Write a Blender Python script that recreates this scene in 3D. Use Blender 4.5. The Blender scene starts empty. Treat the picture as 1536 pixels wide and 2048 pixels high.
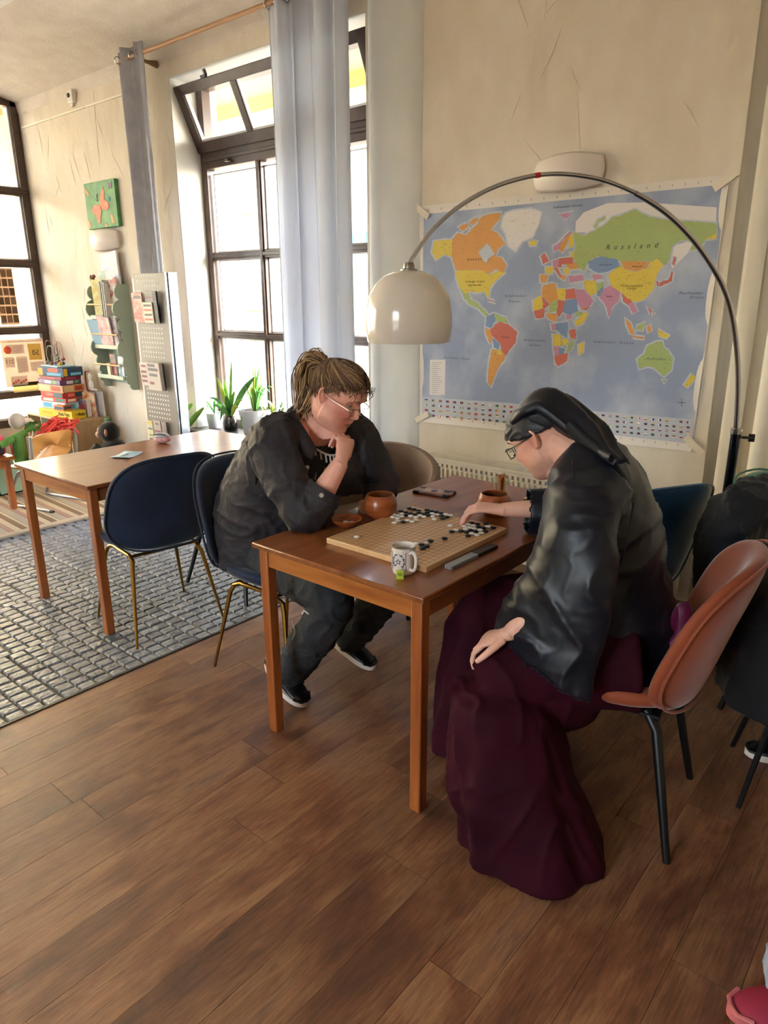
import bpy, bmesh, math, random
import numpy as np
from math import sin, cos, pi, radians, sqrt
from mathutils import Vector, Matrix, noise as mnoise
C = bpy.context.scene.collection
S = bpy.context.scene
random.seed(7)

# ---------------------------------------------------------------- camera, sky, sun, exposure
FPX, PITCH, YAW, ROLL, EYE = 1400.0, radians(17.16), radians(39.97), radians(-0.2), 1.56
fw = Vector((-sin(YAW)*cos(PITCH), cos(YAW)*cos(PITCH), -sin(PITCH)))
rt = Vector((cos(YAW), sin(YAW), 0)); up = rt.cross(fw)
rt2 = rt*cos(ROLL)+up*sin(ROLL); up2 = -rt*sin(ROLL)+up*cos(ROLL)
cam = bpy.data.objects.new('camera', bpy.data.cameras.new('camera'))
cam.data.sensor_fit = 'AUTO'; cam.data.sensor_width = 36; cam.data.lens = FPX/2048*36
m = Matrix((rt2, up2, -fw)).transposed().to_4x4(); m.translation = (0, 0, EYE)
cam.matrix_world = m; cam.data.clip_start = .05; cam.data.clip_end = 300
C.objects.link(cam); S.camera = cam

W = bpy.data.worlds.new('sky'); S.world = W; W.use_nodes = True
nt = W.node_tree; bg = nt.nodes['Background']
sky = nt.nodes.new('ShaderNodeTexSky'); sky.sky_type = 'NISHITA'; sky.sun_disc = False
sky.sun_elevation = radians(38); sky.sun_rotation = radians(75); sky.air_density = 1.2; sky.dust_density = 3.0
hsv = nt.nodes.new('ShaderNodeHueSaturation'); hsv.inputs['Saturation'].default_value = .55
nt.links.new(sky.outputs[0], hsv.inputs['Color']); nt.links.new(hsv.outputs[0], bg.inputs[0])
bg.inputs[1].default_value = 1.35
sun = bpy.data.objects.new('sun', bpy.data.lights.new('sun', 'SUN'))
sun.data.energy = 5.0; sun.data.angle = radians(1.0); sun.data.color = (1, .93, .82)
sd = Vector((-.80, -.34, -.50)).normalized()
sun.rotation_euler = sd.to_track_quat('-Z', 'Y').to_euler(); C.objects.link(sun)
S.view_settings.view_transform = 'Standard'; S.view_settings.look = 'None'
S.view_settings.gamma = 1; S.view_settings.use_curve_mapping = False
S.view_settings.exposure = 1.9
S.cycles.max_bounces = 9; S.cycles.diffuse_bounces = 6; S.cycles.glossy_bounces = 4
S.cycles.transmission_bounces = 6; S.cycles.transparent_max_bounces = 16
S.cycles.sample_clamp_indirect = 6.0; S.cycles.caustics_reflective = False; S.cycles.caustics_refractive = False
S.cycles.use_denoising = True; S.cycles.use_adaptive_sampling = True; S.cycles.adaptive_threshold = .02

def portal(c, size, dirv):          # tells Cycles where daylight enters; gives no light itself
    l = bpy.data.lights.new('daylight_portal', 'AREA'); l.shape = 'RECTANGLE'
    l.size, l.size_y = size; l.cycles.is_portal = True
    o = bpy.data.objects.new('daylight_portal', l); o.location = c
    o.rotation_euler = Vector(dirv).to_track_quat('-Z', 'Y').to_euler(); C.objects.link(o)
portal((-4.0, 3.86, 1.8), (1.95, 2.7), (0, -1, 0))
portal((-7.62, 1.0, 1.85), (5.0, 3.1), (1, 0, 0))
portal((.35, 3.86, 1.8), (1.9, 2.7), (0, -1, 0))
portal((-1.1, -3.95, 1.7), (1.6, 2.6), (0, 1, 0))

# ---------------------------------------------------------------- helpers
def pray(px, py): return (fw*FPX + rt2*(px-768) - up2*(py-1024))
def onz(px, py, z): d = pray(px, py); return Vector((0, 0, EYE))+d*((z-EYE)/d.z)
def ony(px, py, y): d = pray(px, py); return Vector((0, 0, EYE))+d*(y/d.y)
def onx(px, py, x): d = pray(px, py); return Vector((0, 0, EYE))+d*(x/d.x)

def V(*a): return Vector(a)
class MB:
    def __init__(s): s.v = []; s.f = []; s.m = []
    def add(s, vs, fs, mi=0):
        b = len(s.v); s.v += [tuple(p) for p in vs]
        for f in fs: s.f.append(tuple(i+b for i in f)); s.m.append(mi)
        return s
    def bx(s, x0, x1, y0, y1, z0, z1, mi=0, T=None):
        vs = [Vector((x, y, z)) for x in (x0, x1) for y in (y0, y1) for z in (z0, z1)]
        if T is not None: vs = [T @ p for p in vs]
        return s.add(vs, [(0,1,3,2),(4,6,7,5),(0,4,5,1),(2,3,7,6),(0,2,6,4),(1,5,7,3)], mi)
    def box(s, c, d, rz=0, mi=0, R=None):
        T = Matrix.Translation(c) @ (R.to_4x4() if R is not None else Matrix.Rotation(rz, 4, 'Z'))
        return s.bx(-d[0]/2, d[0]/2, -d[1]/2, d[1]/2, -d[2]/2, d[2]/2, mi, T)
    def rings(s, rs, closed=True, caps=True, mi=0, loop=False):
        n = len(rs[0]); b = len(s.v)
        for r in rs: s.v += [tuple(p) for p in r]
        k = len(rs)
        for i in range(k if loop else k-1):
            for j in range(n if closed else n-1):
                a, c = b+i*n, b+((i+1) % k)*n
                s.f.append((a+j, a+(j+1) % n, c+(j+1) % n, c+j)); s.m.append(mi)
        if caps and closed and not loop:
            s.f.append(tuple(b+j for j in range(n))[::-1]); s.m.append(mi)
            s.f.append(tuple(b+(k-1)*n+j for j in range(n))); s.m.append(mi)
        return s
    def tube(s, pts, r, n=8, mi=0, caps=True, flat=1.0, upv=None, loop=False):
        pts = [Vector(p) for p in pts]; k = len(pts)
        rr = r if isinstance(r, (list, tuple)) else [r]*k
        rs = []; a = None
        for i, p in enumerate(pts):
            if loop: t = pts[(i+1) % k]-pts[i-1]
            else: t = pts[min(i+1, k-1)]-pts[max(i-1, 0)]
            t = t.normalized() if t.length > 1e-9 else Vector((0, 0, 1))
            if a is None:
                a = Vector(upv) if upv is not None else (Vector((0, 0, 1)) if abs(t.z) < .9 else Vector((1, 0, 0)))
            a = (a-t*a.dot(t))
            if a.length < 1e-6: a = t.orthogonal()
            a.normalize(); b_ = t.cross(a)
            q = rr[i]; qa, qb = q if isinstance(q, (list, tuple)) else (q, q*flat)
            rs.append([p+a*(qa*cos(2*pi*j/n))+b_*(qb*sin(2*pi*j/n)) for j in range(n)])
        return s.rings(rs, caps=caps, mi=mi, loop=loop)
    def lathe(s, prof, c=(0, 0, 0), n=24, mi=0, caps=False, T=None):
        rs = [[Vector((r*cos(2*pi*j/n), r*sin(2*pi*j/n), z)) for j in range(n)] for r, z in prof]
        if T is not None: rs = [[T @ p for p in r] for r in rs]
        else: rs = [[p+Vector(c) for p in r] for r in rs]
        return s.rings(rs, caps=caps, mi=mi)
    def prism(s, poly, h0, h1, mp=lambda u, v, h: (u, v, h), mi=0):
        n = len(poly); b = len(s.v)
        s.v += [tuple(mp(u, v, h0)) for u, v in poly]+[tuple(mp(u, v, h1)) for u, v in poly]
        s.f.append(tuple(b+i for i in range(n))[::-1]); s.m.append(mi)
        s.f.append(tuple(b+n+i for i in range(n))); s.m.append(mi)
        for i in range(n): j = (i+1) % n; s.f.append((b+i, b+j, b+n+j, b+n+i)); s.m.append(mi)
        return s
    def flat(s, poly, h, mp, mi=0):
        b = len(s.v); s.v += [tuple(mp(u, v, h)) for u, v in poly]; s.f.append(tuple(range(b, b+len(poly)))); s.m.append(mi); return s
    def grid(s, fn, nu, nv, mi=0, closeu=False):
        b = len(s.v)
        s.v += [tuple(fn(i/(nu if closeu else nu-1), j/(nv-1))) for i in range(nu) for j in range(nv)]
        for i in range(nu if closeu else nu-1):
            for j in range(nv-1):
                i2 = (i+1) % nu
                s.f.append((b+i*nv+j, b+i2*nv+j, b+i2*nv+j+1, b+i*nv+j+1)); s.m.append(mi)
        return s
    def ball(s, c, r, n=12, m=8, mi=0, T=None):
        rx, ry, rz = r if isinstance(r, (list, tuple)) else (r, r, r)
        rs = []
        for i in range(m+1):
            ph = pi*i/m; k = max(sin(ph), .02)
            q = [Vector((rx*k*cos(2*pi*j/n), ry*k*sin(2*pi*j/n), -rz*cos(ph))) for j in range(n)]
            if T is not None: q = [T @ p for p in q]
            rs.append([p+Vector(c) for p in q])
        return s.rings(rs, mi=mi)

def smooth_pts(P, k=6):
    P = [Vector(p) for p in P]; out = []
    for i in range(len(P)-1):
        a, b, c, d = P[max(i-1, 0)], P[i], P[i+1], P[min(i+2, len(P)-1)]
        for j in range(k):
            u = j/k; out.append(.5*((2*b)+(c-a)*u+(2*a-5*b+4*c-d)*u*u+(3*b-a-3*c+d)*u**3))
    return out+[P[-1]]
def link(o, parent=None):
    C.objects.link(o)
    if parent is not None: o.parent = parent
    return o
def mesh_of(mb, mats, smooth=35):
    me = bpy.data.meshes.new('m'); me.from_pydata([tuple(p) for p in mb.v], [], mb.f)
    mats = mats if isinstance(mats, (list, tuple)) else [mats]
    for q in mats: me.materials.append(q)
    if len(mats) > 1: me.polygons.foreach_set('material_index', mb.m)
    me.update()
    if smooth:
        me.polygons.foreach_set('use_smooth', [True]*len(me.polygons))
        me.set_sharp_from_angle(angle=radians(smooth))
    return me
def obj(name, mb, mats, parent=None, smooth=35, bevel=0, sub=0, world=False, solid=0, flip=False):
    me = mb if isinstance(mb, bpy.types.Mesh) else mesh_of(mb, mats, smooth)
    o = bpy.data.objects.new(name, me)
    if world and parent is not None: me.transform(wmat(parent).inverted())
    bm_ = bmesh.new(); bm_.from_mesh(me); bmesh.ops.recalc_face_normals(bm_, faces=bm_.faces); bm_.to_mesh(me); bm_.free()
    if solid: q = o.modifiers.new('s', 'SOLIDIFY'); q.thickness = solid; q.offset = 0
    if bevel: q = o.modifiers.new('b', 'BEVEL'); q.width = bevel; q.segments = 2; q.limit_method = 'ANGLE'
    if sub: q = o.modifiers.new('u', 'SUBSURF'); q.levels = q.render_levels = sub
    return link(o, parent)
def wmat(o):
    m_ = Matrix.LocRotScale(o.location, o.rotation_euler, o.scale)
    return wmat(o.parent) @ m_ if o.parent else m_
def tag(o, label, cat, group=None):
    o['label'] = label; o['category'] = cat
    if group: o['group'] = group
    return o
def thing(name, label, cat, loc=(0, 0, 0), rz=0, group=None):
    o = bpy.data.objects.new(name, None); C.objects.link(o); o.empty_display_size = .05
    o.location = loc; o.rotation_euler = (0, 0, rz)
    return tag(o, label, cat, group)
def struct(name, mb, mats, parent=None, **k):
    o = obj(name, mb, mats, parent, **k)
    if parent is None: o['kind'] = 'structure'
    return o
def dup(root, loc=None, rz=None, label=None, group=None, parent=None):
    r = root.copy(); C.objects.link(r)
    if parent is not None: r.parent = parent
    if loc is not None: r.location = loc
    if rz is not None: r.rotation_euler = (0, 0, rz)
    if label: r['label'] = label
    if group: r['group'] = group
    for ch in list(root.children): dup(ch, parent=r)
    return r

# ---------------------------------------------------------------- materials (procedural)
def lin(c): return tuple((x/12.92 if x <= .04045 else ((x+.055)/1.055)**2.4) for x in c)
def hx(h): return lin(tuple(int(h[i:i+2], 16)/255 for i in (0, 2, 4)))+(1,)
def M(name, col, rough=.5, metal=0, col2=None, scale=20, stretch=(1, 1, 1), bump=0, bscale=None, coat=0, sheen=0,
      spec=.5, rand=False, detail=4, contrast=(.35, .65), trans=0, ior=1.45, emit=0, aniso=0, wave=0, rvar=0, bdist=.01):
    mt = bpy.data.materials.new(name); mt.use_nodes = True; N = mt.node_tree.nodes; L = mt.node_tree.links
    b = N['Principled BSDF']; c1 = hx(col) if isinstance(col, str) else col
    b.inputs['Base Color'].default_value = c1; b.inputs['Roughness'].default_value = rough
    b.inputs['Metallic'].default_value = metal; b.inputs['Specular IOR Level'].default_value = spec
    b.inputs['Coat Weight'].default_value = coat; b.inputs['Coat Roughness'].default_value = .12
    b.inputs['Sheen Weight'].default_value = sheen; b.inputs['IOR'].default_value = ior
    b.inputs['Transmission Weight'].default_value = trans
    if aniso: b.inputs['Anisotropic'].default_value = aniso
    if sheen: b.inputs['Sheen Roughness'].default_value = .35
    if col2 or bump:
        tc = N.new('ShaderNodeTexCoord'); mp = N.new('ShaderNodeMapping'); mp.inputs['Scale'].default_value = stretch
        L.new(tc.outputs['Object'], mp.inputs['Vector'])
        if rand:
            oi = N.new('ShaderNodeObjectInfo'); cb = N.new('ShaderNodeCombineXYZ'); mu = N.new('ShaderNodeMath'); mu.operation = 'MULTIPLY'; mu.inputs[1].default_value = 37
            L.new(oi.outputs['Random'], mu.inputs[0]); [L.new(mu.outputs[0], cb.inputs[i]) for i in range(3)]; L.new(cb.outputs[0], mp.inputs['Location'])
    if col2:
        if wave:
            nz = N.new('ShaderNodeTexWave'); nz.wave_type = 'BANDS'; nz.bands_direction = 'X'
            nz.inputs['Scale'].default_value = scale; nz.inputs['Distortion'].default_value = wave; nz.inputs['Detail'].default_value = 3
            nz.inputs['Detail Scale'].default_value = 1.5
        else:
            nz = N.new('ShaderNodeTexNoise'); nz.inputs['Scale'].default_value = scale; nz.inputs['Detail'].default_value = detail
        L.new(mp.outputs[0], nz.inputs['Vector'])
        cr = N.new('ShaderNodeValToRGB'); cr.color_ramp.elements[0].position, cr.color_ramp.elements[1].position = contrast
        cr.color_ramp.elements[0].color = c1; cr.color_ramp.elements[1].color = hx(col2) if isinstance(col2, str) else col2
        L.new(nz.outputs['Fac'], cr.inputs[0]); out = cr.outputs[0]
        if rand:
            h = N.new('ShaderNodeHueSaturation'); ma = N.new('ShaderNodeMapRange')
            ma.inputs['To Min'].default_value = .72; ma.inputs['To Max'].default_value = 1.22
            L.new(oi.outputs['Random'], ma.inputs[0]); L.new(ma.outputs[0], h.inputs['Value']); L.new(out, h.inputs['Color']); out = h.outputs[0]
        L.new(out, b.inputs['Base Color'])
        if rvar:
            ma = N.new('ShaderNodeMapRange'); ma.inputs['To Min'].default_value = rough-rvar; ma.inputs['To Max'].default_value = rough+rvar
            L.new(nz.outputs['Fac'], ma.inputs[0]); L.new(ma.outputs[0], b.inputs['Roughness'])
    if bump:
        n2 = N.new('ShaderNodeTexNoise'); n2.inputs['Scale'].default_value = bscale or scale; n2.inputs['Detail'].default_value = 5
        L.new(mp.outputs[0], n2.inputs['Vector']); bp = N.new('ShaderNodeBump'); bp.inputs['Strength'].default_value = bump
        bp.inputs['Distance'].default_value = bdist; L.new(n2.outputs['Fac'], bp.inputs['Height']); L.new(bp.outputs[0], b.inputs['Normal'])
    if emit: b.inputs['Emission Color'].default_value = c1; b.inputs['Emission Strength'].default_value = emit
    return mt
def glass_mat(name, tint=(1, 1, 1, 1), refl=.06):
    mt = bpy.data.materials.new(name); mt.use_nodes = True; N = mt.node_tree.nodes; L = mt.node_tree.links
    N.remove(N['Principled BSDF']); out = N['Material Output']
    t = N.new('ShaderNodeBsdfTransparent'); t.inputs[0].default_value = tint
    g = N.new('ShaderNodeBsdfGlossy'); g.inputs['Roughness'].default_value = .02
    lw = N.new('ShaderNodeLayerWeight'); lw.inputs[0].default_value = .5
    pw_ = N.new('ShaderNodeMath'); pw_.operation = 'POWER'; pw_.inputs[1].default_value = 5; L.new(lw.outputs['Facing'], pw_.inputs[0])
    ad = N.new('ShaderNodeMath'); ad.operation = 'MULTIPLY_ADD'; ad.inputs[1].default_value = .5; ad.inputs[2].default_value = .02 if refl < .1 else .05
    L.new(pw_.outputs[0], ad.inputs[0]); lw = ad
    mx = N.new('ShaderNodeMixShader'); L.new(lw.outputs[0], mx.inputs[0]); L.new(t.outputs[0], mx.inputs[1]); L.new(g.outputs[0], mx.inputs[2])
    L.new(mx.outputs[0], out.inputs[0]); return mt
def sheer_mat(name, col, trans=.5, open_=.12, weave=0):
    mt = bpy.data.materials.new(name); mt.use_nodes = True; N = mt.node_tree.nodes; L = mt.node_tree.links
    N.remove(N['Principled BSDF']); out = N['Material Output']
    d = N.new('ShaderNodeBsdfDiffuse'); t = N.new('ShaderNodeBsdfTranslucent'); tr = N.new('ShaderNodeBsdfTransparent')
    d.inputs[0].default_value = hx(col); t.inputs[0].default_value = hx(col)
    a = N.new('ShaderNodeMixShader'); a.inputs[0].default_value = trans; L.new(d.outputs[0], a.inputs[1]); L.new(t.outputs[0], a.inputs[2])
    b = N.new('ShaderNodeMixShader'); b.inputs[0].default_value = open_; L.new(a.outputs[0], b.inputs[1]); L.new(tr.outputs[0], b.inputs[2])
    L.new(b.outputs[0], out.inputs[0]); return mt

WALLY = 3.48
m_wall = M('cream_plaster', 'dcd2c2', .75, col2='d4c8b4', scale=3, bump=.5, bscale=9, stretch=(1.6, 1, .8), bdist=.02)
m_ceil = M('white_ceiling', 'ecebe8', .85, col2='e6e4e0', scale=6, bump=.3, bscale=60)
m_cove = M('tan_plaster', 'dbd2c6', .85, col2='d2c8ba', scale=6, bump=.5, bscale=70)
m_reveal = M('white_reveal', 'e0e0da', .6, bump=.2, bscale=5, col2='d6d8d2', scale=4)
m_frame = M('dark_brown_window_paint', '43332d', .35, col2='54423a', scale=8, stretch=(1, 1, 1))
m_seal = M('white_glazing_bead', 'd8d8d8', .4)
m_glass = glass_mat('window_glass')
m_sill = M('dark_stone_sill', '34302e', .4, col2='45403c', scale=30)
def plank_mat():
    mt = bpy.data.materials.new('vinyl_plank'); mt.use_nodes = True; N = mt.node_tree.nodes; L = mt.node_tree.links; b = N['Principled BSDF']
    tc = N.new('ShaderNodeTexCoord'); oi = N.new('ShaderNodeObjectInfo')
    mu = N.new('ShaderNodeMath'); mu.operation = 'MULTIPLY'; mu.inputs[1].default_value = 41; L.new(oi.outputs['Random'], mu.inputs[0])
    cb = N.new('ShaderNodeCombineXYZ'); [L.new(mu.outputs[0], cb.inputs[i]) for i in range(3)]
    def noise(stretch, sc, det, dist=0, rough=.6):
        mp = N.new('ShaderNodeMapping'); mp.inputs['Scale'].default_value = stretch; L.new(tc.outputs['Object'], mp.inputs[0]); L.new(cb.outputs[0], mp.inputs['Location'])
        n = N.new('ShaderNodeTexNoise'); n.inputs['Scale'].default_value = sc; n.inputs['Detail'].default_value = det; n.inputs['Distortion'].default_value = dist; n.inputs['Roughness'].default_value = rough
        L.new(mp.outputs[0], n.inputs[0]); return n
    def ramp(f, p, c):
        r = N.new('ShaderNodeValToRGB'); r.color_ramp.elements[0].position, r.color_ramp.elements[1].position = p[0], p[-1]
        r.color_ramp.elements[0].color, r.color_ramp.elements[1].color = hx(c[0]), hx(c[-1])
        for q, w in zip(p[1:-1], c[1:-1]): e = r.color_ramp.elements.new(q); e.color = hx(w)
        L.new(f, r.inputs[0]); return r
    big = noise((2.2, .8, 1), 3.0, 5, .4); r1 = ramp(big.outputs[0], (.30, .45, .58, .72), ('64402f', '8c5c40', 'a47652', '8e6858'))
    fine = noise((26, 1.6, 1), 5.0, 8, .8, .75); r2 = ramp(fine.outputs[0], (.36, .50, .66), ('6a6a6a', 'c8c8c8', 'ffffff'))
    mx = N.new('ShaderNodeMix'); mx.data_type = 'RGBA'; mx.blend_type = 'MULTIPLY'; mx.inputs[0].default_value = .62
    L.new(r1.outputs[0], mx.inputs[6]); L.new(r2.outputs[0], mx.inputs[7])
    h = N.new('ShaderNodeHueSaturation'); ma = N.new('ShaderNodeMapRange'); ma.inputs['To Min'].default_value = .80; ma.inputs['To Max'].default_value = 1.16
    L.new(oi.outputs['Random'], ma.inputs[0]); L.new(ma.outputs[0], h.inputs['Value']); L.new(mx.outputs[2], h.inputs['Color']); L.new(h.outputs[0], b.inputs['Base Color'])
    rr = N.new('ShaderNodeMapRange'); rr.inputs['To Min'].default_value = .34; rr.inputs['To Max'].default_value = .58; L.new(big.outputs[0], rr.inputs[0]); L.new(rr.outputs[0], b.inputs['Roughness'])
    bp = N.new('ShaderNodeBump'); bp.inputs['Strength'].default_value = .35; bp.inputs['Distance'].default_value = .002; L.new(fine.outputs[0], bp.inputs['Height']); L.new(bp.outputs[0], b.inputs['Normal'])
    return mt
m_plank = plank_mat()
m_sub = M('floor_joint', '3a2519', .6)
m_cob = M('grey_cobble', '6a6c70', .30, col2='8c8f96', scale=25, bump=.8, bscale=55, rand=True, bdist=.008)
m_cob2 = M('grey_cobble_far', '6c6e72', .32, col2='8a8d94', scale=14, bump=.8, bscale=55, bdist=.008)
m_joint = M('cobble_joint', '5c574c', .8, col2='70695a', scale=15)
m_wood = M('table_wood', '74401f', .30, col2='9a5f36', scale=1.8, stretch=(12, .9, 9), detail=8, contrast=(.3, .75), coat=.35, bump=.05, bscale=8)
m_woodx = M('apron_wood', '8d4f22', .35, col2='b87436', scale=3, stretch=(1.2, 9, 10), detail=7, contrast=(.3, .72), coat=.2)
m_woodz = M('leg_wood', '83441f', .38, col2='a96430', scale=3, stretch=(9, 9, .8), detail=7, contrast=(.3, .72), coat=.2)
m_velvet = M('blue_velvet', '0b1a30', .78, sheen=.45, col2='102440', scale=6)
m_velvet_l = M('blue_velvet_side', '234a66', .7, sheen=.8)
m_orange = M('orange_velvet', '8c4326', .75, sheen=.5, col2='9c4d2c', scale=5)
m_brass = M('brass', '9a7434', .28, metal=1)
m_black = M('black_metal', '0b0b0c', .4)
m_chrome = M('chrome', 'b8b8ba', .14, metal=1)
m_white = M('white_plastic', 'e6e1d9', .35)
m_cream = M('cream_enamel', 'e6e0d0', .35)
m_offwh = M('white_ceramic', 'dfd5cc', .45)
# ================================================================ the room
XL, XR, YF, HC = -7.42, 3.2, -3.6, 3.36
# window wall / map wall: solid pieces around two openings
def wallpiece(mb, x0, x1, z0, z1, y0=WALLY, y1=WALLY+.42): mb.bx(x0, x1, y0, y1, z0, z1)
w = MB()
wx0, wx1, wz0, wz1 = -4.97, -3.04, .50, 3.10
vx0, vx1 = -.62, 1.32
for a, b, c, d in [(XL-.3, wx0, -.05, 3.5), (wx0, wx1, -.05, wz0), (wx0, wx1, wz1, 3.5), (wx1, vx0, -.05, 3.5), (vx0, vx1, -.05, wz0), (vx0, vx1, wz1, 3.5), (vx1, XR+.3, -.05, 3.5)]:
    wallpiece(w, a, b, c, d)
struct('wall_back', w, m_wall)
# white painted reveals as trims, with the softly rounded right edge beside the map
r = MB(); t = .006
r.bx(wx0, wx0+t, WALLY+.003, 3.80, wz0, wz1); r.bx(wx0, wx1, WALLY+.003, 3.80, wz1-t, wz1); r.bx(wx1-t, wx1, WALLY+.003, 3.80, wz0, wz1)
struct('trim_1', r, m_reveal)
r = MB()
r.bx(vx0, vx0+t, WALLY+.003, 3.80, wz0, wz1); r.bx(vx0, vx1, WALLY+.003, 3.80, wz1-t, wz1); r.bx(vx1-t, vx1, WALLY+.003, 3.80, wz0, wz1)
struct('trim_2', r, m_reveal)
# troweled plaster relief strokes on the wall, joined (nobody could count them)
w = MB()
for i in range(90):
    x = random.uniform(-7.2, -5.0) if i % 2 else random.uniform(-3.0, -.7); z = random.uniform(.5, 3.1)
    if -2.7 < x < -.9 and .8 < z < 2.1: continue
    a = random.gauss(pi/2, .5); l = random.uniform(.04, .16)
    w.tube([(x-l*cos(a), WALLY, z-l*sin(a)), (x+random.uniform(-.01, .01), WALLY-.001, z), (x+l*cos(a), WALLY, z+l*sin(a))], [.0008, .0026, .0008], 5)
o = struct('trim_3', w, m_wall); 
cvp = [(-3.045, 3.74), (-3.045, 3.56), (-3.03, 3.49), (-2.98, 3.445), (-2.90, 3.425), (-2.80, 3.425), (-2.70, 3.445), (-2.64, 3.47), (-2.625, 3.482)]
struct('trim_9', MB().rings([smooth_pts([V(x, y, z) for x, y in cvp], 3) for z in (0, 3.3)], closed=False, caps=False), m_reveal, smooth=80)
# left wall with its long shop window
w = MB(); lz0, lz1, ly0, ly1 = .30, 3.37, -1.6, WALLY
w.bx(XL-.3, XL, YF, ly0, -.05, 3.5); w.bx(XL-.3, XL, ly0, ly1, -.05, lz0); w.bx(XL-.3, XL, ly0, ly1, lz1, 3.5)
struct('wall_left', w, m_wall)
struct('wall_right', MB().bx(XR, XR+.2, YF, WALLY, -.05, 3.5), m_wall)
w = MB()
for a, b, c, d in [(XL-.3, -1.9, -.05, 3.5), (-.3, XR+.2, -.05, 3.5), (-1.9, -.3, -.05, .4), (-1.9, -.3, 3.0, 3.5)]: w.bx(a, b, YF-.2, YF, c, d)
struct('wall_front', w, m_wall)
struct('unseen_fill_window', MB().bx(-1.9, -.3, YF-.12, YF-.06, .4, .48).bx(-1.9, -.3, YF-.12, YF-.06, 2.92, 3.0).bx(-1.9, -.3, YF-.12, YF-.06, 2.3, 2.36).bx(-1.13, -1.07, YF-.12, YF-.06, .48, 2.92), m_frame)  # unseen window added behind the camera to let in fill light
struct('ceiling', MB().bx(XL-.3, XR+.2, YF-.2, WALLY+.42, HC+.10, HC+.3), m_ceil)
# soft sloping cove between walls and ceiling
cv = MB()
def cove(p0, p1, inw):
    pr = [(0, 3.20), (.02, 3.30), (.35, 3.37), (.75, 3.40), (.86, 3.465), (0, 3.465)]
    cv.rings([[Vector(p)+Vector(inw)*d+Vector((0, 0, z)) for d, z in pr] for p in (p0, p1)])
cove((XL, WALLY-.001, 0), (XR, WALLY-.001, 0), (0, -1, 0))
struct('trim_4', cv, m_cove, smooth=50)
cv = MB(); cove((XL+.0, YF, 0), (XL+.0, WALLY-.9, 0), (.6, 0, 0))
struct('trim_5', cv, m_cove, smooth=50)

# ---------------------------------------------------------------- floor: planks
TX = -2.60
fl = struct('floor', MB().bx(TX+.01, XR, YF, WALLY, -.05, -.006), m_sub)
pw, pl = .152, 1.22
pm = mesh_of(MB().bx(0, pw-.0012, 0, pl-.0015, -.006, 0), m_plank)
nx = int((XR-TX)/pw)
rnd = random.Random(3); cnt = 0
far = MB()
for i in range(nx):
    x = TX+.012+i*pw; y = YF+rnd.uniform(-pl, 0)
    while y < WALLY:
        if y > YF-.01 and y+pl < WALLY+.02 and x < 2.2 and y+pl > .3:
            o = bpy.data.objects.new('plank', pm); link(o, fl); o.location = (x, y, 0)
        else: far.bx(x, x+pw-.0012, max(y, YF), min(y+pl-.0015, WALLY), -.006, 0)
        y += pl
o = obj('plank_rest', far, m_plank, fl); o['kind'] = 'stuff'
# tiled area
tf = struct('floor', MB().bx(XL, TX+.006, YF, WALLY, -.05, -.010), m_joint); tf.name = 'tile_floor'
def cob(mb, x, y, lx, ly, rn):
    j = lambda a: rn.uniform(-a, a)
    z = lambda: rn.uniform(-.0025, .0)
    b = [(x+j(.002), y+j(.002), -.010), (x+lx+j(.002), y+j(.002), -.010), (x+lx+j(.002), y+ly+j(.002), -.010), (x+j(.002), y+ly+j(.002), -.010)]
    e = .005
    tp = [(x+e, y+e, z()), (x+lx/2, y+e, z()), (x+lx-e, y+e, z()), (x+lx-e, y+ly-e, z()), (x+lx/2, y+ly-e, z()), (x+e, y+ly-e, z()), (x+lx/2, y+ly/2, .0012)]
    mb.add(b+tp, [(0,1,6,5,4),(1,2,7,6),(2,3,9,8,7),(3,0,4,9),(4,5,10,9),(5,6,7,10),(7,8,10),(8,9,10)])
cms = [mesh_of((lambda q: (cob(q, 0, 0, .0545, .066, random.Random(k)), q)[1])(MB()), m_cob, smooth=20) for k in range(8)]
cells = []
for i in range(42):
    x = TX-.002-(i+1)*.0605-(.008 if i % 9 > 4 else 0)
    for j in range(46):
        y = .35+j*.0735+(.004 if j % 5 == 0 else 0)+(.03 if (i//9) % 2 else 0)
        if y < WALLY-.08 and x > -5.1: cells.append((x, y))
cells.sort(key=lambda p: (p[0]**2+p[1]**2)+ (100 if p[1] < .72 else 0))
rest = MB(); rn = random.Random(5)
for k, (x, y) in enumerate(cells):
    if k < 300:
        o = bpy.data.objects.new('cobble', rnd.choice(cms)); link(o, tf); o.location = (x, y, 0)
    else: cob(rest, x, y, .0545, .066, rn)
o = obj('cobble_rest', rest, m_cob2, tf, smooth=20); o['kind'] = 'stuff'
struct('trim_6', MB().bx(TX-.003, TX+.010, YF, WALLY, -.02, .004), M('dark_metal_edge', '2c2622', .5))
struct('baseboard_back', MB().bx(TX+.02, -.7, WALLY-.015, WALLY, 0, .07), M('oak_skirting', '8a6a4a', .5))

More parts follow.
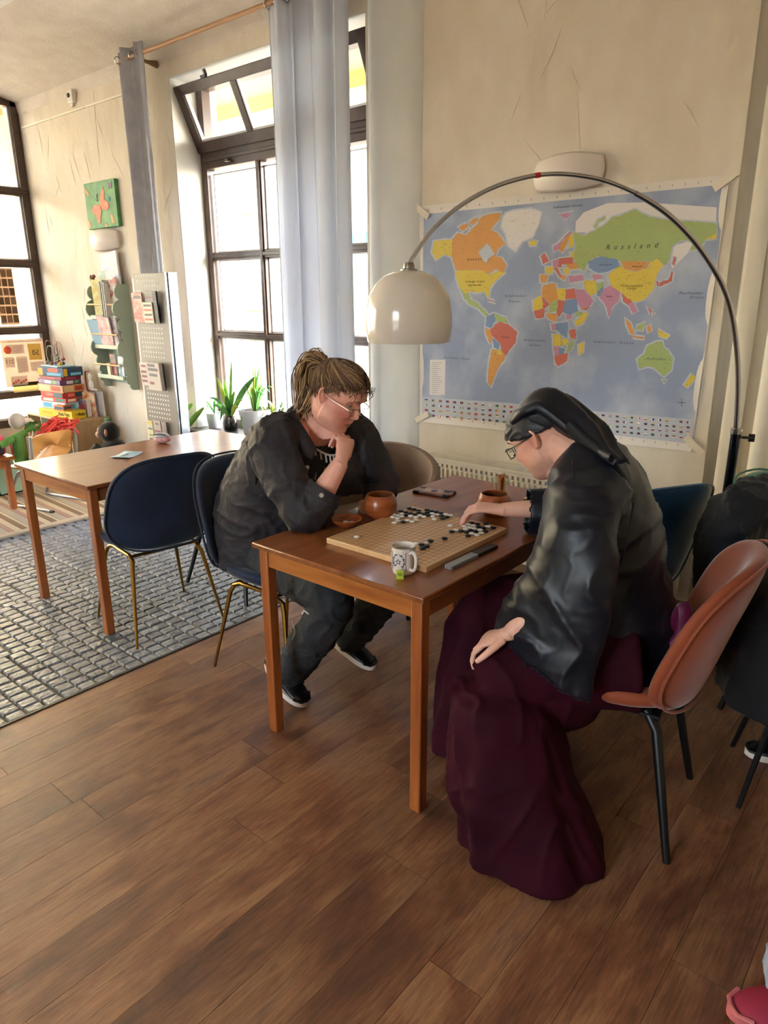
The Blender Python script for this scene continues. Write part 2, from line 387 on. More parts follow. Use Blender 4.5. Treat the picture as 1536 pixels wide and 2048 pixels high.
# ---------------------------------------------------------------- windows
def window_wall(name, x0, x1, z0, z1, cols, hopper, yb=3.74):
    root = bpy.data.objects.new(name, None); C.objects.link(root); root['kind'] = 'structure'; root.location = (x0, yb, z0)
    f = .07; y0, y1 = yb-.03, yb+.05; ztr = 2.50
    def part(nm, mb, mt, **k): return obj(nm, mb, mt, root, world=True, **k)
    part('window_frame', MB().bx(x0, x0+f, y0, y1, z0, z1).bx(x1-f, x1, y0, y1, z0, z1).bx(x0+f, x1-f, y0, y1, z0, z0+f), m_frame, bevel=.004)
    part('transom', MB().bx(x0+f, x1-f, y0-.015, y1, ztr, ztr+.12).bx(x0+f, x1-f, y0-.03, y0-.015, ztr+.05, ztr+.075), m_frame, bevel=.004)
    part('head_rail', MB().bx(x0+f, x1-f, y0, y1, z1-.05, z1), m_frame)
    xs = [x0+f+(x1-x0-2*f)*i/cols for i in range(cols+1)]
    for x in xs[1:-1]: part('mullion', MB().bx(x-.028, x+.028, y0+.008, y1-.01, z0+f, ztr).bx(x-.014, x+.014, y0-.006, y0+.008, z0+f, ztr), m_frame, bevel=.003)
    zs = [z0+f, 1.26, 1.867, ztr]
    for z in zs[1:-1]: part('glazing_bar', MB().bx(x0+f, x1-f, y0+.010, y1-.012, z-.028, z+.028).bx(x0+f, x1-f, y0-.004, y0+.010, z-.013, z+.013), m_frame, bevel=.003)
    for i in range(cols):
        for j in range(len(zs)-1):
            a, b = xs[i]+.028, xs[i+1]-.028; c, d = zs[j]+.028, zs[j+1]-.028
            bead = part('glazing_bead', MB().bx(a, a+.01, yb+.012, yb+.03, c, d).bx(b-.01, b, yb+.012, yb+.03, c, d).bx(a, b, yb+.012, yb+.03, c, c+.01).bx(a, b, yb+.012, yb+.03, d-.01, d), m_seal)
            part('pane', MB().bx(a, b, yb+.018, yb+.022, c, d), m_glass, smooth=0)
    # hopper sash
    h = bpy.data.objects.new('hopper_sash', None); C.objects.link(h); h.parent = root
    h.location = (0, y0-.01-yb, ztr+.12-z0); h.rotation_euler = (radians(hopper), 0, 0)
    hx1, hz = x1-x0, z1-ztr-.14
    def hp(nm, mb, mt, **k): return obj(nm, mb, mt, h, **k)
    hp('sash_frame', MB().bx(.02, hx1-.02, -.02, .035, .0, .075).bx(.02, hx1-.02, -.02, .035, hz-.065, hz).bx(.02, .10, -.02, .035, .0, hz).bx(hx1-.10, hx1-.02, -.02, .035, 0, hz), m_frame, bevel=.004)
    for x in xs[1:-1]: hp('sash_bar', MB().bx(x-x0-.03, x-x0+.03, -.012, .03, .07, hz-.06), m_frame, bevel=.003)
    for i in range(cols):
        a, b = (xs[i]-x0+.03 if i else .10), (xs[i+1]-x0-.03 if i < cols-1 else hx1-.10)
        hp('sash_bead', MB().bx(a, a+.012, -.006, .02, .075, hz-.065).bx(b-.012, b, -.006, .02, .075, hz-.065).bx(a, b, -.006, .02, .075, .087), m_seal)
        hp('pane', MB().bx(a, b, .008, .012, .075, hz-.065), m_glass, smooth=0)
    hp('catch', MB().box((.42, -.035, hz+.01), (.06, .02, .02)).box((.44, -.03, hz+.03), (.02, .02, .04)), m_black, bevel=.004)
    part('knob_catch', MB().box((x0+.38, y0-.04, ztr+.03), (.05, .03, .02)), m_frame, bevel=.004)
    return root
window_wall('window_1', wx0, wx1, wz0, wz1, 3, 24)
window_wall('window_2', vx0, vx1, wz0, wz1, 3, 0)
struct('trim_7', MB().bx(wx0-.03, wx1+.02, WALLY-.10, 3.72, wz0-.03, wz0+.004), m_sill, bevel=.006)
struct('trim_8', MB().bx(vx0-.03, vx1+.02, WALLY-.06, 3.72, wz0-.03, wz0+.004), m_sill, bevel=.006)
# left shop window
root = bpy.data.objects.new('window_3', None); C.objects.link(root); root['kind'] = 'structure'; root.location = (XL, WALLY, 0)
xb = XL-.06
def part(nm, mb, mt, **k): return obj(nm, mb, mt, root, world=True, **k)
part('window_frame', MB().bx(xb, XL+.02, ly1-.075, ly1, lz0, lz1).bx(xb, XL+.02, ly0, ly0+.075, lz0, lz1).bx(xb, XL+.02, ly0, ly1, lz0, lz0+.08).bx(xb, XL+.02, ly0, ly1, lz1-.11, lz1), m_frame, bevel=.005)
yy = [ly1-.075, 2.42, 1.42, .42, -.58, ly0+.075]
for y in yy[1:-1]: part('mullion', MB().bx(xb, XL+.02, y-.035, y+.035, lz0, lz1), m_frame, bevel=.004)
zz = [lz0+.08, .62, 1.24, 1.872, 2.525, lz1-.11]
for z in zz[1:-1]: part('glazing_bar', MB().bx(xb+.004, XL+.015, ly0, ly1, z-.036, z+.036).bx(XL+.013, XL+.024, ly0, ly1, z-.014, z+.014), m_frame, bevel=.004)
for i in range(5):
    for j in range(5):
        a, b = yy[i+1]+.035, yy[i]-(.035 if i else 0); c, d = zz[j]+(.036 if j else 0), zz[j+1]-(.036 if j < 4 else 0)
        part('pane', MB().bx(xb+.028, xb+.032, a, b, c, d), m_glass, smooth=0)
        if i == 0: part('glazing_bead', MB().bx(xb+.03, xb+.045, a, a+.012, c, d).bx(xb+.03, xb+.045, b-.014, b, c, d).bx(xb+.03, xb+.045, a, b, c, c+.012), m_seal)

# ---------------------------------------------------------------- the street outside
m_fac = M('pale_facade', 'cdc2a6', .8, col2='c2b698', scale=1); m_facy = M('yellow_facade', 'd8c488', .8)
m_street = M('street_paving', '86827a', .8, col2='75716a', scale=2, bump=.2, bscale=6)
struct('ground', MB().bx(-40, 30, 3.95, 45, -.35, -.2).bx(-40, 30, -30, YF-.25, -.36, -.21).bx(XR+.25, 30, YF, 4, -.36, -.21).bx(-40, XL-.35, -25, 3.95, -.35, -.2), m_street)
def house(name, label, x0, x1, y0, y1, h, mat, wins, roofc, face):
    t = thing(name, label, 'building', ((x0+x1)/2, (y0+y1)/2, -.2)); 
    obj('facade', MB().bx(x0, x1, y0, y1, -.2, h), mat, t, world=True)
    obj('roof', MB().bx(x0-.3, x1+.3, y0-.3, y1+.3, h, h+.25), roofc, t, world=True)
    for (a, b, c, d) in wins:
        if face == 'y':
            f = obj('window', MB().bx(a-.12, b+.12, y0-.06, y0, c-.12, c).bx(a-.12, b+.12, y0-.06, y0, d, d+.12).bx(a-.12, a, y0-.06, y0, c, d).bx(b, b+.12, y0-.06, y0, c, d), m_facw, t, world=True)
            obj('pane', MB().bx(a, b, y0-.03, y0-.01, c, d), m_dkgl, f, world=True)
        else:
            f = obj('window', MB().bx(x1, x1+.06, a-.12, b+.12, c-.12, c).bx(x1, x1+.06, a-.12, b+.12, d, d+.12).bx(x1, x1+.06, a-.12, a, c, d).bx(x1, x1+.06, b, b+.12, c, d), m_facw, t, world=True)
            obj('pane', MB().bx(x1+.01, x1+.03, a, b, c, d), m_dkgl, f, world=True)
    return t
m_facw = M('window_surround', 'efe9dc', .7); m_dkgl = M('street_window_glass', 'b9c4c8', .15)
m_roof = M('roof_tiles', 'a8705a', .7)
h1 = house('apartment_house', 'pale plastered house across the street behind the curtained window', -26, -2, 17, 22, 9, m_fac,
      [(-24+i*3.2, -22.7+i*3.2, z, z+1.7) for i in range(7) for z in (1.2, 4.4)], m_roof, 'y')
obj('shop_sign', MB().bx(-15.6, -13.4, 16.85, 16.98, 2.9, 3.4), M('teal_sign', '39b8c4', .5), h1, world=True)
obj('shop_sign', MB().bx(-9.5, -8.4, 16.85, 16.98, 2.6, 3.2), M('teal_sign_b', '39b8c4', .5), h1, world=True)
h2 = house('town_house', 'pale house with an orange door seen through the far left window', -24, -17, -6, 14, 9, M('ochre_facade', 'd0c4a2', .8, col2='c8ba96', scale=1),
      [(y, y+1.1, z, z+1.6) for y in (-1, 2.2, 10) for z in (.8, 4.2)], m_roof, 'x')
d_ = obj('door', MB().bx(-16.95, -16.85, 6.3, 7.6, -.2, 2.2), M('orange_door', 'd99a72', .6), h2, world=True)
obj('door_sign', MB().bx(-16.95, -16.8, 6.1, 7.8, 2.3, 2.75), M('orange_sign', 'd9874f', .6), h2, world=True)
t = thing('awning', 'ochre yellow overhang outside above the windows', 'awning', (-4, 4.6, 3.3))
obj('canopy', MB().bx(-9, 2.2, 3.95, 4.9, 3.32, 3.42), m_facy, t, world=True); obj('fascia', MB().bx(-9, 2.2, 4.86, 4.95, 3.2, 3.5), m_facy, t, world=True)
t = thing('awning', 'ochre yellow overhang outside above the far left window', 'awning', (-8.5, 1, 3.3))
obj('canopy', MB().bx(-9.6, -7.75, -3, 4.3, 3.25, 3.33), m_facy, t, world=True)
m_bush = M('bare_bush', '8b7a62', .8, col2='6f7a4a', scale=9)
def bush(x, y, r, h, label):
    t = thing('street_bush', label, 'bush', (x, y, -.2)); b = MB()
    rn = random.Random(int(x*10))
    for i in range(120):
        a = rn.uniform(0, 2*pi); e = rn.uniform(.2, 1); p = V(x, y, -.2)
        q = p+V(cos(a)*r*e*.6, sin(a)*r*e*.6, h*rn.uniform(.4, .8)); s = q+V(cos(a)*r*.4*rn.random(), sin(a)*r*.4*rn.random(), h*.25)
        b.tube([p, q, s], [.03, .018, .006], 4)
    o = obj('foliage', b, m_bush, t, world=True)
bush(-9.6, 12.5, 1.1, 1.9, 'bare brown street bush left of the curtain')
bush(-5.9, 10.0, .8, 1.5, 'bare brown street bush right of the curtain')
t = thing('road_sign', 'round red and white road sign on a post outside', 'sign', (-6.05, 8.2, -.2))
obj('post', MB().tube([(0, 0, 0), (0, 0, 2.0)], .03), m_chrome, t)
obj('sign_disc', MB().lathe([(.02, 0), (.22, 0), (.22, .02), (.02, .02)], T=Matrix.Translation((0, -.04, 1.9)) @ Matrix.Rotation(pi/2, 4, 'X'), caps=True), M('sign_red', 'd22f2f', .4), t)
obj('sign_face', MB().lathe([(.01, 0), (.14, 0)], T=Matrix.Translation((0, -.065, 1.9)) @ Matrix.Rotation(pi/2, 4, 'X'), caps=True), m_white, t)
# ================================================================ tables
def make_table(label, loc):
    t = thing('wooden_table', label, 'table', loc)        # origin at the near right corner, top runs to -x and +y
    w_, l_, h = .740, 1.228, .75
    obj('tabletop', MB().bx(-w_, 0, 0, l_, h-.019, h), m_wood, t, bevel=.004)
    i = .017; s = .040
    for x in (-i-s, -w_+i):
        for y in (i, l_-i-s):
            b = MB(); q = .004
            b.bx(x, x+s, y, y+s, .0, h-.0195)
            obj('leg', b, m_woodz, t, bevel=.004)
    a0, a1 = h-.085, h-.0195
    obj('apron', MB().bx(-w_+i+s, -i-s, i+.006, i+.026, a0, a1), m_woodx, t, bevel=.002)
    obj('apron', MB().bx(-w_+i+s, -i-s, l_-i-.026, l_-i-.006, a0, a1), m_woodx, t, bevel=.002)
    m_ay = m_wood
    obj('apron', MB().bx(-i-.026, -i-.006, i+s, l_-i-s, a0, a1), m_ay, t, bevel=.002)
    obj('apron', MB().bx(-w_+i+.006, -w_+i+.026, i+s, l_-i-s, a0, a1), m_ay, t, bevel=.002)
    return t
t1 = make_table('brown wooden table the two players sit at, carrying the go board', (-1.073, 1.450, 0))
t2 = dup(t1, (-2.957, 1.462, 0), 0, 'brown wooden table by the window with only a card and a small plush on it')
for o in (t1, t2): o['group'] = 'wooden cafe tables'

# ================================================================ velvet chairs
def sup(a, n): c, s_ = cos(a), sin(a); return (abs(c)**(2/n)*(1 if c > 0 else -1), abs(s_)**(2/n)*(1 if s_ > 0 else -1))
def shell_chair(label, loc, rz, mv, mside, mleg, group, brass=True):
    t = thing('velvet_chair', label, 'chair', loc, rz, group)
    # seat pad: local +x is forward
    def padrings(fn, se=2.6, n=44):
        rs = []
        for k, (sc, off) in enumerate([(.05, .5), (.5, .5), (.8, .5), (.95, .40), (1, .15), (1, -.15), (.95, -.40), (.8, -.5), (.5, -.5), (.05, -.5)]):
            rs.append([fn(sup(2*pi*j/n, se), sc, off) for j in range(n)])
        return rs
    def seat(p, sc, off):
        x, y = p[0]*sc*.235, p[1]*sc*.255
        z = .452+off*.065+.05*(y/.255)**2+.035*max(0, -x/.235)**2-.02*max(0, x/.235)**3
        return V(x+.01, y, z)
    s_ = MB().rings(padrings(seat)); obj('seat', s_, mv, t, smooth=60, sub=1)
    def back(p, sc, off, k=0):
        y, z = p[0]*sc*(.272-.02*p[1]), p[1]*sc*.228
        x = -.205-.13*(z+.228)/.456 + .115*(abs(y)/.285)**2.2 + off*(.055+k)
        return V(x, y, .675+z)
    b_ = MB().rings(padrings(back, 3.1)); bk = obj('backrest', b_, mv, t, smooth=60, sub=1)
    # piping round the backrest rim and tufted buttons
    n = 60
    for off in (-.52,):
        pts = [back(sup(2*pi*j/n, 3.1), 1.0, off*.75) for j in range(n)]
        obj('piping', MB().tube([p+V(-.003, 0, 0) for p in pts], .0045, 6, loop=True), mv, bk)
    for (y, z) in ((-.10, .06), (.10, .06), (0, -.06), (-.2, -.04), (.2, -.04)):
        p = back((y/.285, z/.228), 1, .5); obj('button', MB().ball(p+V(-.004, 0, 0), (.006, .011, .011), 8, 6), mv, bk)
    # legs
    for sy in (-1, 1):
        if brass:
            fp, rp = V(.235, sy*.235, 0), V(-.235, sy*.225, 0); f1, r1 = V(.165, sy*.175, .385), V(-.150, sy*.17, .392)
            obj('leg', MB().tube([fp, f1-V(-.004, -sy*.004, .03), f1+V(-.012, -sy*.006, .0)], [.006, .0105, .0105], 10), mleg, t)
            obj('leg', MB().tube([rp, r1-V(.004, -sy*.004, .03), r1+V(.012, -sy*.006, .0)], [.006, .0105, .0105], 10), mleg, t)
            obj('side_rail', MB().tube([f1+V(-.01, -sy*.006, 0), V(.10, sy*.165, .408), V(-.10, sy*.162, .408), r1+V(.01, -sy*.006, 0)], .0095, 10), mleg, t)
        else:
            for sx in (1, -1):
                fp = V(sx*.225, sy*.215, 0); tp = V(sx*.14, sy*.15, .405)
                obj('leg', MB().tube([fp, fp.lerp(tp, .93), tp+V(-sx*.03, -sy*.02, .012)], [.0115, .0155, .0155], 12), mleg, t)
    if not brass: obj('seat_plate', MB().box((0, 0, .412), (.3, .3, .012)), mleg, t, bevel=.003)
    else:
        for sx in (-.12, .12): obj('cross_rail', MB().tube([(sx, -.165, .408), (sx, .165, .408)], .008, 8), mleg, t)
    return t
gch = 'velvet shell chairs around the tables'
c1 = shell_chair('dark blue velvet chair with brass legs, empty, back to the camera at the window table', (-2.945, 1.755, 0), radians(171), m_velvet, m_velvet, m_brass, gch)
c2 = dup(c1, (-2.12, 1.865, 0), radians(3), 'dark blue velvet chair with brass legs that the ponytailed player sits on')
c3 = dup(c1, (-1.04, 2.72, 0), radians(152), 'empty blue velvet chair, its blue lightened for window light, behind the robed player')
c4 = shell_chair('orange velvet chair with black legs under the robed player', (-.68, 1.943, 0), radians(189), m_orange, m_orange, m_black, gch, brass=False)
m_green = M('green_velvet', '1c6a4c', .6, sheen=.5, col2='237a58', scale=6)
# the same shell in other colours: copy and swap the mesh materials
def recolour(t, mp):
    for ch in t.children:
        for o in [ch]+list(ch.children):
            me = o.data.copy(); o.data = me
            for i, q in enumerate(me.materials):
                if q in mp: me.materials[i] = mp[q]
c5 = dup(c4, (-.27, 2.86, 0), radians(-12), 'green velvet chair with a dark jacket slung over it'); recolour(c5, {m_orange: m_green}); recolour(c3, {m_velvet: M('window_lit_blue_velvet', '174a7c', .6, sheen=.6, col2='1c568c', scale=6)})  # lighter blue paints window light onto the chair behind the robed player
m_tan = M('taupe_quilt', '85705f', .7, sheen=.3, col2='776354', scale=8)

# quilted taupe tub chair behind the window player
t = thing('quilted_armchair', 'taupe quilted armchair with black legs between the table and the radiator', 'chair', (-2.27, 2.62, 0), radians(-60), gch)
def ring_at(a, h, th, rr=.30):   # tub shell, open towards +x
    return V(-rr*cos(a), rr*sin(a)*1.0, h)
q = MB(); na = 26
rs = []
for i in range(na):
    a = -1.9+3.8*i/(na-1); hh = .80-.13*(abs(a)/1.9)**2; e = .045
    rs.append([ring_at(a, .40, 0, .27), ring_at(a, .42, 0, .305), ring_at(a, hh-.02, 0, .345), ring_at(a, hh, 0, .33), ring_at(a, hh-.005, 0, .30), ring_at(a, .43, 0, .25)])
q.rings(rs); sh = obj('tub_shell', q, m_tan, t, smooth=60, bevel=.006)
for i in range(1, na-1, 2):
    a = -1.9+3.8*i/(na-1); hh = .80-.13*(abs(a)/1.9)**2
    obj('quilt_seam', MB().tube([ring_at(a, .43, 0, .307), ring_at(a, (hh+.43)/2, 0, .328), ring_at(a, hh-.02, 0, .347), ring_at(a, hh, 0, .315), ring_at(a, .45, 0, .252)], .003, 5), m_tan, sh)
obj('seat', MB().lathe([(.01, .40), (.25, .40), (.27, .43), (.26, .47), (.22, .485), (.01, .49)], n=32), m_tan, t, smooth=60)
for sx, sy in ((1, 1), (1, -1), (-1, 1), (-1, -1)): obj('leg', MB().tube([(sx*.22, sy*.22, 0), (sx*.15, sy*.15, .405)], [.011, .015], 10), m_black, t)
t = stool = thing('low_stool', 'low dark stool with black legs behind the empty blue chair', 'stool', (-2.985, 2.36, 0), 0)
obj('seat', MB().lathe([(.01, .40), (.2, .40), (.22, .42), (.22, .45), (.19, .47), (.01, .475)], n=28), m_velvet, t)
for sx, sy in ((1, 1), (1, -1), (-1, 1), (-1, -1)): obj('leg', MB().tube([(sx*.26, sy*.24, 0), (sx*.16, sy*.15, .405)], [.011, .015], 10), m_black, t)

# ================================================================ arc floor lamp
t = thing('arc_floor_lamp', 'chrome arc floor lamp with a glossy white dome shade over the game table', 'lamp', (-.735, 3.19, 0))
A = [(-1.608, 2.060, 1.665), (-1.589, 2.084, 1.713), (-1.551, 2.133, 1.788), (-1.496, 2.204, 1.859), (-1.43, 2.289, 1.916), (-1.362, 2.375, 1.952), (-1.293, 2.464, 1.970),
     (-1.222, 2.555, 1.968), (-1.149, 2.649, 1.949), (-1.072, 2.748, 1.907), (-.992, 2.851, 1.841), (-.912, 2.954, 1.741), (-.84, 3.046, 1.615), (-.798, 3.099, 1.502), (-.766, 3.141, 1.346), (-.746, 3.166, 1.184), (-.735, 3.185, 1.0)]
SP = smooth_pts(A)
obj('arc', MB().tube(SP[:54], .0078, 12), m_chrome, t, world=True)
obj('arc_sleeve', MB().tube(SP[53:], .0105, 12), m_chrome, t, world=True)
obj('tape_mark', MB().tube(SP[33:35], .0092, 10), M('red_tape', 'b02a2a', .5), t, world=True)
obj('post', MB().tube([(0, 0, .05), (0, 0, 1.01)], .0205, 20), M('dark_chrome', '3c3c46', .12, metal=1), t)
obj('post_collar', MB().tube([(0, 0, 1.0), (0, 0, 1.022)], .0225, 20), m_chrome, t)
obj('clamp_knob', MB().tube([(.02, .01, .985), (.05, .02, .985)], .006, 8).tube([(.045, .02, .985), (.068, .026, .985)], .017, 14), m_black, t)
obj('base', MB().lathe([(.01, 0), (.18, 0), (.185, .01), (.18, .045), (.17, .05), (.01, .05)], n=40), M('black_marble', '16161a', .15), t)
m_shade = M('opal_white_shade', 'd8d0c4', .16, coat=.6)
sp = V(-1.608, 2.060, 1.40)
prof = [(.012, .245), (.05, .243), (.09, .226), (.122, .197), (.146, .155), (.156, .10), (.157, .05), (.150, .004), (.148, 0), (.145, .004), (.152, .05), (.151, .10), (.141, .152), (.118, .192), (.087, .220), (.05, .237), (.012, .239)]
Tm = Matrix.Translation(sp) @ Matrix.Rotation(radians(0), 4, 'Y')
obj('shade', MB().lathe(prof, n=56, T=Tm), m_shade, t, world=True, smooth=50)
obj('shade_cap', MB().lathe([(.004, .272), (.016, .272), (.02, .262), (.021, .252), (.030, .249), (.031, .243), (.004, .243)], n=24, T=Tm), M('satin_nickel', '9a948c', .35, metal=1), t, world=True)
obj('bulb', MB().ball(sp+V(0, 0, .14), .035, 16, 12), m_white, t, world=True)

# ================================================================ radiator
t = thing('radiator', 'cream panel radiator under the world map', 'radiator', (-1.7, 3.38, 0))
rx0, rx1, ry0, ry1, rz0, rz1 = -2.47, -.955, 3.30, 3.42, .12, .645
obj('back_panel', MB().bx(rx0, rx1, ry1-.02, ry1, rz0, rz1-.01), m_cream, t, world=True)
obj('front_panel', MB().bx(rx0, rx1, ry0, ry0+.018, rz0, rz1-.012), m_cream, t, world=True, bevel=.004)
k = int((rx1-rx0-.08)/.0335)
for i in range(k):
    x = rx0+.045+i*.0335
    obj('flute', MB().bx(x, x+.017, ry0-.014, ry0+.002, rz0+.03, rz1-.055), m_cream, t, world=True, bevel=.003)
obj('side_cover', MB().bx(rx0-.006, rx0, ry0, ry1, rz0, rz1), m_cream, t, world=True, bevel=.002)
obj('side_cover', MB().bx(rx1, rx1+.006, ry0, ry1, rz0, rz1), m_cream, t, world=True, bevel=.002)
obj('inner_shade_block', MB().bx(rx0+.01, rx1-.01, ry0+.016, ry1-.018, rz0+.02, rz1-.014), M('radiator_inner_shade', '5c574e', .7), t, world=True)  # dark block painted as the shade seen below the grille
for i in range(k): obj('slot', MB().bx(rx0+.047+i*.0335, rx0+.060+i*.0335, ry0-.0012, ry0+.001, rz1-.050, rz1-.030), M('slot_shade', '857e70', .6) if i == 0 else bpy.data.materials['slot_shade'], t, world=True, smooth=0)
g = MB(); g.bx(rx0, rx1, ry0-.002, ry0+.012, rz1-.012, rz1+.002).bx(rx0, rx1, ry1-.012, ry1, rz1-.012, rz1+.002)
for j in range(1, 3): y = ry0+.012+(ry1-ry0-.024)*j/3; g.bx(rx0, rx1, y-.003, y+.003, rz1-.004, rz1+.002)
gr = obj('top_grille', g, m_cream, t, world=True)
for i in range(int((rx1-rx0)/.0125)):
    x = rx0+.004+i*.0125
    o_ = obj('grille_bar', MB().bx(x, x+.005, ry0+.012, ry1-.012, rz1-.004, rz1+.001), m_cream, gr, world=True, smooth=0) if i < 1 else None
    if i == 0: gb = o_
    else:
        o_ = gb.copy(); C.objects.link(o_); o_.location.x = gb.location.x+i*.0125
v_ = obj('valve', MB().tube([(rx0-.09, 3.34, .575), (rx0-.03, 3.34, .575)], [.024, .026], 18).tube([(rx0-.03, 3.34, .575), (rx0+.01, 3.34, .575)], .012, 12), m_white, t, world=True, bevel=.003)
obj('pipe', MB().tube([(rx0-.03, 3.36, .575), (rx0-.03, 3.40, .5), (rx0-.03, 3.42, .02)], .009, 10), m_cream, t, world=True)

# ================================================================ curtains, rods
def curtain(name, label, cat, x0, x1, y, ztop, zbot, mt, folds, amp, seed, taper=0, group=None, lean=0, eyelets=True):
    rn = random.Random(seed); ph = rn.uniform(0, 6)
    fr = [rn.uniform(.6, 1.5) for _ in range(folds+2)]; cum = [0]
    for f in fr: cum.append(cum[-1]+f)
    def fn(u, v):
        z = ztop+(zbot-ztop)*v
        w = 2*pi*folds*u; wob = .35*sin(2.3*u*6+ph)+.25*sin(5.1*u*6)
        x = x0+(x1-x0)*(u+.02*sin(w*2+ph))+lean*v+ (u-.5)*taper*v
        return V(x+.012*sin(w+1)*v, y+amp*sin(w+wob*2)*(.75+.35*v)+.010*sin(9*u+v*5+ph)*v, z)
    b = MB().grid(fn, folds*14, 40)
    t = thing(name, label, cat, ((x0+x1)/2, y, zbot), 0, group)
    obj('cloth', b, mt, t, world=True, smooth=80, solid=.0012)
    if eyelets:
        for k in range(folds*2):
            u = (k+.5)/(folds*2); p = fn(u, 0); q = V(p.x, y, ztop-.06)
            pts = [q+V(0, .024*cos(a), .024*sin(a)) for a in [2*pi*j/16 for j in range(16)]]
            obj('eyelet', MB().tube(pts, .004, 6, loop=True), m_chrome, t, world=True)
    return t
m_sheer = sheer_mat('white_sheer', 'd4d8e0', .42, .03)
m_sheer2 = sheer_mat('cream_sheer', 'd8d2c4', .28, .03)
m_grey = M('grey_satin_curtain', 'a2a3ac', .35, sheen=.2, col2='b0b1b8', scale=14, bump=.35, bscale=16, bdist=.01, metal=.1)
gcu = 'curtains on the wooden rod'
curtain('sheer_curtain', 'white sheer curtain hanging in the middle of the tilted window', 'curtain', -3.70, -3.03, 3.31, 3.285, .12, m_sheer, 4, .040, 3, group=gcu)
curtain('blackout_curtain', 'narrow bunched grey satin curtain beside the pegboard', 'curtain', -5.35, -4.98, 3.29, 3.29, .10, m_grey, 2, .05, 8, group=gcu)
curtain('sheer_curtain', 'cream sheer curtain at the right edge behind the lamp post', 'curtain', -.90, .15, 3.36, 3.33, .10, m_sheer2, 8, .030, 5, group='side curtains', taper=0, lean=.02)
curtain('sheer_curtain', 'further sheer curtain panel right of the lamp, mostly out of frame', 'curtain', .2, 1.35, 3.38, 3.33, .10, m_sheer2, 7, .030, 6, group='side curtains')
t = thing('curtain_rod', 'wooden curtain rod above the tilted window', 'curtain rod', (-4, 3.31, 3.225))
m_rod = M('beech_rod', 'b58a5e', .4, col2='a67a50', scale=6, stretch=(1, 9, 9))
obj('rod', MB().tube([(-5.30, 3.30, 3.225), (-2.7, 3.30, 3.225)], .014, 14), m_rod, t, world=True)
for x in (-5.10, -2.8): obj('bracket', MB().tube([(x, 3.30, 3.21), (x, 3.40, 3.205), (x, WALLY, 3.205)], [.012, .013, .026], 12), M('wood_bracket', '8a6a4e', .5), t, world=True)
t = thing('curtain_rod', 'curtain rod over the right hand sheer curtains, out of frame', 'curtain rod', (.3, 3.37, 3.27))
obj('rod', MB().tube([(-.95, 3.37, 3.27), (1.45, 3.37, 3.27)], .014, 14), m_rod, t, world=True)
for x in (-.9, 1.4): obj('bracket', MB().tube([(x, 3.37, 3.27), (x, WALLY, 3.26)], .012, 12), m_rod, t, world=True)

# ================================================================ wall pieces
def sconce(label, x0, x1, z0, z1, bow=.09, sk=0, pinch=.0, back=.004):
    t = thing('wall_sconce', label, 'lamp', ((x0+x1)/2, WALLY, z0))
    def fn(u, v):
        a = (u-.5)*2; k = 1-.10*(abs(v-.5)*2)**2*(1 if pinch else .3)
        h = (z1-z0)
        z = z0+h*v+.02*(a*a)*(1 if v < .5 else -1)*(1 if pinch else .2)*abs(v-.5)*2
        return V((x0+x1)/2+(x1-x0)/2*a*k, WALLY-back-bow*(1-a*a*.75)*(.55+.45*(1-(2*v-1)**2)), z)
    obj('shade', MB().grid(fn, 24, 14), m_offwh, t, world=True, smooth=60, solid=.006)
    obj('side_panel', MB().bx(x0+.02, x0+.026, WALLY-.02, WALLY, z0+.02, z1-.02).bx(x1-.026, x1-.02, WALLY-.02, WALLY, z0+.02, z1-.02), m_offwh, t, world=True)
    obj('wall_plate', MB().box(((x0+x1)/2, WALLY-.008, (z0+z1)/2), (.12, .016, .06)), m_white, t, world=True, bevel=.003)
    return t
sconce('white curved ceramic wall light above the world map', -1.905, -1.530, 2.045, 2.215, pinch=1)
sconce('white curved wall light under the butterfly painting', -6.30, -5.83, 1.94, 2.12, bow=.11, pinch=1)
t = thing('wall_sensor', 'small white motion sensor high on the wall beside the grey curtain', 'sensor', (-6.35, WALLY, 3.14))
obj('housing', MB().box((0, -.02, .05), (.09, .04, .10)), m_white, t, bevel=.008)
obj('lens', MB().tube([(-.01, -.04, .055), (-.01, -.048, .055)], .018, 14), m_black, t); obj('foot_tab', MB().box((-.02, -.01, -.01), (.04, .02, .03)), m_white, t, bevel=.004)
t = thing('cable_duct', 'thin white cable duct running along the wall to the window', 'duct', (-6.5, WALLY, 3.085))
for a, b in ((-7.36, -6.78), (-6.78, -6.17), (-6.17, -5.3)): obj('duct_section', MB().bx(a+.002, b-.002, WALLY-.014, WALLY, 3.078, 3.096), M('duct_white', 'e8dfce', .5), t, world=True, bevel=.003)
t = thing('power_outlet', 'white power outlet on the wall right of the radiator', 'outlet', (-.93, WALLY, .63))
obj('plate', MB().box((0, -.008, 0), (.085, .016, .085)), m_white, t, bevel=.006); obj('socket_well', MB().tube([(0, -.0165, 0), (0, -.0175, 0)], .022, 20), M('socket_grey', 'a8a298', .5), t)
for s_ in (-.01, .01): obj('socket_hole', MB().tube([(s_, -.0174, 0), (s_, -.0185, 0)], .0028, 8), m_black, t)
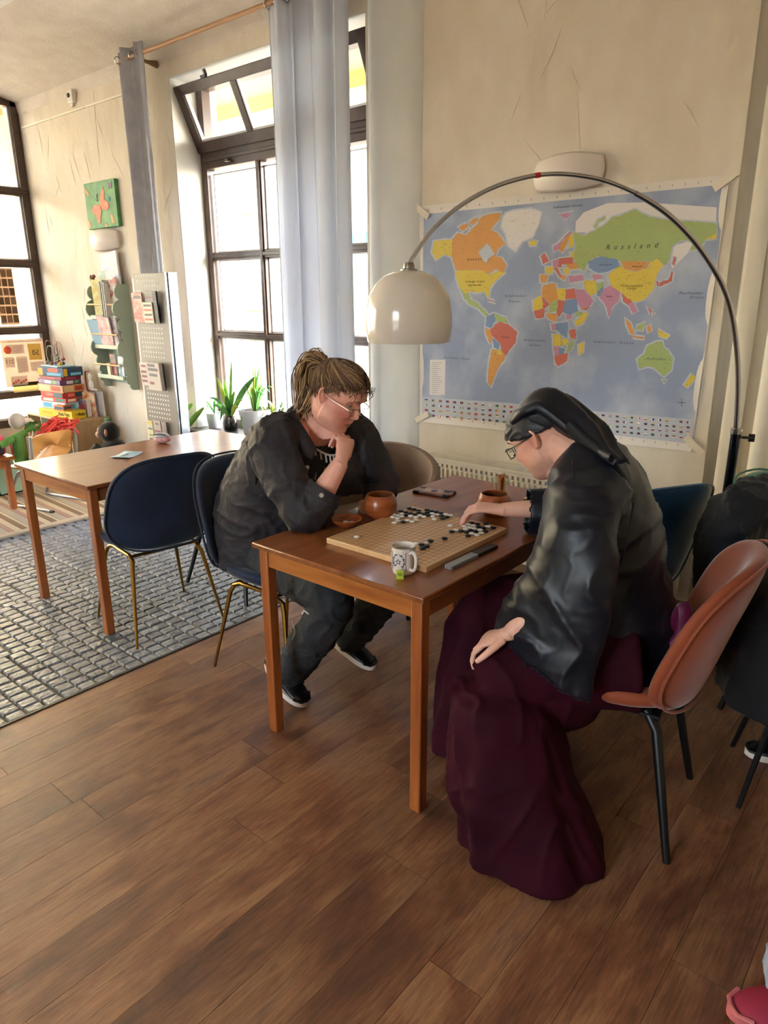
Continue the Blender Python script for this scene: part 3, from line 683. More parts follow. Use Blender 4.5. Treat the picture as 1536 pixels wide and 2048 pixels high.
# butterfly painting on a deep canvas
t = thing('butterfly_painting', 'small green canvas painting of an orange butterfly', 'painting', (-6.0, WALLY, 2.3))
cx0, cx1, cz0, cz1 = -6.30, -5.80, 2.13, 2.50; yb = WALLY-.035
m_pg = M('painted_green', '5f9a5a', .6, col2='3f7d48', scale=11, bump=.3, bscale=30)
obj('canvas', MB().bx(cx0, cx1, yb, WALLY, cz0, cz1), m_pg, t, world=True, bevel=.004)
def pm_(u, v, h): return (cx0+(cx1-cx0)*u, yb-.0005-h, cz0+(cz1-cz0)*v)
m_po = M('paint_orange', 'c95a3c', .6, col2='d87a52', scale=30); m_pl = M('paint_light_orange', 'd9935f', .6); m_pp = M('paint_purple', '6b4a6e', .6); m_pb = M('paint_blue', '2c6a8a', .6)
wing1 = [(.47, .50), (.50, .66), (.58, .80), (.64, .86), (.66, .76), (.63, .60), (.76, .52), (.76, .42), (.68, .36), (.56, .40)]
wing2 = [(.47, .50), (.30, .52), (.20, .44), (.22, .34), (.30, .29), (.34, .20), (.37, .10), (.44, .12), (.45, .24), (.52, .38)]
obj('butterfly_print', MB().prism(wing1, 0, .002, pm_).prism(wing2, 0, .002, pm_), m_po, t, world=True, smooth=0)
obj('antenna_print', MB().tube([pm_(.44, .60, .001), pm_(.40, .66, .001), pm_(.42, .74, .001)], .003, 5).tube([pm_(.42, .58, .001), pm_(.36, .62, .001)], .003, 5), m_black, t, world=True)
for p in ([(.02, .92), (.10, .84), (.17, .74), (.13, .72), (.05, .80)], [(.02, .02), (.02, .2), (.08, .18), (.10, .03)], [(.80, .10), (.78, .28), (.84, .26), (.90, .06)], [(.58, .02), (.62, .12), (.66, .02)]):
    obj('blossom_print', MB().prism(p, 0, .002, pm_), m_pl, t, world=True, smooth=0)
obj('moth_print', MB().prism([(.82, .80), (.80, .94), (.86, .90), (.93, .95), (.91, .80), (.86, .84)], 0, .002, pm_), m_pp, t, world=True, smooth=0)
obj('dot_print', MB().prism([(.80+.03*cos(a), .60+.05*sin(a)) for a in [k*pi/4 for k in range(8)]], 0, .002, pm_), m_pb, t, world=True, smooth=0)
# ================================================================ writing helper
def text_mesh(s, size, mt, shear=0, spacing=1, extr=.0003, bold=0, mirror=False):
    cu = bpy.data.curves.new('t', 'FONT'); cu.body = s; cu.size = size; cu.shear = shear; cu.space_character = spacing
    cu.align_x = 'CENTER'; cu.align_y = 'CENTER'; cu.extrude = extr; cu.resolution_u = 2; cu.offset = bold
    o = bpy.data.objects.new('t', cu); C.objects.link(o); dg = bpy.context.evaluated_depsgraph_get()
    me = bpy.data.meshes.new_from_object(o.evaluated_get(dg)); bpy.data.objects.remove(o)
    if mirror: me.transform(Matrix.Scale(-1, 4, (1, 0, 0)))
    me.materials.clear(); me.materials.append(mt); return me
def text(name, s, size, mt, parent, T, **k):
    me = text_mesh(s, size, mt, **k); me.transform(T)
    if parent is not None: me.transform(wmat(parent).inverted())
    o = bpy.data.objects.new(name, me); return link(o, parent)
FY = Matrix.Rotation(pi/2, 4, 'X')                         # text plane facing -y

# ================================================================ world map
t = thing('world_map', 'large wrinkled wall map of the world in German with rows of flags below', 'map', (-1.8, WALLY, .83))
def mm(name, col): return M(name, col, .38, bump=.35, bscale=5, stretch=(2.5, 1, .8), bdist=.012)
mc = {k: mm('map_'+k, v) for k, v in dict(sea='98a2b6', shelf='b9c0cb', paper='ded6cd', o='cf9450', y='d4bc4a', g='a0b070', r='c2695a', b='7890b6', p='bd86a0', w='d9d3d0', ink='4a4640').items()}
def mp5(u, v, h=0): p = ony(720+u/2.021, 280+v/2.021, WALLY-.003-h); return (p.x, WALLY-.003-h, p.z)
def quad(poly, h, th=.0004): return MB().flat(poly, h+th, mp5)
obj('paper', MB().grid(lambda a, b: (lambda p0, p1: V(p0.x+(p1.x-p0.x)*b, WALLY-.0035-.008*max(0, (abs(b-.5)*2)**40)*(.5+.5*sin(a*19))-.006*max(0, (abs(a-.5)*2)**50), p0.z+(p1.z-p0.z)*b))
    (V(*mp5(243, 268)).lerp(V(*mp5(245, 1137)), a), V(*mp5(1497, 140)).lerp(V(*mp5(1340, 1258)), a)), 60, 60), mc['paper'], t, world=True, smooth=80)
obj('sea_print', quad([(256, 300), (1485, 178), (1352, 1130), (900, 1092), (600, 1063), (252, 1038)], .0022), M('map_ocean', '8c98b2', .38, col2='b6bdcb', scale=3.2, stretch=(1.2, 1, 1), detail=8, contrast=(.46, .72), bump=.35, bscale=5, bdist=.012), t, world=True, smooth=0)
obj('strip_print', quad([(252, 1038), (600, 1063), (900, 1092), (1352, 1130), (1342, 1228), (250, 1108)], .0022), M('map_strip', 'b9bcc6', .4), t, world=True, smooth=0)
LAND = [('o', 'Canada', [(372,400),(395,375),(430,385),(450,360),(470,345),(490,312),(530,298),(572,293),(560,325),(530,360),(548,372),(572,395),(578,425),(558,440),(548,470),(575,478),(592,505),(580,540),(548,522),(515,545),(500,527),(385,525),(370,470)]),
('y', 'Alaska', [(298,410),(345,403),(372,402),(370,475),(340,462),(305,485),(290,455)]),
('y', 'USA', [(385,527),(500,527),(520,545),(560,530),(587,535),(548,568),(525,600),(520,640),(503,612),(470,618),(450,612),(430,622),(402,595),(390,560)]),
('g', 'Mexico', [(402,597),(440,622),(452,650),(470,655),(482,668),(500,690),(480,682),(440,662),(420,640)]),
('w', 'Greenland', [(580,312),(590,296),(620,286),(690,278),(735,292),(725,330),(700,390),(655,410),(628,452),(602,430),(590,380),(572,350)]),
('y', 'Iceland', [(682,412),(700,405),(716,410),(710,426),(687,428)]),
('b', 'Col', [(512,712),(540,700),(548,725),(530,760),(508,752)]), ('g', 'Ven', [(540,700),(590,718),(602,742),(565,736),(548,725)]),
('r', 'Brazil', [(526,765),(560,735),(600,745),(637,778),(626,822),(602,850),(588,872),(570,850),(566,820),(535,795)]),
('o', 'Peru', [(505,758),(530,770),(535,808),(526,822),(510,790)]), ('b', 'Bol', [(535,800),(565,820),(560,850),(540,838)]),
('o', 'Arg', [(532,845),(560,850),(588,872),(582,892),(556,922),(542,960),(528,1000),(516,975),(522,900)]), ('y', 'Par', [(558,845),(578,858),(568,870),(552,862)]),
('o', 'Alg', [(738,590),(775,578),(792,582),(800,642),(768,662),(735,625)]), ('y', 'Lib', [(785,600),(832,603),(828,652),(795,640)]), ('r', 'Egy', [(832,603),(865,598),(874,640),(830,645)]),
('y', 'Mau', [(698,650),(735,625),(742,682),(700,690)]), ('r', 'Mali', [(736,632),(766,664),(748,680),(722,698),(704,690),(740,680)]), ('g', 'Nig', [(766,662),(800,645),(796,690),(762,702)]),
('r', 'Chad', [(800,645),(826,650),(822,690),(804,718),(795,700)]), ('b', 'Sud', [(828,648),(874,642),(882,690),(850,706),(820,696)]), ('o', 'Wafr', [(752,702),(798,702),(792,735),(760,722)]), ('r', 'Gui', [(702,692),(748,686),(744,716),(712,722)]), ('p', 'Cam', [(832,708),(856,706),(854,722),(834,726)]),
('g', 'Eth', [(880,690),(905,698),(888,712),(866,712)]), ('y', 'Som', [(905,698),(924,700),(900,742),(876,752),(866,735),(888,715)]), ('b', 'Kon', [(792,742),(838,735),(842,765),(836,802),(812,786),(788,764)]), ('p', 'Gab', [(770,742),(792,742),(790,770),(776,768)]),
('r', 'Tan', [(845,768),(872,765),(872,806),(850,800)]), ('y', 'Ang', [(778,785),(812,788),(816,830),(782,832)]), ('y', 'Sam', [(816,806),(842,802),(838,826),(818,832)]), ('r', 'SA', [(786,872),(826,862),(842,862),(836,895),(802,915),(790,902)]),
('p', 'Nam', [(780,835),(806,836),(803,872),(786,870)]), ('b', 'Bot', [(806,838),(830,845),(822,866),(803,870)]), ('g', 'Moz', [(842,818),(868,808),(852,850),(836,860)]), ('y', 'Mad', [(884,828),(904,814),(900,858),(886,870)]),
('p', 'Nor', [(780,430),(800,418),(845,372),(862,370),(820,402),(800,440),(785,452)]), ('o', 'Swe', [(800,440),(832,390),(848,384),(838,420),(816,456)]), ('y', 'Fin', [(845,388),(862,376),(864,430),(842,440)]),
('r', 'UK', [(730,472),(745,455),(764,492),(740,502)]), ('y', 'Fra', [(750,512),(782,512),(776,542),(752,540)]), ('o', 'Spa', [(728,545),(762,545),(752,577),(730,577)]), ('p', 'Ger', [(778,488),(802,480),(802,512),(780,512)]),
('r', 'Pol', [(802,480),(860,474),(862,498),(804,506)]), ('o', 'Ukr', [(830,500),(882,490),(888,518),(848,524)]), ('r', 'Ita', [(782,515),(798,515),(818,552),(808,557)]), ('y', 'Rom', [(824,518),(850,520),(846,542),(826,540)]),
('p', 'Tur', [(840,550),(900,545),(906,567),(850,578)]),
('g', 'Rus', [(862,370),(905,388),(945,368),(985,345),(1020,312),(1060,302),(1110,280),(1142,298),(1180,312),(1240,322),(1300,328),(1360,330),(1442,336),(1440,380),(1402,395),(1372,440),(1330,452),(1352,412),(1300,402),(1262,430),(1252,482),(1235,507),(1200,478),(1180,492),(1130,488),(1060,492),(1020,478),(960,468),(925,490),(905,532),(880,512),(862,470),(872,430)]),
('g', 'NZem', [(945,350),(962,322),(995,308),(990,318),(962,335),(955,362)]),
('b', 'Kaz', [(920,492),(980,465),(1042,480),(1048,512),(1000,532),(962,537),(925,517)]), ('o', 'Mon', [(1055,492),(1100,485),(1172,495),(1160,517),(1110,532),(1070,522)]),
('y', 'Chi', [(1003,548),(1050,502),(1072,525),(1112,534),(1165,517),(1178,482),(1200,465),(1228,505),(1202,538),(1192,570),(1188,600),(1152,642),(1110,655),(1080,640),(1050,612),(1015,592)]),
('p', 'Ind', [(985,600),(1012,588),(1052,617),(1045,650),(1020,672),(1008,720),(990,662),(968,640)]), ('p', 'Sau', [(862,605),(905,605),(945,650),(932,668),(892,682),(872,640)]), ('r', 'Jem', [(892,682),(930,670),(915,690)]),
('y', 'Ira', [(905,570),(950,565),(958,620),(930,630),(908,600)]), ('b', 'Pak', [(958,612),(985,585),(980,632),(958,632)]), ('g', 'Afg', [(955,580),(985,572),(985,590),(960,610)]), ('p', 'Turkm', [(935,545),(975,545),(980,563),(945,565)]),
('r', 'Mya', [(1058,620),(1085,618),(1102,660),(1088,672),(1062,652)]), ('p', 'Tha', [(1085,662),(1102,655),(1122,692),(1102,702)]), ('o', 'Sum', [(1072,718),(1092,738),(1112,790),(1092,782),(1078,750)]), ('g', 'Bor', [(1118,752),(1152,735),(1142,770),(1118,768)]),
('y', 'NG', [(1205,765),(1252,792),(1240,802),(1210,792)]), ('r', 'Jap', [(1208,578),(1248,562),(1258,530),(1266,536),(1262,570),(1212,592)]), ('r', 'Phi', [(1160,672),(1182,690),(1172,702)]),
('g', 'Aus', [(1120,885),(1148,865),(1162,832),(1200,815),(1222,812),(1226,838),(1242,848),(1266,882),(1258,930),(1228,957),(1210,940),(1190,922),(1165,915),(1128,926)]),
('y', 'NZ', [(1340,945),(1358,960),(1322,1002),(1308,992)]), ('o', 'Isl1', [(398,352),(430,335),(440,350),(412,368)]), ('o', 'Isl2', [(440,330),(470,312),(482,322),(455,345)]), ('o', 'Baff', [(520,365),(545,372),(575,400),(590,425),(572,420),(548,395)]), ('r', 'Cuba', [(512,640),(540,650),(548,658),(520,650)]), ('g', 'CAm', [(478,668),(505,690),(520,710),(508,712),(486,690)]), ('y', 'Chu', [(1368,400),(1400,392),(1442,378),(1440,398),(1404,402)]), ('r', 'Sak', [(1262,500),(1270,470),(1276,475),(1270,510)]), ('o', 'Phi2', [(1182,694),(1190,702),(1184,710)]), ('o', 'Sul', [(1160,755),(1172,745),(1178,770),(1165,780)]), ('o', 'Jav', [(1100,790),(1150,797),(1150,804),(1104,800)]), ('g', 'Tas', [(1222,968),(1238,970),(1230,984)]), ('r', 'Kor', [(1196,570),(1206,572),(1210,592),(1200,590)]), ('r', 'Cz', [(790,500),(815,498),(815,515),(792,512)]), ('o', 'Gre', [(812,545),(830,548),(826,568),(815,562)]), ('y', 'Bal', [(850,455),(866,452),(866,474),(850,474)]), ('p', 'Sva', [(805,300),(862,290),(830,320)])]
def grow(p, d):
    cx = sum(a for a, b in p)/len(p); cy = sum(b for a, b in p)/len(p); out = []
    n = len(p)
    for i in range(n):
        a, b, c = p[i-1], p[i], p[(i+1) % n]
        tx, ty = c[0]-a[0], c[1]-a[1]; l = sqrt(tx*tx+ty*ty) or 1
        nx_, ny_ = ty/l, -tx/l
        if (b[0]-cx)*nx_+(b[1]-cy)*ny_ < 0: pass
        out.append((b[0]+nx_*d, b[1]+ny_*d))
    ar = lambda q: abs(sum(q[i-1][0]*q[i][1]-q[i][0]*q[i-1][1] for i in range(len(q))))
    if ar(out) < ar(p): out = [(2*b[0]-o[0], 2*b[1]-o[1]) for b, o in zip(p, out)]
    return out
def jag(p, rn, k=1):           # ragged coast
    out = []
    for i in range(len(p)):
        a, b = p[i], p[(i+1) % len(p)]; l = sqrt((a[0]-b[0])**2+(a[1]-b[1])**2); n = max(1, int(l/9))
        out.append(a)
        for j in range(1, n): u = j/n; out.append((a[0]+(b[0]-a[0])*u+rn.uniform(-k, k)*2.2, a[1]+(b[1]-a[1])*u+rn.uniform(-k, k)*2.2))
    return out
rn = random.Random(11)
halo = MB(); lands = {}
obj('arctic_print', quad([(870, 372), (872, 330), (905, 292), (1000, 255), (1150, 252), (1290, 262), (1442, 272), (1440, 345), (1300, 335), (1110, 300), (940, 378)], .0026), mc['w'], t, world=True, smooth=0)
obj('okhotsk_print', quad([(1262, 430), (1352, 400), (1330, 452), (1262, 520), (1252, 482)], .0026), mc['w'], t, world=True, smooth=0)
for c_, nm, p in LAND:
    halo.flat(grow(p, 7), .0030+rn.random()*.0002, mp5)
    lands.setdefault(c_, MB()).flat(jag(p, rn), .0038+rn.random()*.0005, mp5)
obj('shelf_print', halo, mc['shelf'], t, world=True, smooth=0)['kind'] = 'stuff'
for c_, b in lands.items(): obj('country_print', b, mc[c_], t, world=True, smooth=0)['kind'] = 'stuff'
obj('bay_print', quad([(478, 452), (500, 432), (512, 418), (525, 430), (545, 462), (520, 478), (512, 498), (496, 486)], .0046), mc['shelf'], t, world=True, smooth=0)
tk = MB()                                     # thin dark place-name strokes
for c_, nm, p in LAND:
    xs = [a for a, b in p]; ys = [b for a, b in p]
    for k in range(int((max(xs)-min(xs))*(max(ys)-min(ys))/(420 if c_ != 'w' and nm != 'Rus' and nm != 'Canada' else 1100))):
        a = rn.uniform(min(xs), max(xs)); b = rn.uniform(min(ys), max(ys)); ins = False
        for i in range(len(p)):
            (x1, y1), (x2, y2) = p[i-1], p[i]
            if (y1 > b) != (y2 > b) and a < (x2-x1)*(b-y1)/(y2-y1)+x1: ins = not ins
        if ins: l = rn.uniform(3, 10); tk.prism([(a, b), (a+l, b-.05*l), (a+l, b+1.0-.05*l), (a, b+1.0)], .0048, .0050, mp5)
for k in range(24):
    u = k/23; tk.prism([(275+1195*u, 287-119*u), (277+1195*u, 287-119*u), (277+1195*u, 277-119*u), (275+1195*u, 277-119*u)], .0048, .0050, mp5)
    tk.prism([(270+1060*u, 1112+121*u), (272+1060*u, 1112+121*u), (272+1060*u, 1120+121*u), (270+1060*u, 1120+121*u)], .0048, .0050, mp5)
obj('lettering_print', tk, M('map_ink', '6b5f4a', .6), t, world=True, smooth=0)['kind'] = 'stuff'
m_ink = M('map_text_ink', '3b3a3c', .6)
for s_, u, v, sz, sp_ in [('Russland', 1096, 430, .034, 2.1), ('Kanada', 462, 482, .018, 1.9), ('Vereinigte Staaten', 463, 572, .014, 1.2), ('von Amerika', 463, 586, .014, 1.2), ('Volksrepublik', 1097, 589, .015, 1.3), ('China', 1097, 600, .015, 1.3),
    ('Kasachstan', 992, 504, .012, 1.2), ('Mongolei', 1120, 511, .011, 1.2), ('Australien', 1197, 885, .017, 1.3), ('Atlantischer', 626, 630, .017, 1.5), ('Ozean', 622, 652, .017, 1.6), ('Atlantischer', 705, 810, .017, 1.5), ('Ozean', 706, 829, .017, 1.6),
    ('Indischer Ozean', 1023, 818, .018, 1.7), ('Pazifischer', 1338, 619, .017, 1.4), ('Ozean', 1360, 636, .017, 1.5), ('Pazifischer Ozean', 392, 882, .016, 1.5), ('Arktischer Ozean', 838, 268, .015, 1.4), ('Brasilien', 588, 797, .012, 1.2), ('Indien', 1008, 632, .012, 1.1)]:
    p = mp5(u, v, .0052); o_ = text('map_lettering', s_, sz, m_ink, t, Matrix.Translation(p) @ FY, shear=.25, spacing=sp_); o_['kind'] = 'stuff'
obj('legend_print', quad([(283, 888), (345, 888), (343, 1030), (281, 1030)], .0030), mc['w'], t, world=True, smooth=0)
lg = MB()
for k in range(16): v = 900+k*8; l = rn.uniform(22, 46); lg.prism([(290, v), (290+l, v), (290+l, v+1.5), (290, v+1.5)], .0036, .0038, mp5)
obj('legend_lines', lg, M('legend_ink', '8a8a90', .6), t, world=True, smooth=0)['kind'] = 'stuff'
cr_ = MB().prism([(1299, 1046), (1301, 1046), (1301, 1078), (1299, 1078)], .0036, .004, mp5).prism([(1284, 1061), (1316, 1061), (1316, 1063), (1284, 1063)], .0036, .004, mp5)
obj('compass_print', cr_, m_ink, t, world=True, smooth=0)
fm = {k: M('flag_'+k, v, .5) for k, v in dict(r='b8322e', w='ece8e2', b='2c3f7c', g='2f6f4a', y='e2c23a', k='2a2628').items()}
fk = list(fm); fb = {k: MB() for k in fk}
for r_ in range(4):
    for c_ in range(38):
        u = c_/37.0; x = 262+1058*u; y = 1046+r_*20.5+88*u+ (3 if c_ > 16 else 0); w_, h_ = 12, 8
        n = 3; cols = [rn.choice(fk) for _ in range(3)]; hor = rn.random() < .6
        for i in range(3):
            if hor: P = [(x, y+h_*i/3), (x+w_, y+h_*i/3+.9), (x+w_, y+h_*(i+1)/3+.9), (x, y+h_*(i+1)/3)]
            else: P = [(x+w_*i/3, y+.3*i), (x+w_*(i+1)/3, y+.3*i+.3), (x+w_*(i+1)/3, y+h_+.3*i+.3), (x+w_*i/3, y+h_+.3*i)]
            fb[cols[i]].prism(P, .0032, .0036, mp5)
for k in fk: obj('flag_print', fb[k], fm[k], t, world=True, smooth=0)['kind'] = 'stuff'
m_tape = glass_mat('clear_tape', (.95, .95, .92, 1), .1)
for u, v, a in ((250, 290, .6), (1478, 160, -.6), (1350, 1235, .7), (250, 1120, -.5)):
    p = mp5(u, v, .012); obj('corner_tape', MB().box(p, (.11, .0006, .035), R=Matrix.Rotation(a, 3, 'Y')), M('tape', 'ded3c0', .25), t, world=True)

# ================================================================ go set on the table
TZ = .75
m_bd = M('pale_board_wood', 'd3a878', .38, col2='dcb88c', scale=3, stretch=(14, 1, 8), coat=.15)
def goboard(name, label, x0, y0, wx, wy, th, loc_rz=0, lines=19):
    t = thing(name, label, 'board', (x0, y0, TZ), loc_rz)
    obj('board', MB().bx(0, wx, 0, wy, 0, th), m_bd, t, bevel=.0025)
    mx_, my_ = .014, .015; sx, sy = (wx-2*mx_)/(lines-1), (wy-2*my_)/(lines-1); ln = MB()
    for i in range(lines):
        ln.bx(mx_+i*sx-.0005, mx_+i*sx+.0005, my_, wy-my_, th, th+.0003); ln.bx(mx_, wx-mx_, my_+i*sy-.0005, my_+i*sy+.0005, th, th+.0003)
    obj('grid_lines', ln, M('board_ink', '7a5230', .6), t, smooth=0)['kind'] = 'stuff'
    for i in (3, 9, 15):
        for j in (3, 9, 15):
            if lines == 19: obj('star_point', MB().lathe([(.0005, th+.0004), (.0022, th+.0004)], c=(mx_+i*sx, my_+j*sy, 0), n=8), m_black, t)
    return t, (mx_, my_, sx, sy)
BX0, BY0, BW, BL, BT = -1.604, 1.606, .425, .484, .020
gb_, (mx_, my_, sx, sy) = goboard('go_board', 'pale wooden go board covered with stones in mid game', BX0, BY0, BW, BL, BT)
m_bst = M('slate_stone', '131416', .32); m_wst = M('shell_stone', 'e6e2da', .22)
stp = [(.0001, 0), (.006, .0004), (.0098, .0022), (.0109, .0042), (.0098, .0062), (.006, .0080), (.0001, .0085)]
sb = mesh_of(MB().lathe(stp, n=18), m_bst, 80); sw = mesh_of(MB().lathe(stp, n=18), m_wst, 80)
B1 = [(285,175),(345,190),(405,200),(515,195),(575,208),(632,222),(697,235),(175,212),(240,220),(305,238),(403,230),(470,240),(520,225),(372,250),(255,255),(525,258),(708,268),(765,288),(705,305),(218,347),
 (1095,357),(1150,370),(1265,368),(1185,405),(1352,418),(848,460),(968,455),(1033,468),(1090,443),(1140,458),(1245,425),(1258,460),(1040,508),(805,557),(577,570),(525,635),(470,655),(482,703)]
W1 = [(85,238),(190,238),(145,255),(200,272),(95,282),(150,292),(312,268),(372,282),(425,263),(590,243),(640,252),(495,280),(590,270),(755,258),(815,265),(600,308),(385,315),(275,318),(170,323),(333,338),(100,345),
 (1020,350),(1035,378),(980,400),(1100,392),(1060,410),(1025,430),(1140,410),(1275,398),(1190,440),(900,440),(850,392),(1105,487),(1205,478),(1165,503),(440,615),(480,612),(-358,518)]
used = set(); ORD = 'first second third fourth fifth sixth seventh eighth ninth tenth eleventh twelfth thirteenth fourteenth fifteenth sixteenth seventeenth eighteenth nineteenth'.split()
for col, lst in (('black', B1), ('white', W1)):
    for u, v in lst:
        p = onz(770+u/6.4, 990+v/6.4, TZ+BT+.004); i0, j0 = round((p.x-BX0-mx_)/sx), round((p.y-BY0-my_)/sy)
        best = None
        for di in range(-2, 3):
            for dj in range(-2, 3):
                i, j = i0+di, j0+dj
                if (i, j) in used or not (0 <= i < 19 and 0 <= j < 19): continue
                d = (BX0+mx_+i*sx-p.x)**2+(BY0+my_+j*sy-p.y)**2
                if best is None or d < best[0]: best = (d, i, j)
        if best is None: continue
        _, i, j = best; used.add((i, j)); x, y = BX0+mx_+i*sx+rn.uniform(-.0012, .0012), BY0+my_+j*sy+rn.uniform(-.0012, .0012)
        o = bpy.data.objects.new('go_stone', sb if col == 'black' else sw); link(o); o.location = (x, y, TZ+BT+.0004)
        tag(o, f'{col} go stone on the {ORD[18-j]} line from the radiator side, {ORD[i]} from the ponytail side', 'go stone', col+' go stones on the board')
m_bowl = M('turned_chestnut', '8a4420', .3, col2='a85c30', scale=5, stretch=(2, 2, 14), coat=.3)
m_bowli = M('bowl_inside', '7a431f', .45)
def bowl(label, x, y, R, h):
    t = thing('go_bowl', label, 'bowl', (x, y, TZ), 0, 'turned go bowls')
    pr = [(.001, .002), (R*.52, 0), (R*.6, .004), (R*.86, h*.22), (R*.98, h*.45), (R, h*.6), (R*.95, h*.8), (R*.84, h*.94), (R*.78, h), (R*.74, h), (R*.78, h*.92), (R*.9, h*.62), (R*.88, h*.4), (R*.7, h*.14), (.001, h*.1)]
    obj('body', MB().lathe(pr, n=44), m_bowl, t, smooth=50); obj('hollow', MB().lathe([(R*.76, h*.93), (R*.885, h*.6), (R*.865, h*.4), (R*.69, h*.15), (.001, h*.11)], n=40), m_bowli, t, smooth=60)
    return t
bowl('round turned wooden go bowl in front of the ponytailed player', -1.640, 1.935, .064, .098)
bw2 = bowl('round turned wooden go bowl behind the reaching hand, beside the glass', -1.335, 2.255, .066, .085)
t = thing('bowl_lid', 'shallow turned wooden bowl lid holding two white stones', 'lid', (-1.680, 1.790, TZ))
obj('dish', MB().lathe([(.001, 0), (.028, 0), (.034, .005), (.052, .019), (.0575, .030), (.055, .031), (.048, .022), (.03, .010), (.001, .008)], n=40), m_bowl, t, smooth=50)
for dx, dy in ((-.008, .004), (.014, .012)):
    o = bpy.data.objects.new('go_stone', sw); link(o); o.location = (-1.680+dx, 1.790+dy, TZ+.0095); tag(o, 'white go stone in the bowl lid, '+('nearer the denim sleeve' if dx < 0 else 'nearer the go board'), 'go stone', 'white stones in the lid')
# mug
t = thing('mug', 'white porcelain mug with blue strawflower pattern at the table corner', 'mug', (-1.238, 1.568, TZ))
m_por = M('porcelain', 'e4ddd4', .18, coat=.4); m_blue = M('cobalt_print', '3c4468', .3)
R = .0365; H_ = .088
obj('body', MB().lathe([(.001, 0), (R*.80, 0), (R*.9, .004), (R*.93, .012), (R, .016), (R, H_-.002), (R*1.03, H_), (R*.97, H_), (R*.93, H_-.004), (R*.92, .012), (.001, .009)], n=48), m_por, t, smooth=40)
obj('tea', MB().lathe([(.001, .070), (R*.925, .070)], n=32), M('herbal_tea', '8a8468', .1), t)
ha = radians(-15)
hp = [V(R*.97, 0, .072), V(R*1.35, 0, .078), V(R*1.72, 0, .066), V(R*1.72, 0, .040), V(R*1.45, 0, .022), V(R*.97, 0, .020)]
hb = MB().tube([Matrix.Rotation(ha, 4, 'Z') @ p for p in smooth_pts(hp, 4)], .0052, 10, flat=1.2); obj('handle', hb, m_por, t)
def cyl(a, z, r=R+.0004): return V(r*cos(a), r*sin(a), z)
pm2 = MB(); a0 = radians(-72)
def stroke(pts, r=.0008): pm2.tube([cyl(a0+u/R, z) for u, z in pts], r, 5)
stroke([(-.026, .018), (-.026, .075)]); stroke([(.020, .018), (.020, .075)]); stroke([(-.03, .075), (.024, .075)], .001); stroke([(-.03, .018), (.024, .018)], .001)
stroke([(-.018+.0, .030), (-.021, .046), (-.016, .064), (-.004, .070)], .0010); stroke([(.012, .028), (.016, .046), (.011, .062), (.0, .070)], .0010)
for k in range(5):
    a = k*2*pi/5+.3; stroke([(-.003+.003*cos(a), .046+.003*sin(a)), (-.003+.0085*cos(a), .046+.0085*sin(a)), (-.003+.006*cos(a+.5), .046+.006*sin(a+.5))], .0013)
for u, z in [(-.019, .040), (-.020, .056), (.014, .054), (.015, .040), (.009, .032), (-.012, .034), (.006, .066), (-.012, .067)]: stroke([(u-.0028, z-.001), (u+.0028, z+.001)], .0016); stroke([(u, z-.0028), (u+.001, z+.0028)], .001)
pm2.lathe([(R*1.031, H_-.0012), (R*1.031, H_+.0003)], n=40)
obj('blue_print', pm2, m_blue, t, smooth=60)
tgp = onz(813, 1157, TZ)
obj('tea_string', MB().tube([(R*cos(-.9)*1.02, R*sin(-.9)*1.02, H_), (R*cos(-1.0)*1.05, R*sin(-1.0)*1.05, .05), (R*cos(-1.1)*1.25, R*sin(-1.1)*1.25, .012)], .0005, 5), m_white, t)
tg = obj('tea_tag', MB().box((0, 0, 0), (.022, .0015, .028)), M('lime_tag', 'a8bd2e', .5), t, bevel=.0007)
tg.location = (R*cos(-1.1)*1.3+.004, R*sin(-1.1)*1.3-.006, .0135); tg.rotation_euler = (radians(-18), 0, radians(38))
tt = text('tag_lettering', 'TEE', .009, M('tag_ink', '4a5a18', .6), tg, Matrix.Translation((0, 0, 0)), bold=.0002)
tt.data.transform(wmat(tg)); tt.data.transform(Matrix.Translation((0, -.0011, 0)) @ FY)
# phone
t = thing('phone', 'smartphone in a rose brown rugged case lying face down', 'phone', (-1.69, 2.352, TZ), radians(10))
m_rg = M('rose_case', '8c6a60', .35, metal=.3); 
obj('case', MB().box((0, 0, .006), (.165, .080, .011)), m_rg, t, bevel=.004)
for sx_ in (-1, 1):
    for sy_ in (-1, 1): obj('bumper', MB().box((sx_*.070, sy_*.031, .006), (.028, .022, .0135)), M('bumper_dark', '3a2e2c', .4) if sx_+sy_ == 9 else m_black, t, bevel=.003)
obj('ring_holder', MB().lathe([(.001, .0145), (.013, .0145), (.015, .012), (.015, .0115), (.001, .0115)], n=24), M('ring_metal', '55494a', .3, metal=1), t)
obj('camera_plate', MB().box((.052, .018, .012), (.03, .024, .003)), M('cam_black', '201c1e', .2), t, bevel=.001); obj('back_inset', MB().box((0, 0, .0117), (.09, .052, .0015)), M('case_light', 'b59a90', .4, metal=.3), t, bevel=.0005)
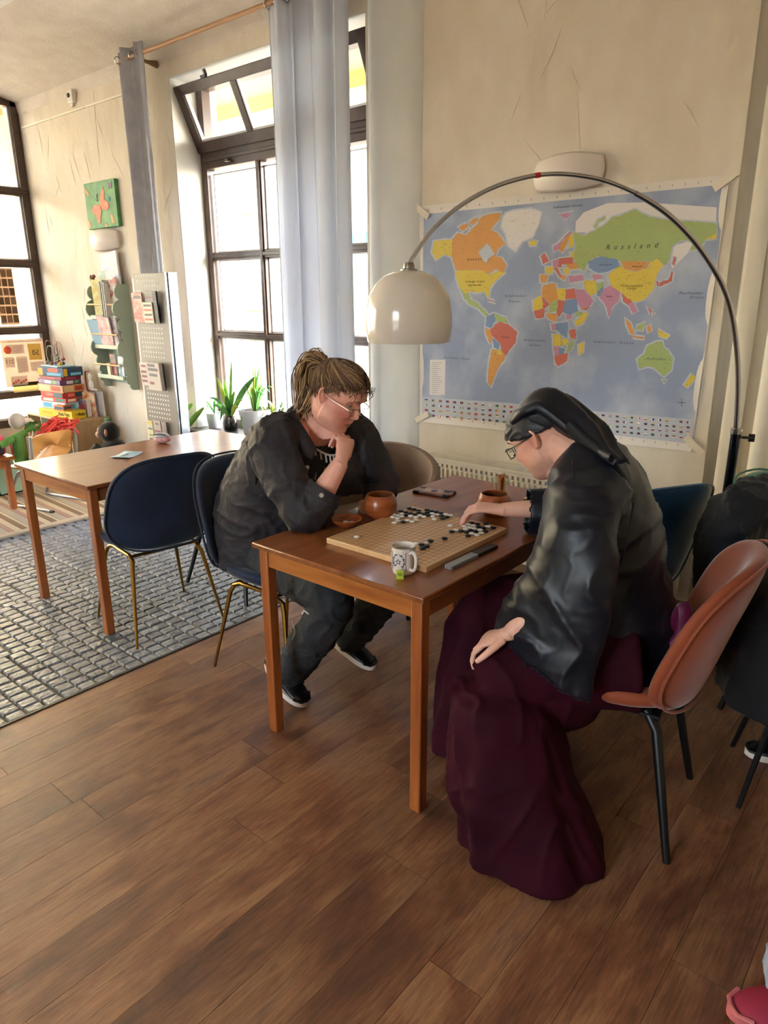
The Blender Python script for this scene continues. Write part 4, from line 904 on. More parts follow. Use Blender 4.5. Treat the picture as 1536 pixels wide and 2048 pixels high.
# glass of sticks
t = thing('glass_of_sticks', 'clear glass tumbler full of brown twisted sugar sticks', 'glass', (-1.435, 2.470, TZ))
obj('tumbler', MB().lathe([(.001, 0), (.026, 0), (.028, .004), (.031, .085), (.0295, .085), (.0265, .008), (.001, .006)], n=32), glass_mat('clear_glass', (.93, .96, .93, 1), .2), t, smooth=50)
m_stick = M('caramel_stick', '8c4a1c', .3, col2='b06a30', scale=60, coat=.5)
for k in range(15):
    a = rn.uniform(0, 2*pi); r_ = .019*sqrt(rn.random()); l = rn.uniform(.085, .098); x, y = r_*cos(a)-.004, r_*sin(a)
    obj('sugar_stick', MB().tube([(x, y, .008), (x*1.15+.002*sin(k), y*1.1, l*.6), (x*1.2, y*1.2, l)], .0032, 7).ball((x*1.2, y*1.2, l+.002), (.0055, .0055, .004), 8, 6), m_stick, t)
# second board with pot
b2, _ = goboard('small_board', 'small pale wooden board partly hidden behind the robed player', -1.335, 2.475, .19, .19, .018, 0, 9)
t = thing('spice_pot', 'small clear pot with a blue lid standing on the small board', 'pot', (-1.262, 2.585, TZ+.0185))
obj('pot', MB().lathe([(.001, 0), (.019, 0), (.020, .003), (.021, .045), (.001, .045)], n=28), M('cream_pot', 'ddd8c8', .3), t); obj('lid', MB().lathe([(.001, .0455), (.023, .0455), (.0235, .054), (.022, .056), (.001, .056)], n=28), M('blue_lid', '3a70b8', .35), t)
# closed fan / knife box
t = thing('fan_case', 'black folding fan with a grey striped end lying at the table edge', 'fan', (-1.142, 1.800, TZ), radians(-1.5))
obj('guard', MB().bx(-.015, .015, .02, .135, 0, .013), M('fan_black', '17181a', .35), t, bevel=.002)
obj('label_half', MB().bx(-.015, .015, -.125, .02, 0, .0128), M('fan_grey', '8f949a', .3, metal=.2), t, bevel=.0015)
for k in range(9): obj('fan_rib', MB().bx(-.0135+k*.0031, -.0118+k*.0031, -.1275, -.124, .001, .0125), m_white if k % 2 else m_blue, t, smooth=0)

# ================================================================ window table: card and plush
t = thing('postcard', 'light blue postcard lying on the window table', 'card', (-3.405, 1.925, TZ), radians(30))
obj('card', MB().grid(lambda u, v: V(-.055+.11*u, -.075+.15*v, .001+.006*(2*v-1)**2), 4, 10), M('card_blue', 'a9cbe0', .4), t, solid=.0006)
obj('skyline_print', MB().prism([(-.02, -.05), (.0, -.03), (-.006, -.01), (.008, .005), (-.004, .02), (.004, .045), (-.014, .05), (-.018, .0)], 0, .0004, lambda u, v, h: (u, v, .0025+h)), M('card_ink', '5a6a70', .5), t, smooth=0)
t = thing('mascot_toy', 'small round white and pink speckled toy on the window table', 'toy', (-3.545, 2.235, TZ), .5)
obj('pink_base', MB().ball((0, 0, .026), (.052, .038, .026), 20, 12), M('pink_speckle', 'c9838a', .6, col2='e8c8c4', scale=60), t); obj('white_top', MB().ball((-.003, 0, .040), (.050, .036, .020), 20, 12), M('grey_white', 'bcb8bc', .5), t)
obj('stripe', MB().tube([(-.04, -.02, .050), (0, -.026, .056), (.035, -.018, .050)], .005, 8), M('toy_grey', '6a7480', .5), t)
# ================================================================ green wall shelf with books
t = thing('wall_bookrack', 'sage green cloud edged wall bookrack full of picture books', 'bookrack', (-6.05, WALLY, .74))
m_sage = M('sage_paint', '9aa898', .55); m_sageb = M('sage_edge', 'b3bda6', .5); m_dowel = M('birch_dowel', 'cfa97c', .5)
sx0, sx1 = -6.27, -5.80; zb, zt = .755, 1.665
def cloud_side(x, th=.016):
    pts = [(WALLY-.004, zt), (WALLY-.06, zt)]
    for (y, z, r) in [(-.085, 1.595, .062), (-.10, 1.455, .078), (-.085, 1.325, .058), (-.075, 1.235, .045), (-.095, 1.12, .078), (-.085, 1.0, .050), (-.075, .925, .04), (-.07, .85, .05), (-.045, .80, .045)]:
        for k in range(7):
            a = radians(70)-radians(140)*k/6; pts.append((WALLY+y-r*cos(a), z+r*sin(a)))
    pts += [(WALLY-.02, zb), (WALLY-.004, zb)]
    # keep the outline monotone in z
    q = [pts[0]]; 
    for p in pts[1:]:
        if p[1] <= q[-1][1]+1e-4: q.append(p)
    return MB().prism(q, x, x+th, lambda u, v, h: (h, u, v))
obj('side_panel', cloud_side(sx0), m_sage, t, world=True, smooth=30); obj('side_panel', cloud_side(sx1-.016), m_sage, t, world=True, smooth=30)
obj('back_panel', MB().bx(sx0+.016, sx1-.016, WALLY-.008, WALLY-.002, .80, zt-.05), m_sage, t, world=True)
for z in (1.385, 1.13, .865):
    obj('shelf_board', MB().bx(sx0+.016, sx1-.016, WALLY-.13, WALLY-.01, z-.016, z), m_sage, t, world=True)
    obj('shelf_lip', MB().bx(sx0+.016, sx1-.016, WALLY-.142, WALLY-.13, z-.018, z+.018), m_sageb, t, world=True, bevel=.003)
    obj('dowel', MB().tube([(sx0+.016, WALLY-.155, z+.11), (sx1-.016, WALLY-.155, z+.11)], .008, 10), m_dowel, t, world=True)
def book(label, x, y, z, w, d, h, col, tilt=0, yaw=0, lean=0, group=None, col2=None, spine=True, cat='book', name='book'):
    b = thing(name, label, cat, (x, y, z), yaw, group); R_ = Matrix.Rotation(tilt, 3, 'X') @ Matrix.Rotation(lean, 3, 'Y')
    cm = M('cover_'+col, col, .4, col2=col2, scale=14, contrast=(.45, .55)) if col2 else M('cover_'+col, col, .4)
    c = MB()
    for (x0, x1, y0, y1, z0, z1) in [(-w/2, w/2, -d/2, -d/2+.0015, 0, h), (-w/2, w/2, d/2-.0015, d/2, 0, h), (-w/2, -w/2+.0015, -d/2, d/2, 0, h)]:
        c.bx(x0, x1, y0, y1, z0, z1, T=R_.to_4x4())
    obj('cover', c, cm, b); obj('pages', MB().bx(-w/2+.002, w/2-.003, -d/2+.0015, d/2-.0015, .003, h-.003, T=R_.to_4x4()), m_white, b)
    return b
gb = 'picture books in the sage bookrack'
book('tall yellow green book in the top tier of the sage rack', -6.12, 3.375, 1.386, .13, .02, .32, 'd9d08a', tilt=.05, yaw=.25, col2='c9b85c', group=gb)
book('white topped book behind the yellow one in the rack', -6.05, 3.42, 1.386, .15, .015, .39, 'dfe4da', tilt=.04, yaw=.2, col2='a9b8a0', group=gb)
book('thin brown book spine in the top tier of the rack', -5.99, 3.37, 1.386, .02, .12, .30, '6b4638', group=gb)
book('thin green book spine in the top tier of the rack', -5.955, 3.37, 1.386, .018, .12, .31, '3e5a44', group=gb)
book('thin dark book spine beside the green one in the rack', -5.925, 3.37, 1.386, .02, .12, .29, '4a4450', group=gb)
book('red tipped picture book leaning at the right of the top tier', -5.865, 3.385, 1.386, .10, .02, .34, 'a8463a', tilt=.06, yaw=.1, col2='d7cfc2', group=gb)
book('tall blue and white comic album at the very top of the rack', -5.95, 3.41, 1.60, .26, .02, .33, '8d98b8', tilt=-.06, lean=-.12, yaw=.05, col2='c8b8b0', group=gb)
book('light blue flat book in the second tier of the rack', -6.16, 3.36, 1.15, .18, .012, .22, '8fb0c4', tilt=.25, yaw=.15, group=gb)
book('pink magazine leaning in the second tier of the rack', -6.02, 3.355, 1.14, .20, .012, .26, 'd9b9b4', tilt=.2, lean=.12, col2='b98f92', group=gb)
book('grey pink magazine behind the pink one in the second tier', -5.93, 3.375, 1.14, .18, .012, .26, 'a79a9e', tilt=.2, lean=.10, col2='7d7480', group=gb)
book('patterned grey magazine showing through below the second dowel', -5.95, 3.365, 1.132, .22, .02, .15, '8a6f74', tilt=.1, col2='c0b4b4', group=gb)
book('small red capped book in the lowest tier of the rack', -6.0, 3.38, .867, .09, .02, .2, 'a8584a', tilt=.05, col2='5a4a48', group=gb)
book('small blue and white book in the lowest tier of the rack', -5.87, 3.37, .867, .09, .02, .19, '5f7f9a', tilt=.05, lean=.1, col2='d8dcd8', group=gb)
book('cream book in the lowest tier of the rack', -6.06, 3.36, .867, .05, .02, .12, 'd8c8a8', tilt=.05, group=gb)
t2_ = thing('wooden_ornament', 'small brown carved squirrel on top of the bookrack', 'ornament', (-6.25, 3.40, 1.665))
obj('figure', MB().ball((0, 0, .03), (.025, .02, .03), 10, 8).ball((.02, 0, .07), .017, 10, 8).ball((-.03, 0, .05), (.014, .012, .035), 10, 8), M('ornament_brown', '7a4a2c', .5), t2_)
# second scalloped board seen behind the pegboard edge
t = thing('scalloped_board', 'sage scalloped board on the wall just right of the pegboard', 'board', (-5.06, WALLY, .9))
pts = [(-.10+.0, 1.35), (-.04, 1.33), (-.0, 1.26), (.02, 1.18), (.02, 1.10), (.0, 1.03), (.03, 1.0), (.05, .95), (.03, .90), (-.02, .88), (-.1, .88)]
obj('panel', MB().prism(pts, 0, .02, lambda u, v, h: (-5.13+u, WALLY-.03+h, v)), m_sage, t, world=True)

# ================================================================ pegboard stand
t = thing('pegboard_stand', 'tall beige perforated leaflet stand with glossy edge beside the bookrack', 'stand', (-4.88, 3.1, 0))
m_peg = M('greige_steel', '80776e', .45); px0, px1, py0, py1, pz = -5.10, -4.67, 3.10, 3.155, 1.728
obj('panel', MB().bx(px0, px1, py0, py1, .04, pz), m_peg, t, world=True, bevel=.003)
obj('edge_profile', MB().bx(px1, px1+.012, py0-.004, py1+.01, .0, pz+.002).bx(px1+.014, px1+.024, py0+.01, py1+.03, .0, pz+.002), M('alu_edge', 'aab4c0', .2, metal=.8), t, world=True, bevel=.002)
obj('left_post', MB().bx(px0-.05, px0-.006, py0+.02, py1, .0, pz-.03), m_cream, t, world=True, bevel=.003)
obj('base_plate', MB().bx(px0-.05, px1+.03, py0-.12, py1+.12, 0, .02), m_peg, t, world=True, bevel=.004)
m_hole = M('hole_light_paint', 'e8e6e0', .6)  # pale discs stand for light coming through the holes
hb_ = MB()
for za, zb_ in ((1.60, 1.71), (1.09, 1.33), (.64, .86)):
    nz = int((zb_-za)/.036)
    for i in range(nz+1):
        for j in range(9): x = px0+.05+j*.034; hb_.lathe([(.001, 0), (.0075, 0)], n=6, T=Matrix.Translation((x, py0-.0006, zb_-i*.036)) @ FY, caps=False)
obj('hole_light_dots', hb_, m_hole, t, world=True)['kind'] = 'stuff'
def leaflet(label, u0, u1, z0, z1, col, y, lines, group='leaflets on the pegboard stand', tilt=.06, cat='leaflet', thick=.010, col2=None):
    b = thing('leaflet', label, cat, ((u0+u1)/2, y, z0), 0, group); w_ = u1-u0; h_ = z1-z0
    mtl = M('leaf_'+col, col, .45, col2=col2, scale=25, contrast=(.48, .52)) if col2 else M('leaf_'+col, col, .45)
    T = Matrix.Rotation(tilt, 4, 'X')
    obj('sheet_stack', MB().bx(-w_/2, w_/2, -thick, 0, 0, h_, T=T), mtl, b, bevel=.001)
    for (a, c, ht, cc) in lines: obj('print_block', MB().bx(-w_/2+w_*a, -w_/2+w_*c, -thick-.0006, -thick, h_*ht, h_*(ht+.0)+h_*.10, T=T), cc, b, smooth=0)
    return b
mk = M('print_mauve', '8d5a66', .6); mg2 = M('print_grey', '7b7478', .6); mr2 = M('print_coral', 'd07f72', .6); my2 = M('print_yellow', 'd8b440', .6); mgr = M('print_green', '8aa050', .6)
leaflet('coral and white leaflet at the upper left of the stand', -5.09, -4.95, 1.37, 1.59, 'cfa69a', 3.085, [(.1, .8, .12, mr2), (.1, .8, .25, mr2), (.2, .9, .8, mg2)], col2='c07f74')
leaflet('striped cream programme beside the coral leaflet', -4.945, -4.82, 1.37, 1.52, 'd8c9b4', 3.08, [(.1, .9, .12, mr2), (.1, .9, .35, mg2), (.1, .9, .58, mr2), (.1, .9, .8, mg2)])
leaflet('grey leaflet behind the striped programme', -4.93, -4.81, 1.50, 1.60, '8a8480', 3.09, [(.1, .9, .5, mk)])
leaflet('narrow black leaflet at the upper right of the stand', -4.805, -4.755, 1.37, 1.60, '15161e', 3.085, [(.1, .9, .6, mg2)])
leaflet('pale newspaper with mauve print at the middle left of the stand', -5.08, -4.955, .89, 1.07, 'c9bdb4', 3.085, [(.1, .9, .15, mk), (.1, .9, .35, mk), (.1, .9, .55, mk), (.2, .8, .8, mk)])
leaflet('folded pale newspaper at the middle right of the stand', -4.95, -4.77, .87, 1.08, 'c4b9b0', 3.08, [(.15, .5, .2, mk), (.2, .8, .5, mg2), (.15, .9, .7, mg2), (.15, .7, .85, mg2)], thick=.03)
leaflet('yellow and green leaflet at the foot of the stand', -5.06, -4.985, .47, .61, 'd0cba8', 3.085, [(.1, .9, .85, my2), (.1, .9, .12, mgr), (.1, .9, .5, mg2)])
leaflet('grey and white leaflet low on the right of the stand', -4.97, -4.87, .47, .62, 'b5aba2', 3.085, [(.1, .9, .4, mk), (.3, .8, .8, mg2)])
leaflet('thin grey leaflets at the lowest right edge of the stand', -4.865, -4.80, .47, .62, '9b9088', 3.09, [(.2, .4, .3, mk), (.6, .7, .5, mg2)])

# ================================================================ low cabinet with board games
t = thing('low_cabinet', 'low beech cabinet in the corner carrying a pile of board games', 'cabinet', (-6.78, 3.27, 0))
m_beech = M('beech_laminate', 'b99a72', .45, col2='a88860', scale=3, stretch=(8, 8, .8), detail=6)
kx0, kx1, ky0, ky1, kz = -7.22, -6.345, 3.06, 3.465, .462
obj('top', MB().bx(kx0, kx1, ky0, ky1, kz-.02, kz), M('beech_top', 'c4a67c', .35, col2='b6966c', scale=3, stretch=(.8, 9, 8)), t, world=True, bevel=.002)
obj('side_panel', MB().bx(kx1-.018, kx1, ky0, ky1, 0, kz-.02), m_beech, t, world=True); obj('side_panel', MB().bx(kx0, kx0+.018, ky0, ky1, 0, kz-.02), m_beech, t, world=True)
obj('back_panel', MB().bx(kx0, kx1, ky1-.01, ky1, 0, kz-.02), m_beech, t, world=True); obj('bottom_panel', MB().bx(kx0, kx1, ky0, ky1, .03, .05), m_beech, t, world=True)
for x in (-6.93, -6.64): obj('divider', MB().bx(x-.007, x+.007, ky0, ky1-.01, .05, kz-.02), m_sageb, t, world=True)
gg = 'board games piled on the cabinet'
def game(label, x, y, z, w, d, h, ctop, cside, rz=0, blocks=(), cfront=None):
    b = thing('board_game', label, 'board game', (x, y, z), rz, gg)
    obj('box_lid', MB().bx(-w/2, w/2, -d/2, d/2, h*.18, h), M('box_'+cside, cside, .4), b, bevel=.002)
    obj('box_base', MB().bx(-w/2+.003, w/2-.003, -d/2+.003, d/2-.003, 0, h*.2), M('box_in_'+cside, ctop, .5), b)
    for (a, c, v0, v1, col) in blocks: obj('box_print', MB().bx(-w/2+w*a, -w/2+w*c, -d/2-.0008, -d/2+.001, h*v0, h*v1), M('boxprint_'+col, col, .5), b, smooth=0)
    for (a, c, v0, v1, col) in blocks[:2]: obj('box_print', MB().bx(w/2-.001, w/2+.0008, -d/2+d*a, -d/2+d*c, h*v0, h*v1), M('boxprint2_'+col, col, .5), b, smooth=0)
    return b
gx = -6.72
g1 = game('yellow board game at the bottom of the pile', gx+.02, 3.22, .4625, .52, .26, .072, 'e0c020', 'e3c21f', radians(8), [(.12, .42, .35, .7, 'c9a81c')])
text('box_lettering', 'Ratz Fatz', .045, m_black, g1, wmat(g1) @ Matrix.Translation((.14, -.1315, .038)) @ FY, bold=.001)
text('box_lettering', 'Ratz Fatz', .04, m_black, g1, wmat(g1) @ Matrix.Translation((.2615, .01, .038)) @ Matrix.Rotation(pi/2, 4, 'Z') @ FY, bold=.001)
game('pale blue board game second from the bottom of the pile', gx-.03, 3.22, .5355, .40, .22, .066, '9fc4d4', 'a9d0de', radians(6), [(.1, .45, .2, .8, '4f9ec4'), (.55, .9, .25, .7, 'e6ecec')])
game('small orange card game box beside the pale blue box', gx+.135, 3.13, .5355, .13, .10, .052, 'd88a3c', 'c9712c', radians(14), [(.1, .9, .3, .7, '2f5a78')])
game('red and green flat game on the pale blue box', gx-.02, 3.22, .602, .38, .22, .042, 'c8392c', 'c4433a', radians(9), [(.1, .5, .2, .8, 'e6d8c0'), (.6, .95, .2, .8, '3f7a68')])
game('red and teal board game in the middle of the pile', gx-.03, 3.22, .6445, .37, .22, .052, 'b02c28', 'b8302a', radians(5), [(.25, .55, .2, .8, 'e87060'), (.6, .98, .1, .9, '2c5560')])
game('multicoloured railway board game in the pile', gx-.035, 3.22, .697, .40, .23, .068, 'cfa06a', 'b98a5c', radians(7), [(.05, .5, .1, .9, 'd9b48a'), (.55, .9, .2, .8, 'b0402c')])
game('violet and white board game near the top of the pile', gx-.045, 3.22, .7655, .38, .22, .046, '5c3a70', '6b4a7c', radians(4), [(.3, .6, .2, .8, 'd9d4e0'), (.65, .85, .2, .8, '6a9a5c')])
game('dark red flat game under the topmost box', gx-.02, 3.22, .812, .33, .21, .030, '7c1f30', '8a2238', radians(8), [(.2, .7, .2, .8, 'c04050')])
g2_ = game('dark blue board game with orange lettering on top of the pile', gx-.01, 3.22, .8425, .36, .22, .085, '1c3550', '1f3f63', radians(12), [(.02, .2, .1, .9, 'd8a828'), (.36, .9, .12, .42, '6fb0c8'), (.4, .8, .5, .9, 'd85a3c')])
game('white and blue flat game behind the dark blue box', gx-.14, 3.26, .8425, .20, .2, .06, 'c9d8dc', 'b8d0d8', radians(20), [(.1, .8, .2, .8, '7fb0c4')])
# bead maze
t = thing('bead_maze', 'wire bead maze toy on top of the game pile', 'toy', (gx-.03, 3.22, .928))
obj('base', MB().bx(-.17, .16, -.09, .09, 0, .012), M('maze_base', 'a8c8d8', .4), t, bevel=.004)
mw = {k: M('wire_'+k, v, .35) for k, v in dict(r='8c3428', g='5a7a4a', b='4a5a80', y='c8a848').items()}
def wire(P, k): obj('wire', MB().tube(smooth_pts([V(*p) for p in P], 6), .0030, 6), mw[k], t)
wire([(-.15, -.02, .01), (-.17, -.02, .12), (-.165, -.02, .20), (-.12, -.02, .235), (-.08, 0, .21), (-.07, .02, .12), (-.06, .03, .01)], 'r')
wire([(.02, 0, .01), (.01, 0, .15), (.03, 0, .22), (.07, 0, .235), (.105, 0, .20), (.12, 0, .12), (.125, 0, .07)], 'r')
wire([(-.10, .03, .01), (-.10, .03, .15), (-.05, .03, .20), (-.02, .02, .12), (.02, .01, .10), (.06, 0, .16), (.08, -.02, .10), (.03, -.03, .06), (.01, -.03, .01)], 'b')
wire([(-.08, -.04, .01), (-.12, -.04, .1), (-.09, -.04, .18), (0, -.05, .19), (.06, -.05, .17), (-.01, -.05, .10), (-.02, -.05, .01)], 'g')
wire([(.09, -.02, .01), (.10, -.02, .05)], 'y')
for x, y, z, r_, k in [(-.155, -.02, .035, .016, 'b'), (-.06, .03, .04, .015, 'r'), (-.06, .03, .07, .015, 'g'), (-.06, .03, .10, .013, 'r'), (-.02, -.05, .03, .016, 'r'), (.01, -.03, .03, .014, 'b'), (.02, 0, .05, .015, 'r'), (.018, 0, .08, .013, 'g'), (.09, -.02, .03, .020, 'y'), (.125, 0, .075, .013, 'r'), (.06, .02, .03, .017, 'b'), (.06, .02, .065, .014, 'b')]:
    obj('bead', MB().ball((x, y, z), r_, 12, 8), mw[k], t)
# books beside the games
book('orange comic book standing on the cabinet right of the games', -6.46, 3.34, .4625, .16, .014, .23, 'c4693c', tilt=.05, yaw=.2, col2='dcc0a0', group='books on the cabinet')
book('grey backed comic book standing behind the orange one', -6.40, 3.38, .4625, .16, .03, .24, '8f8a88', tilt=.03, yaw=.25, group='books on the cabinet')
book('red book lying between the games and the comics', -6.50, 3.30, .4625, .14, .05, .16, '9c3a40', tilt=.0, yaw=.1, group='books on the cabinet', col2='5a6a88')
t = thing('framed_figure', 'small red framed white figure standing on the comics', 'ornament', (-6.47, 3.36, .705), .2)
fp_ = [(-.04, 0, 0), (-.04, 0, .15), (-.02, 0, .17), (.02, 0, .17)]
obj('red_frame', MB().tube(smooth_pts([V(*p) for p in [(.05, 0, 0), (-.03, 0, .0), (-.045, 0, .03), (-.045, 0, .15), (-.03, 0, .18), (.01, 0, .185)]], 4), .006, 8), mw['r'], t)
obj('white_figure', MB().ball((.02, 0, .05), (.03, .02, .05), 12, 8).ball((.015, 0, .125), (.024, .018, .04), 12, 8).ball((.06, 0, .012), (.04, .02, .012), 10, 6), m_white, t)

# ================================================================ chimp plush
t = thing('plush_chimp', 'black plush chimpanzee sitting in the corner beside the cabinet', 'plush toy', (-5.86, 3.2, 0))
m_fur = M('black_plush', '131110', .9, sheen=.5, bump=.6, bscale=180, col2='1e1a18', scale=60); m_face = M('plush_face', 'a27a62', .7)
obj('body', MB().ball((0, 0, .17), (.16, .13, .18), 20, 14), m_fur, t, smooth=80)
hd = obj('head', MB().ball((-.02, -.02, .40), (.095, .09, .10), 20, 14), m_fur, t, smooth=80)
obj('muzzle', MB().ball((-.10, -.06, .375), (.045, .045, .038), 14, 10).ball((-.085, -.05, .42), (.035, .045, .035), 12, 8), m_face, hd, smooth=80)
obj('ear', MB().ball((.05, -.09, .41), (.018, .012, .035), 12, 8), m_face, hd, smooth=80); obj('ear', MB().ball((-.02, .075, .41), (.018, .012, .035), 12, 8), m_face, hd, smooth=80)
for y in (-.085, -.03): obj('eye', MB().ball((-.118, y, .432), .007, 8, 6), m_black, hd)
obj('arm', MB().tube([(-.03, -.12, .28), (-.10, -.2, .18), (-.2, -.2, .10), (-.26, -.18, .05)], [.05, .042, .038, .04], 10), m_fur, t, smooth=80); obj('arm', MB().tube([(.08, -.1, .27), (.18, -.16, .2), (.2, -.2, .08)], [.05, .042, .04], 10), m_fur, t, smooth=80)
obj('leg', MB().tube([(-.08, -.06, .07), (-.22, -.14, .08), (-.30, -.2, .05)], [.06, .05, .045], 10), m_fur, t, smooth=80); obj('leg', MB().tube([(.06, -.08, .07), (.08, -.24, .08), (.04, -.32, .05)], [.06, .05, .045], 10), m_fur, t, smooth=80)
obj('green_cap', MB().ball((-.06, 0, .505), (.03, .03, .022), 12, 8), M('green_felt', '4f7a4c', .8), t)

# ================================================================ play corner: rug, school chair, play table, toys
t = thing('striped_rug', 'beige and brown striped rug under the play corner', 'rug', (-6.1, 1.9, 0), radians(0))
mr_ = [M('rug_beige', 'b9a78c', .9, bump=.4, bscale=120), M('rug_brown', '7d634c', .9, bump=.4, bscale=120), M('rug_grey', 'a19484', .9, bump=.4, bscale=120), M('rug_rose', 'a08070', .9, bump=.4, bscale=120)]
y = .9; k = 0; Rr = Matrix.Translation((-4.85, 0, 0))
obj('backing', MB().bx(-7.35, -4.83, .9, 3.0, .002, .006), mr_[0], t, world=True)
while y < 2.98:
    w_ = (.035, .02, .06, .03, .045)[k % 5]
    obj('stripe', MB().prism([(-7.35, y+.10), (-4.86, y-.02), (-4.86, y-.02+w_), (-7.35, y+.10+w_)], .006, .0105), mr_[(1, 0, 2, 3, 0)[k % 5]], t, world=True, smooth=0)
    y += w_+.004; k += 1
obj('rolled_edge', MB().tube([(-4.85, .85, .016), (-4.84, 2.0, .017), (-4.85, 3.0, .016)], .016, 8), mr_[0], t, world=True)
# tubular school chair
t = thing('school_chair', 'beech school chair with tubular legs in the play corner, back to the camera', 'chair', (-5.42, 2.36, 0), radians(180+14))
m_ply = M('beech_ply', 'c08a4c', .35, col2='b07a3c', scale=3, stretch=(8, 1, 8), coat=.3); m_tube = M('painted_tube', 'a8a8a8', .3, metal=.7)
def bk(p, sc, off): return V(-.155-.03*p[1]-off*.010+.03*p[0]**2, p[0]*sc*.19, .49+p[1]*sc*.105)
bb = MB(); bb.rings([[bk(sup(2*pi*j/36, 4), sc, off) for j in range(36)] for sc, off in ((.05, .5), (.6, .5), (1, .5), (1, -.5), (.6, -.5), (.05, -.5))])
obj('backrest', bb, m_ply, t, smooth=50); obj('seat', MB().prism([(sup(2*pi*j/32, 5)[0]*.17+.03, sup(2*pi*j/32, 5)[1]*.18) for j in range(32)], .315, .327), m_ply, t, bevel=.003)
for s_ in (-1, 1):
    obj('tube_frame', MB().tube(smooth_pts([V(-.23, s_*.17, .016), V(.0, s_*.17, .016), V(.20, s_*.17, .02), V(.22, s_*.17, .06), V(.10, s_*.17, .25), V(.02, s_*.18, .305), V(-.10, s_*.19, .31), V(-.14, s_*.20, .36), V(-.165, s_*.20, .585)], 5), .0115, 10), m_tube, t)
    obj('tube_cap', MB().tube([(-.255, s_*.17, .016), (-.225, s_*.17, .016)], .0135, 10), m_black, t)
obj('cross_tube', MB().tube([(.1, -.17, .25), (.1, .17, .25)], .010, 8), m_tube, t); 
for y_ in (-.13, .13): obj('rivet', MB().ball((-.163, y_, .46), (.004, .008, .008), 8, 6), m_tube, t)
# toys heaped on the chair back
t = thing('red_yarn_heap', 'tangle of red felt strips hanging over the school chair back', 'plush toy', (-5.42, 2.45, .33)); q = []
m_red = M('red_felt', 'c8382f', .8, sheen=.4, col2='d84a3c', scale=30)
for k in range(46):
    a = rn.uniform(0, 6.28); c0 = V(-5.36+rn.uniform(-.04, .05), 2.51+rn.uniform(-.09, .09), .60+rn.uniform(-.02, .05))
    P_ = [c0+V(rn.uniform(-.06, .06), rn.uniform(-.07, .07), rn.uniform(-.05, .04)) for _ in range(4)]
    obj('felt_strip', MB().tube(smooth_pts(P_, 4), .007, 6, flat=.6), m_red, t, world=True)
obj('strip_core', MB().ball((-5.42, 2.45, .50), (.07, .12, .13), 16, 10), m_red, t, world=True)
t = thing('plush_leek', 'green plush leek lying on the school chair', 'plush toy', (-5.5, 2.25, .34)); m_leek = M('leek_green', '47752f', .8, sheen=.1, col2='6a9848', scale=8)
obj('stalk', MB().tube([(-5.50, 2.10, .50), (-5.50, 2.22, .545), (-5.48, 2.30, .575)], [.028, .030, .026], 12), m_leek, t, world=True)
for k in range(16): obj('leaf', MB().tube(smooth_pts([V(-5.48, 2.28, .575), V(-5.48+rn.uniform(-.05, .05), 2.34, .61+rn.uniform(-.02, .03)), V(-5.46+rn.uniform(-.08, .08), 2.40+rn.uniform(-.03, .05), .60+rn.uniform(-.05, .06))], 4), [.009]*8+[.003], 6, flat=.35), m_leek, t, world=True)
obj('support', MB().tube([(-5.5, 2.24, .33), (-5.5, 2.24, .56)], .05, 10), m_leek, t, world=True)
t = thing('plush_mushroom', 'grey white plush mushroom leaning above the leek', 'plush toy', (-5.55, 2.33, .34)); m_mush = M('mushroom_grey', 'b0a698', .8, sheen=.3)
obj('cap', MB().ball((-5.56, 2.275, .655), (.05, .062, .062), 18, 12), m_mush, t, world=True, smooth=80); obj('stem', MB().tube([(-5.56, 2.27, .66), (-5.54, 2.36, .645), (-5.53, 2.40, .60), (-5.54, 2.36, .35)], [.026, .026, .026, .05], 12), M('mushroom_stem', 'd2c3ac', .8), t, world=True, smooth=80)
# small wooden play table with the red bag
t = thing('play_table', 'small wooden play table at the left edge carrying a red toy bag', 'table', (-5.62, 1.85, 0))
obj('tabletop', MB().bx(-6.0, -5.44, 1.45, 2.17, .395, .42), m_woodx, t, world=True, bevel=.004)
for x in (-5.97, -5.50):
    for y in (1.49, 2.10): obj('leg', MB().bx(x, x+.04, y, y+.04, 0, .395), m_woodz, t, world=True, bevel=.003)
obj('apron', MB().bx(-5.475, -5.46, 1.53, 2.10, .335, .395), m_woodx, t, world=True)
t = thing('toy_bag', 'red and black toy bag on the small play table', 'bag', (-5.6, 2.05, .4205)); m_bag = M('bag_red', 'b8263a', .6, sheen=.3)
obj('body', MB().box((0, 0, .07), (.18, .20, .14)), m_bag, t, bevel=.025); obj('dark_pocket', MB().box((.085, .0, .045), (.03, .16, .07)), M('bag_dark', '2a2028', .6), t, bevel=.008)
obj('flap', MB().ball((0, 0, .135), (.10, .11, .035), 16, 8), M('bag_pink', 'c8486a', .6), t); obj('strap', MB().tube(smooth_pts([V(.09, .08, .12), V(.11, .12, .08), V(.10, .13, .01), V(.08, .14, .002)], 4), .006, 8), m_bag, t)
obj('white_label', MB().box((.101, -.02, .05), (.003, .07, .035)), m_white, t)
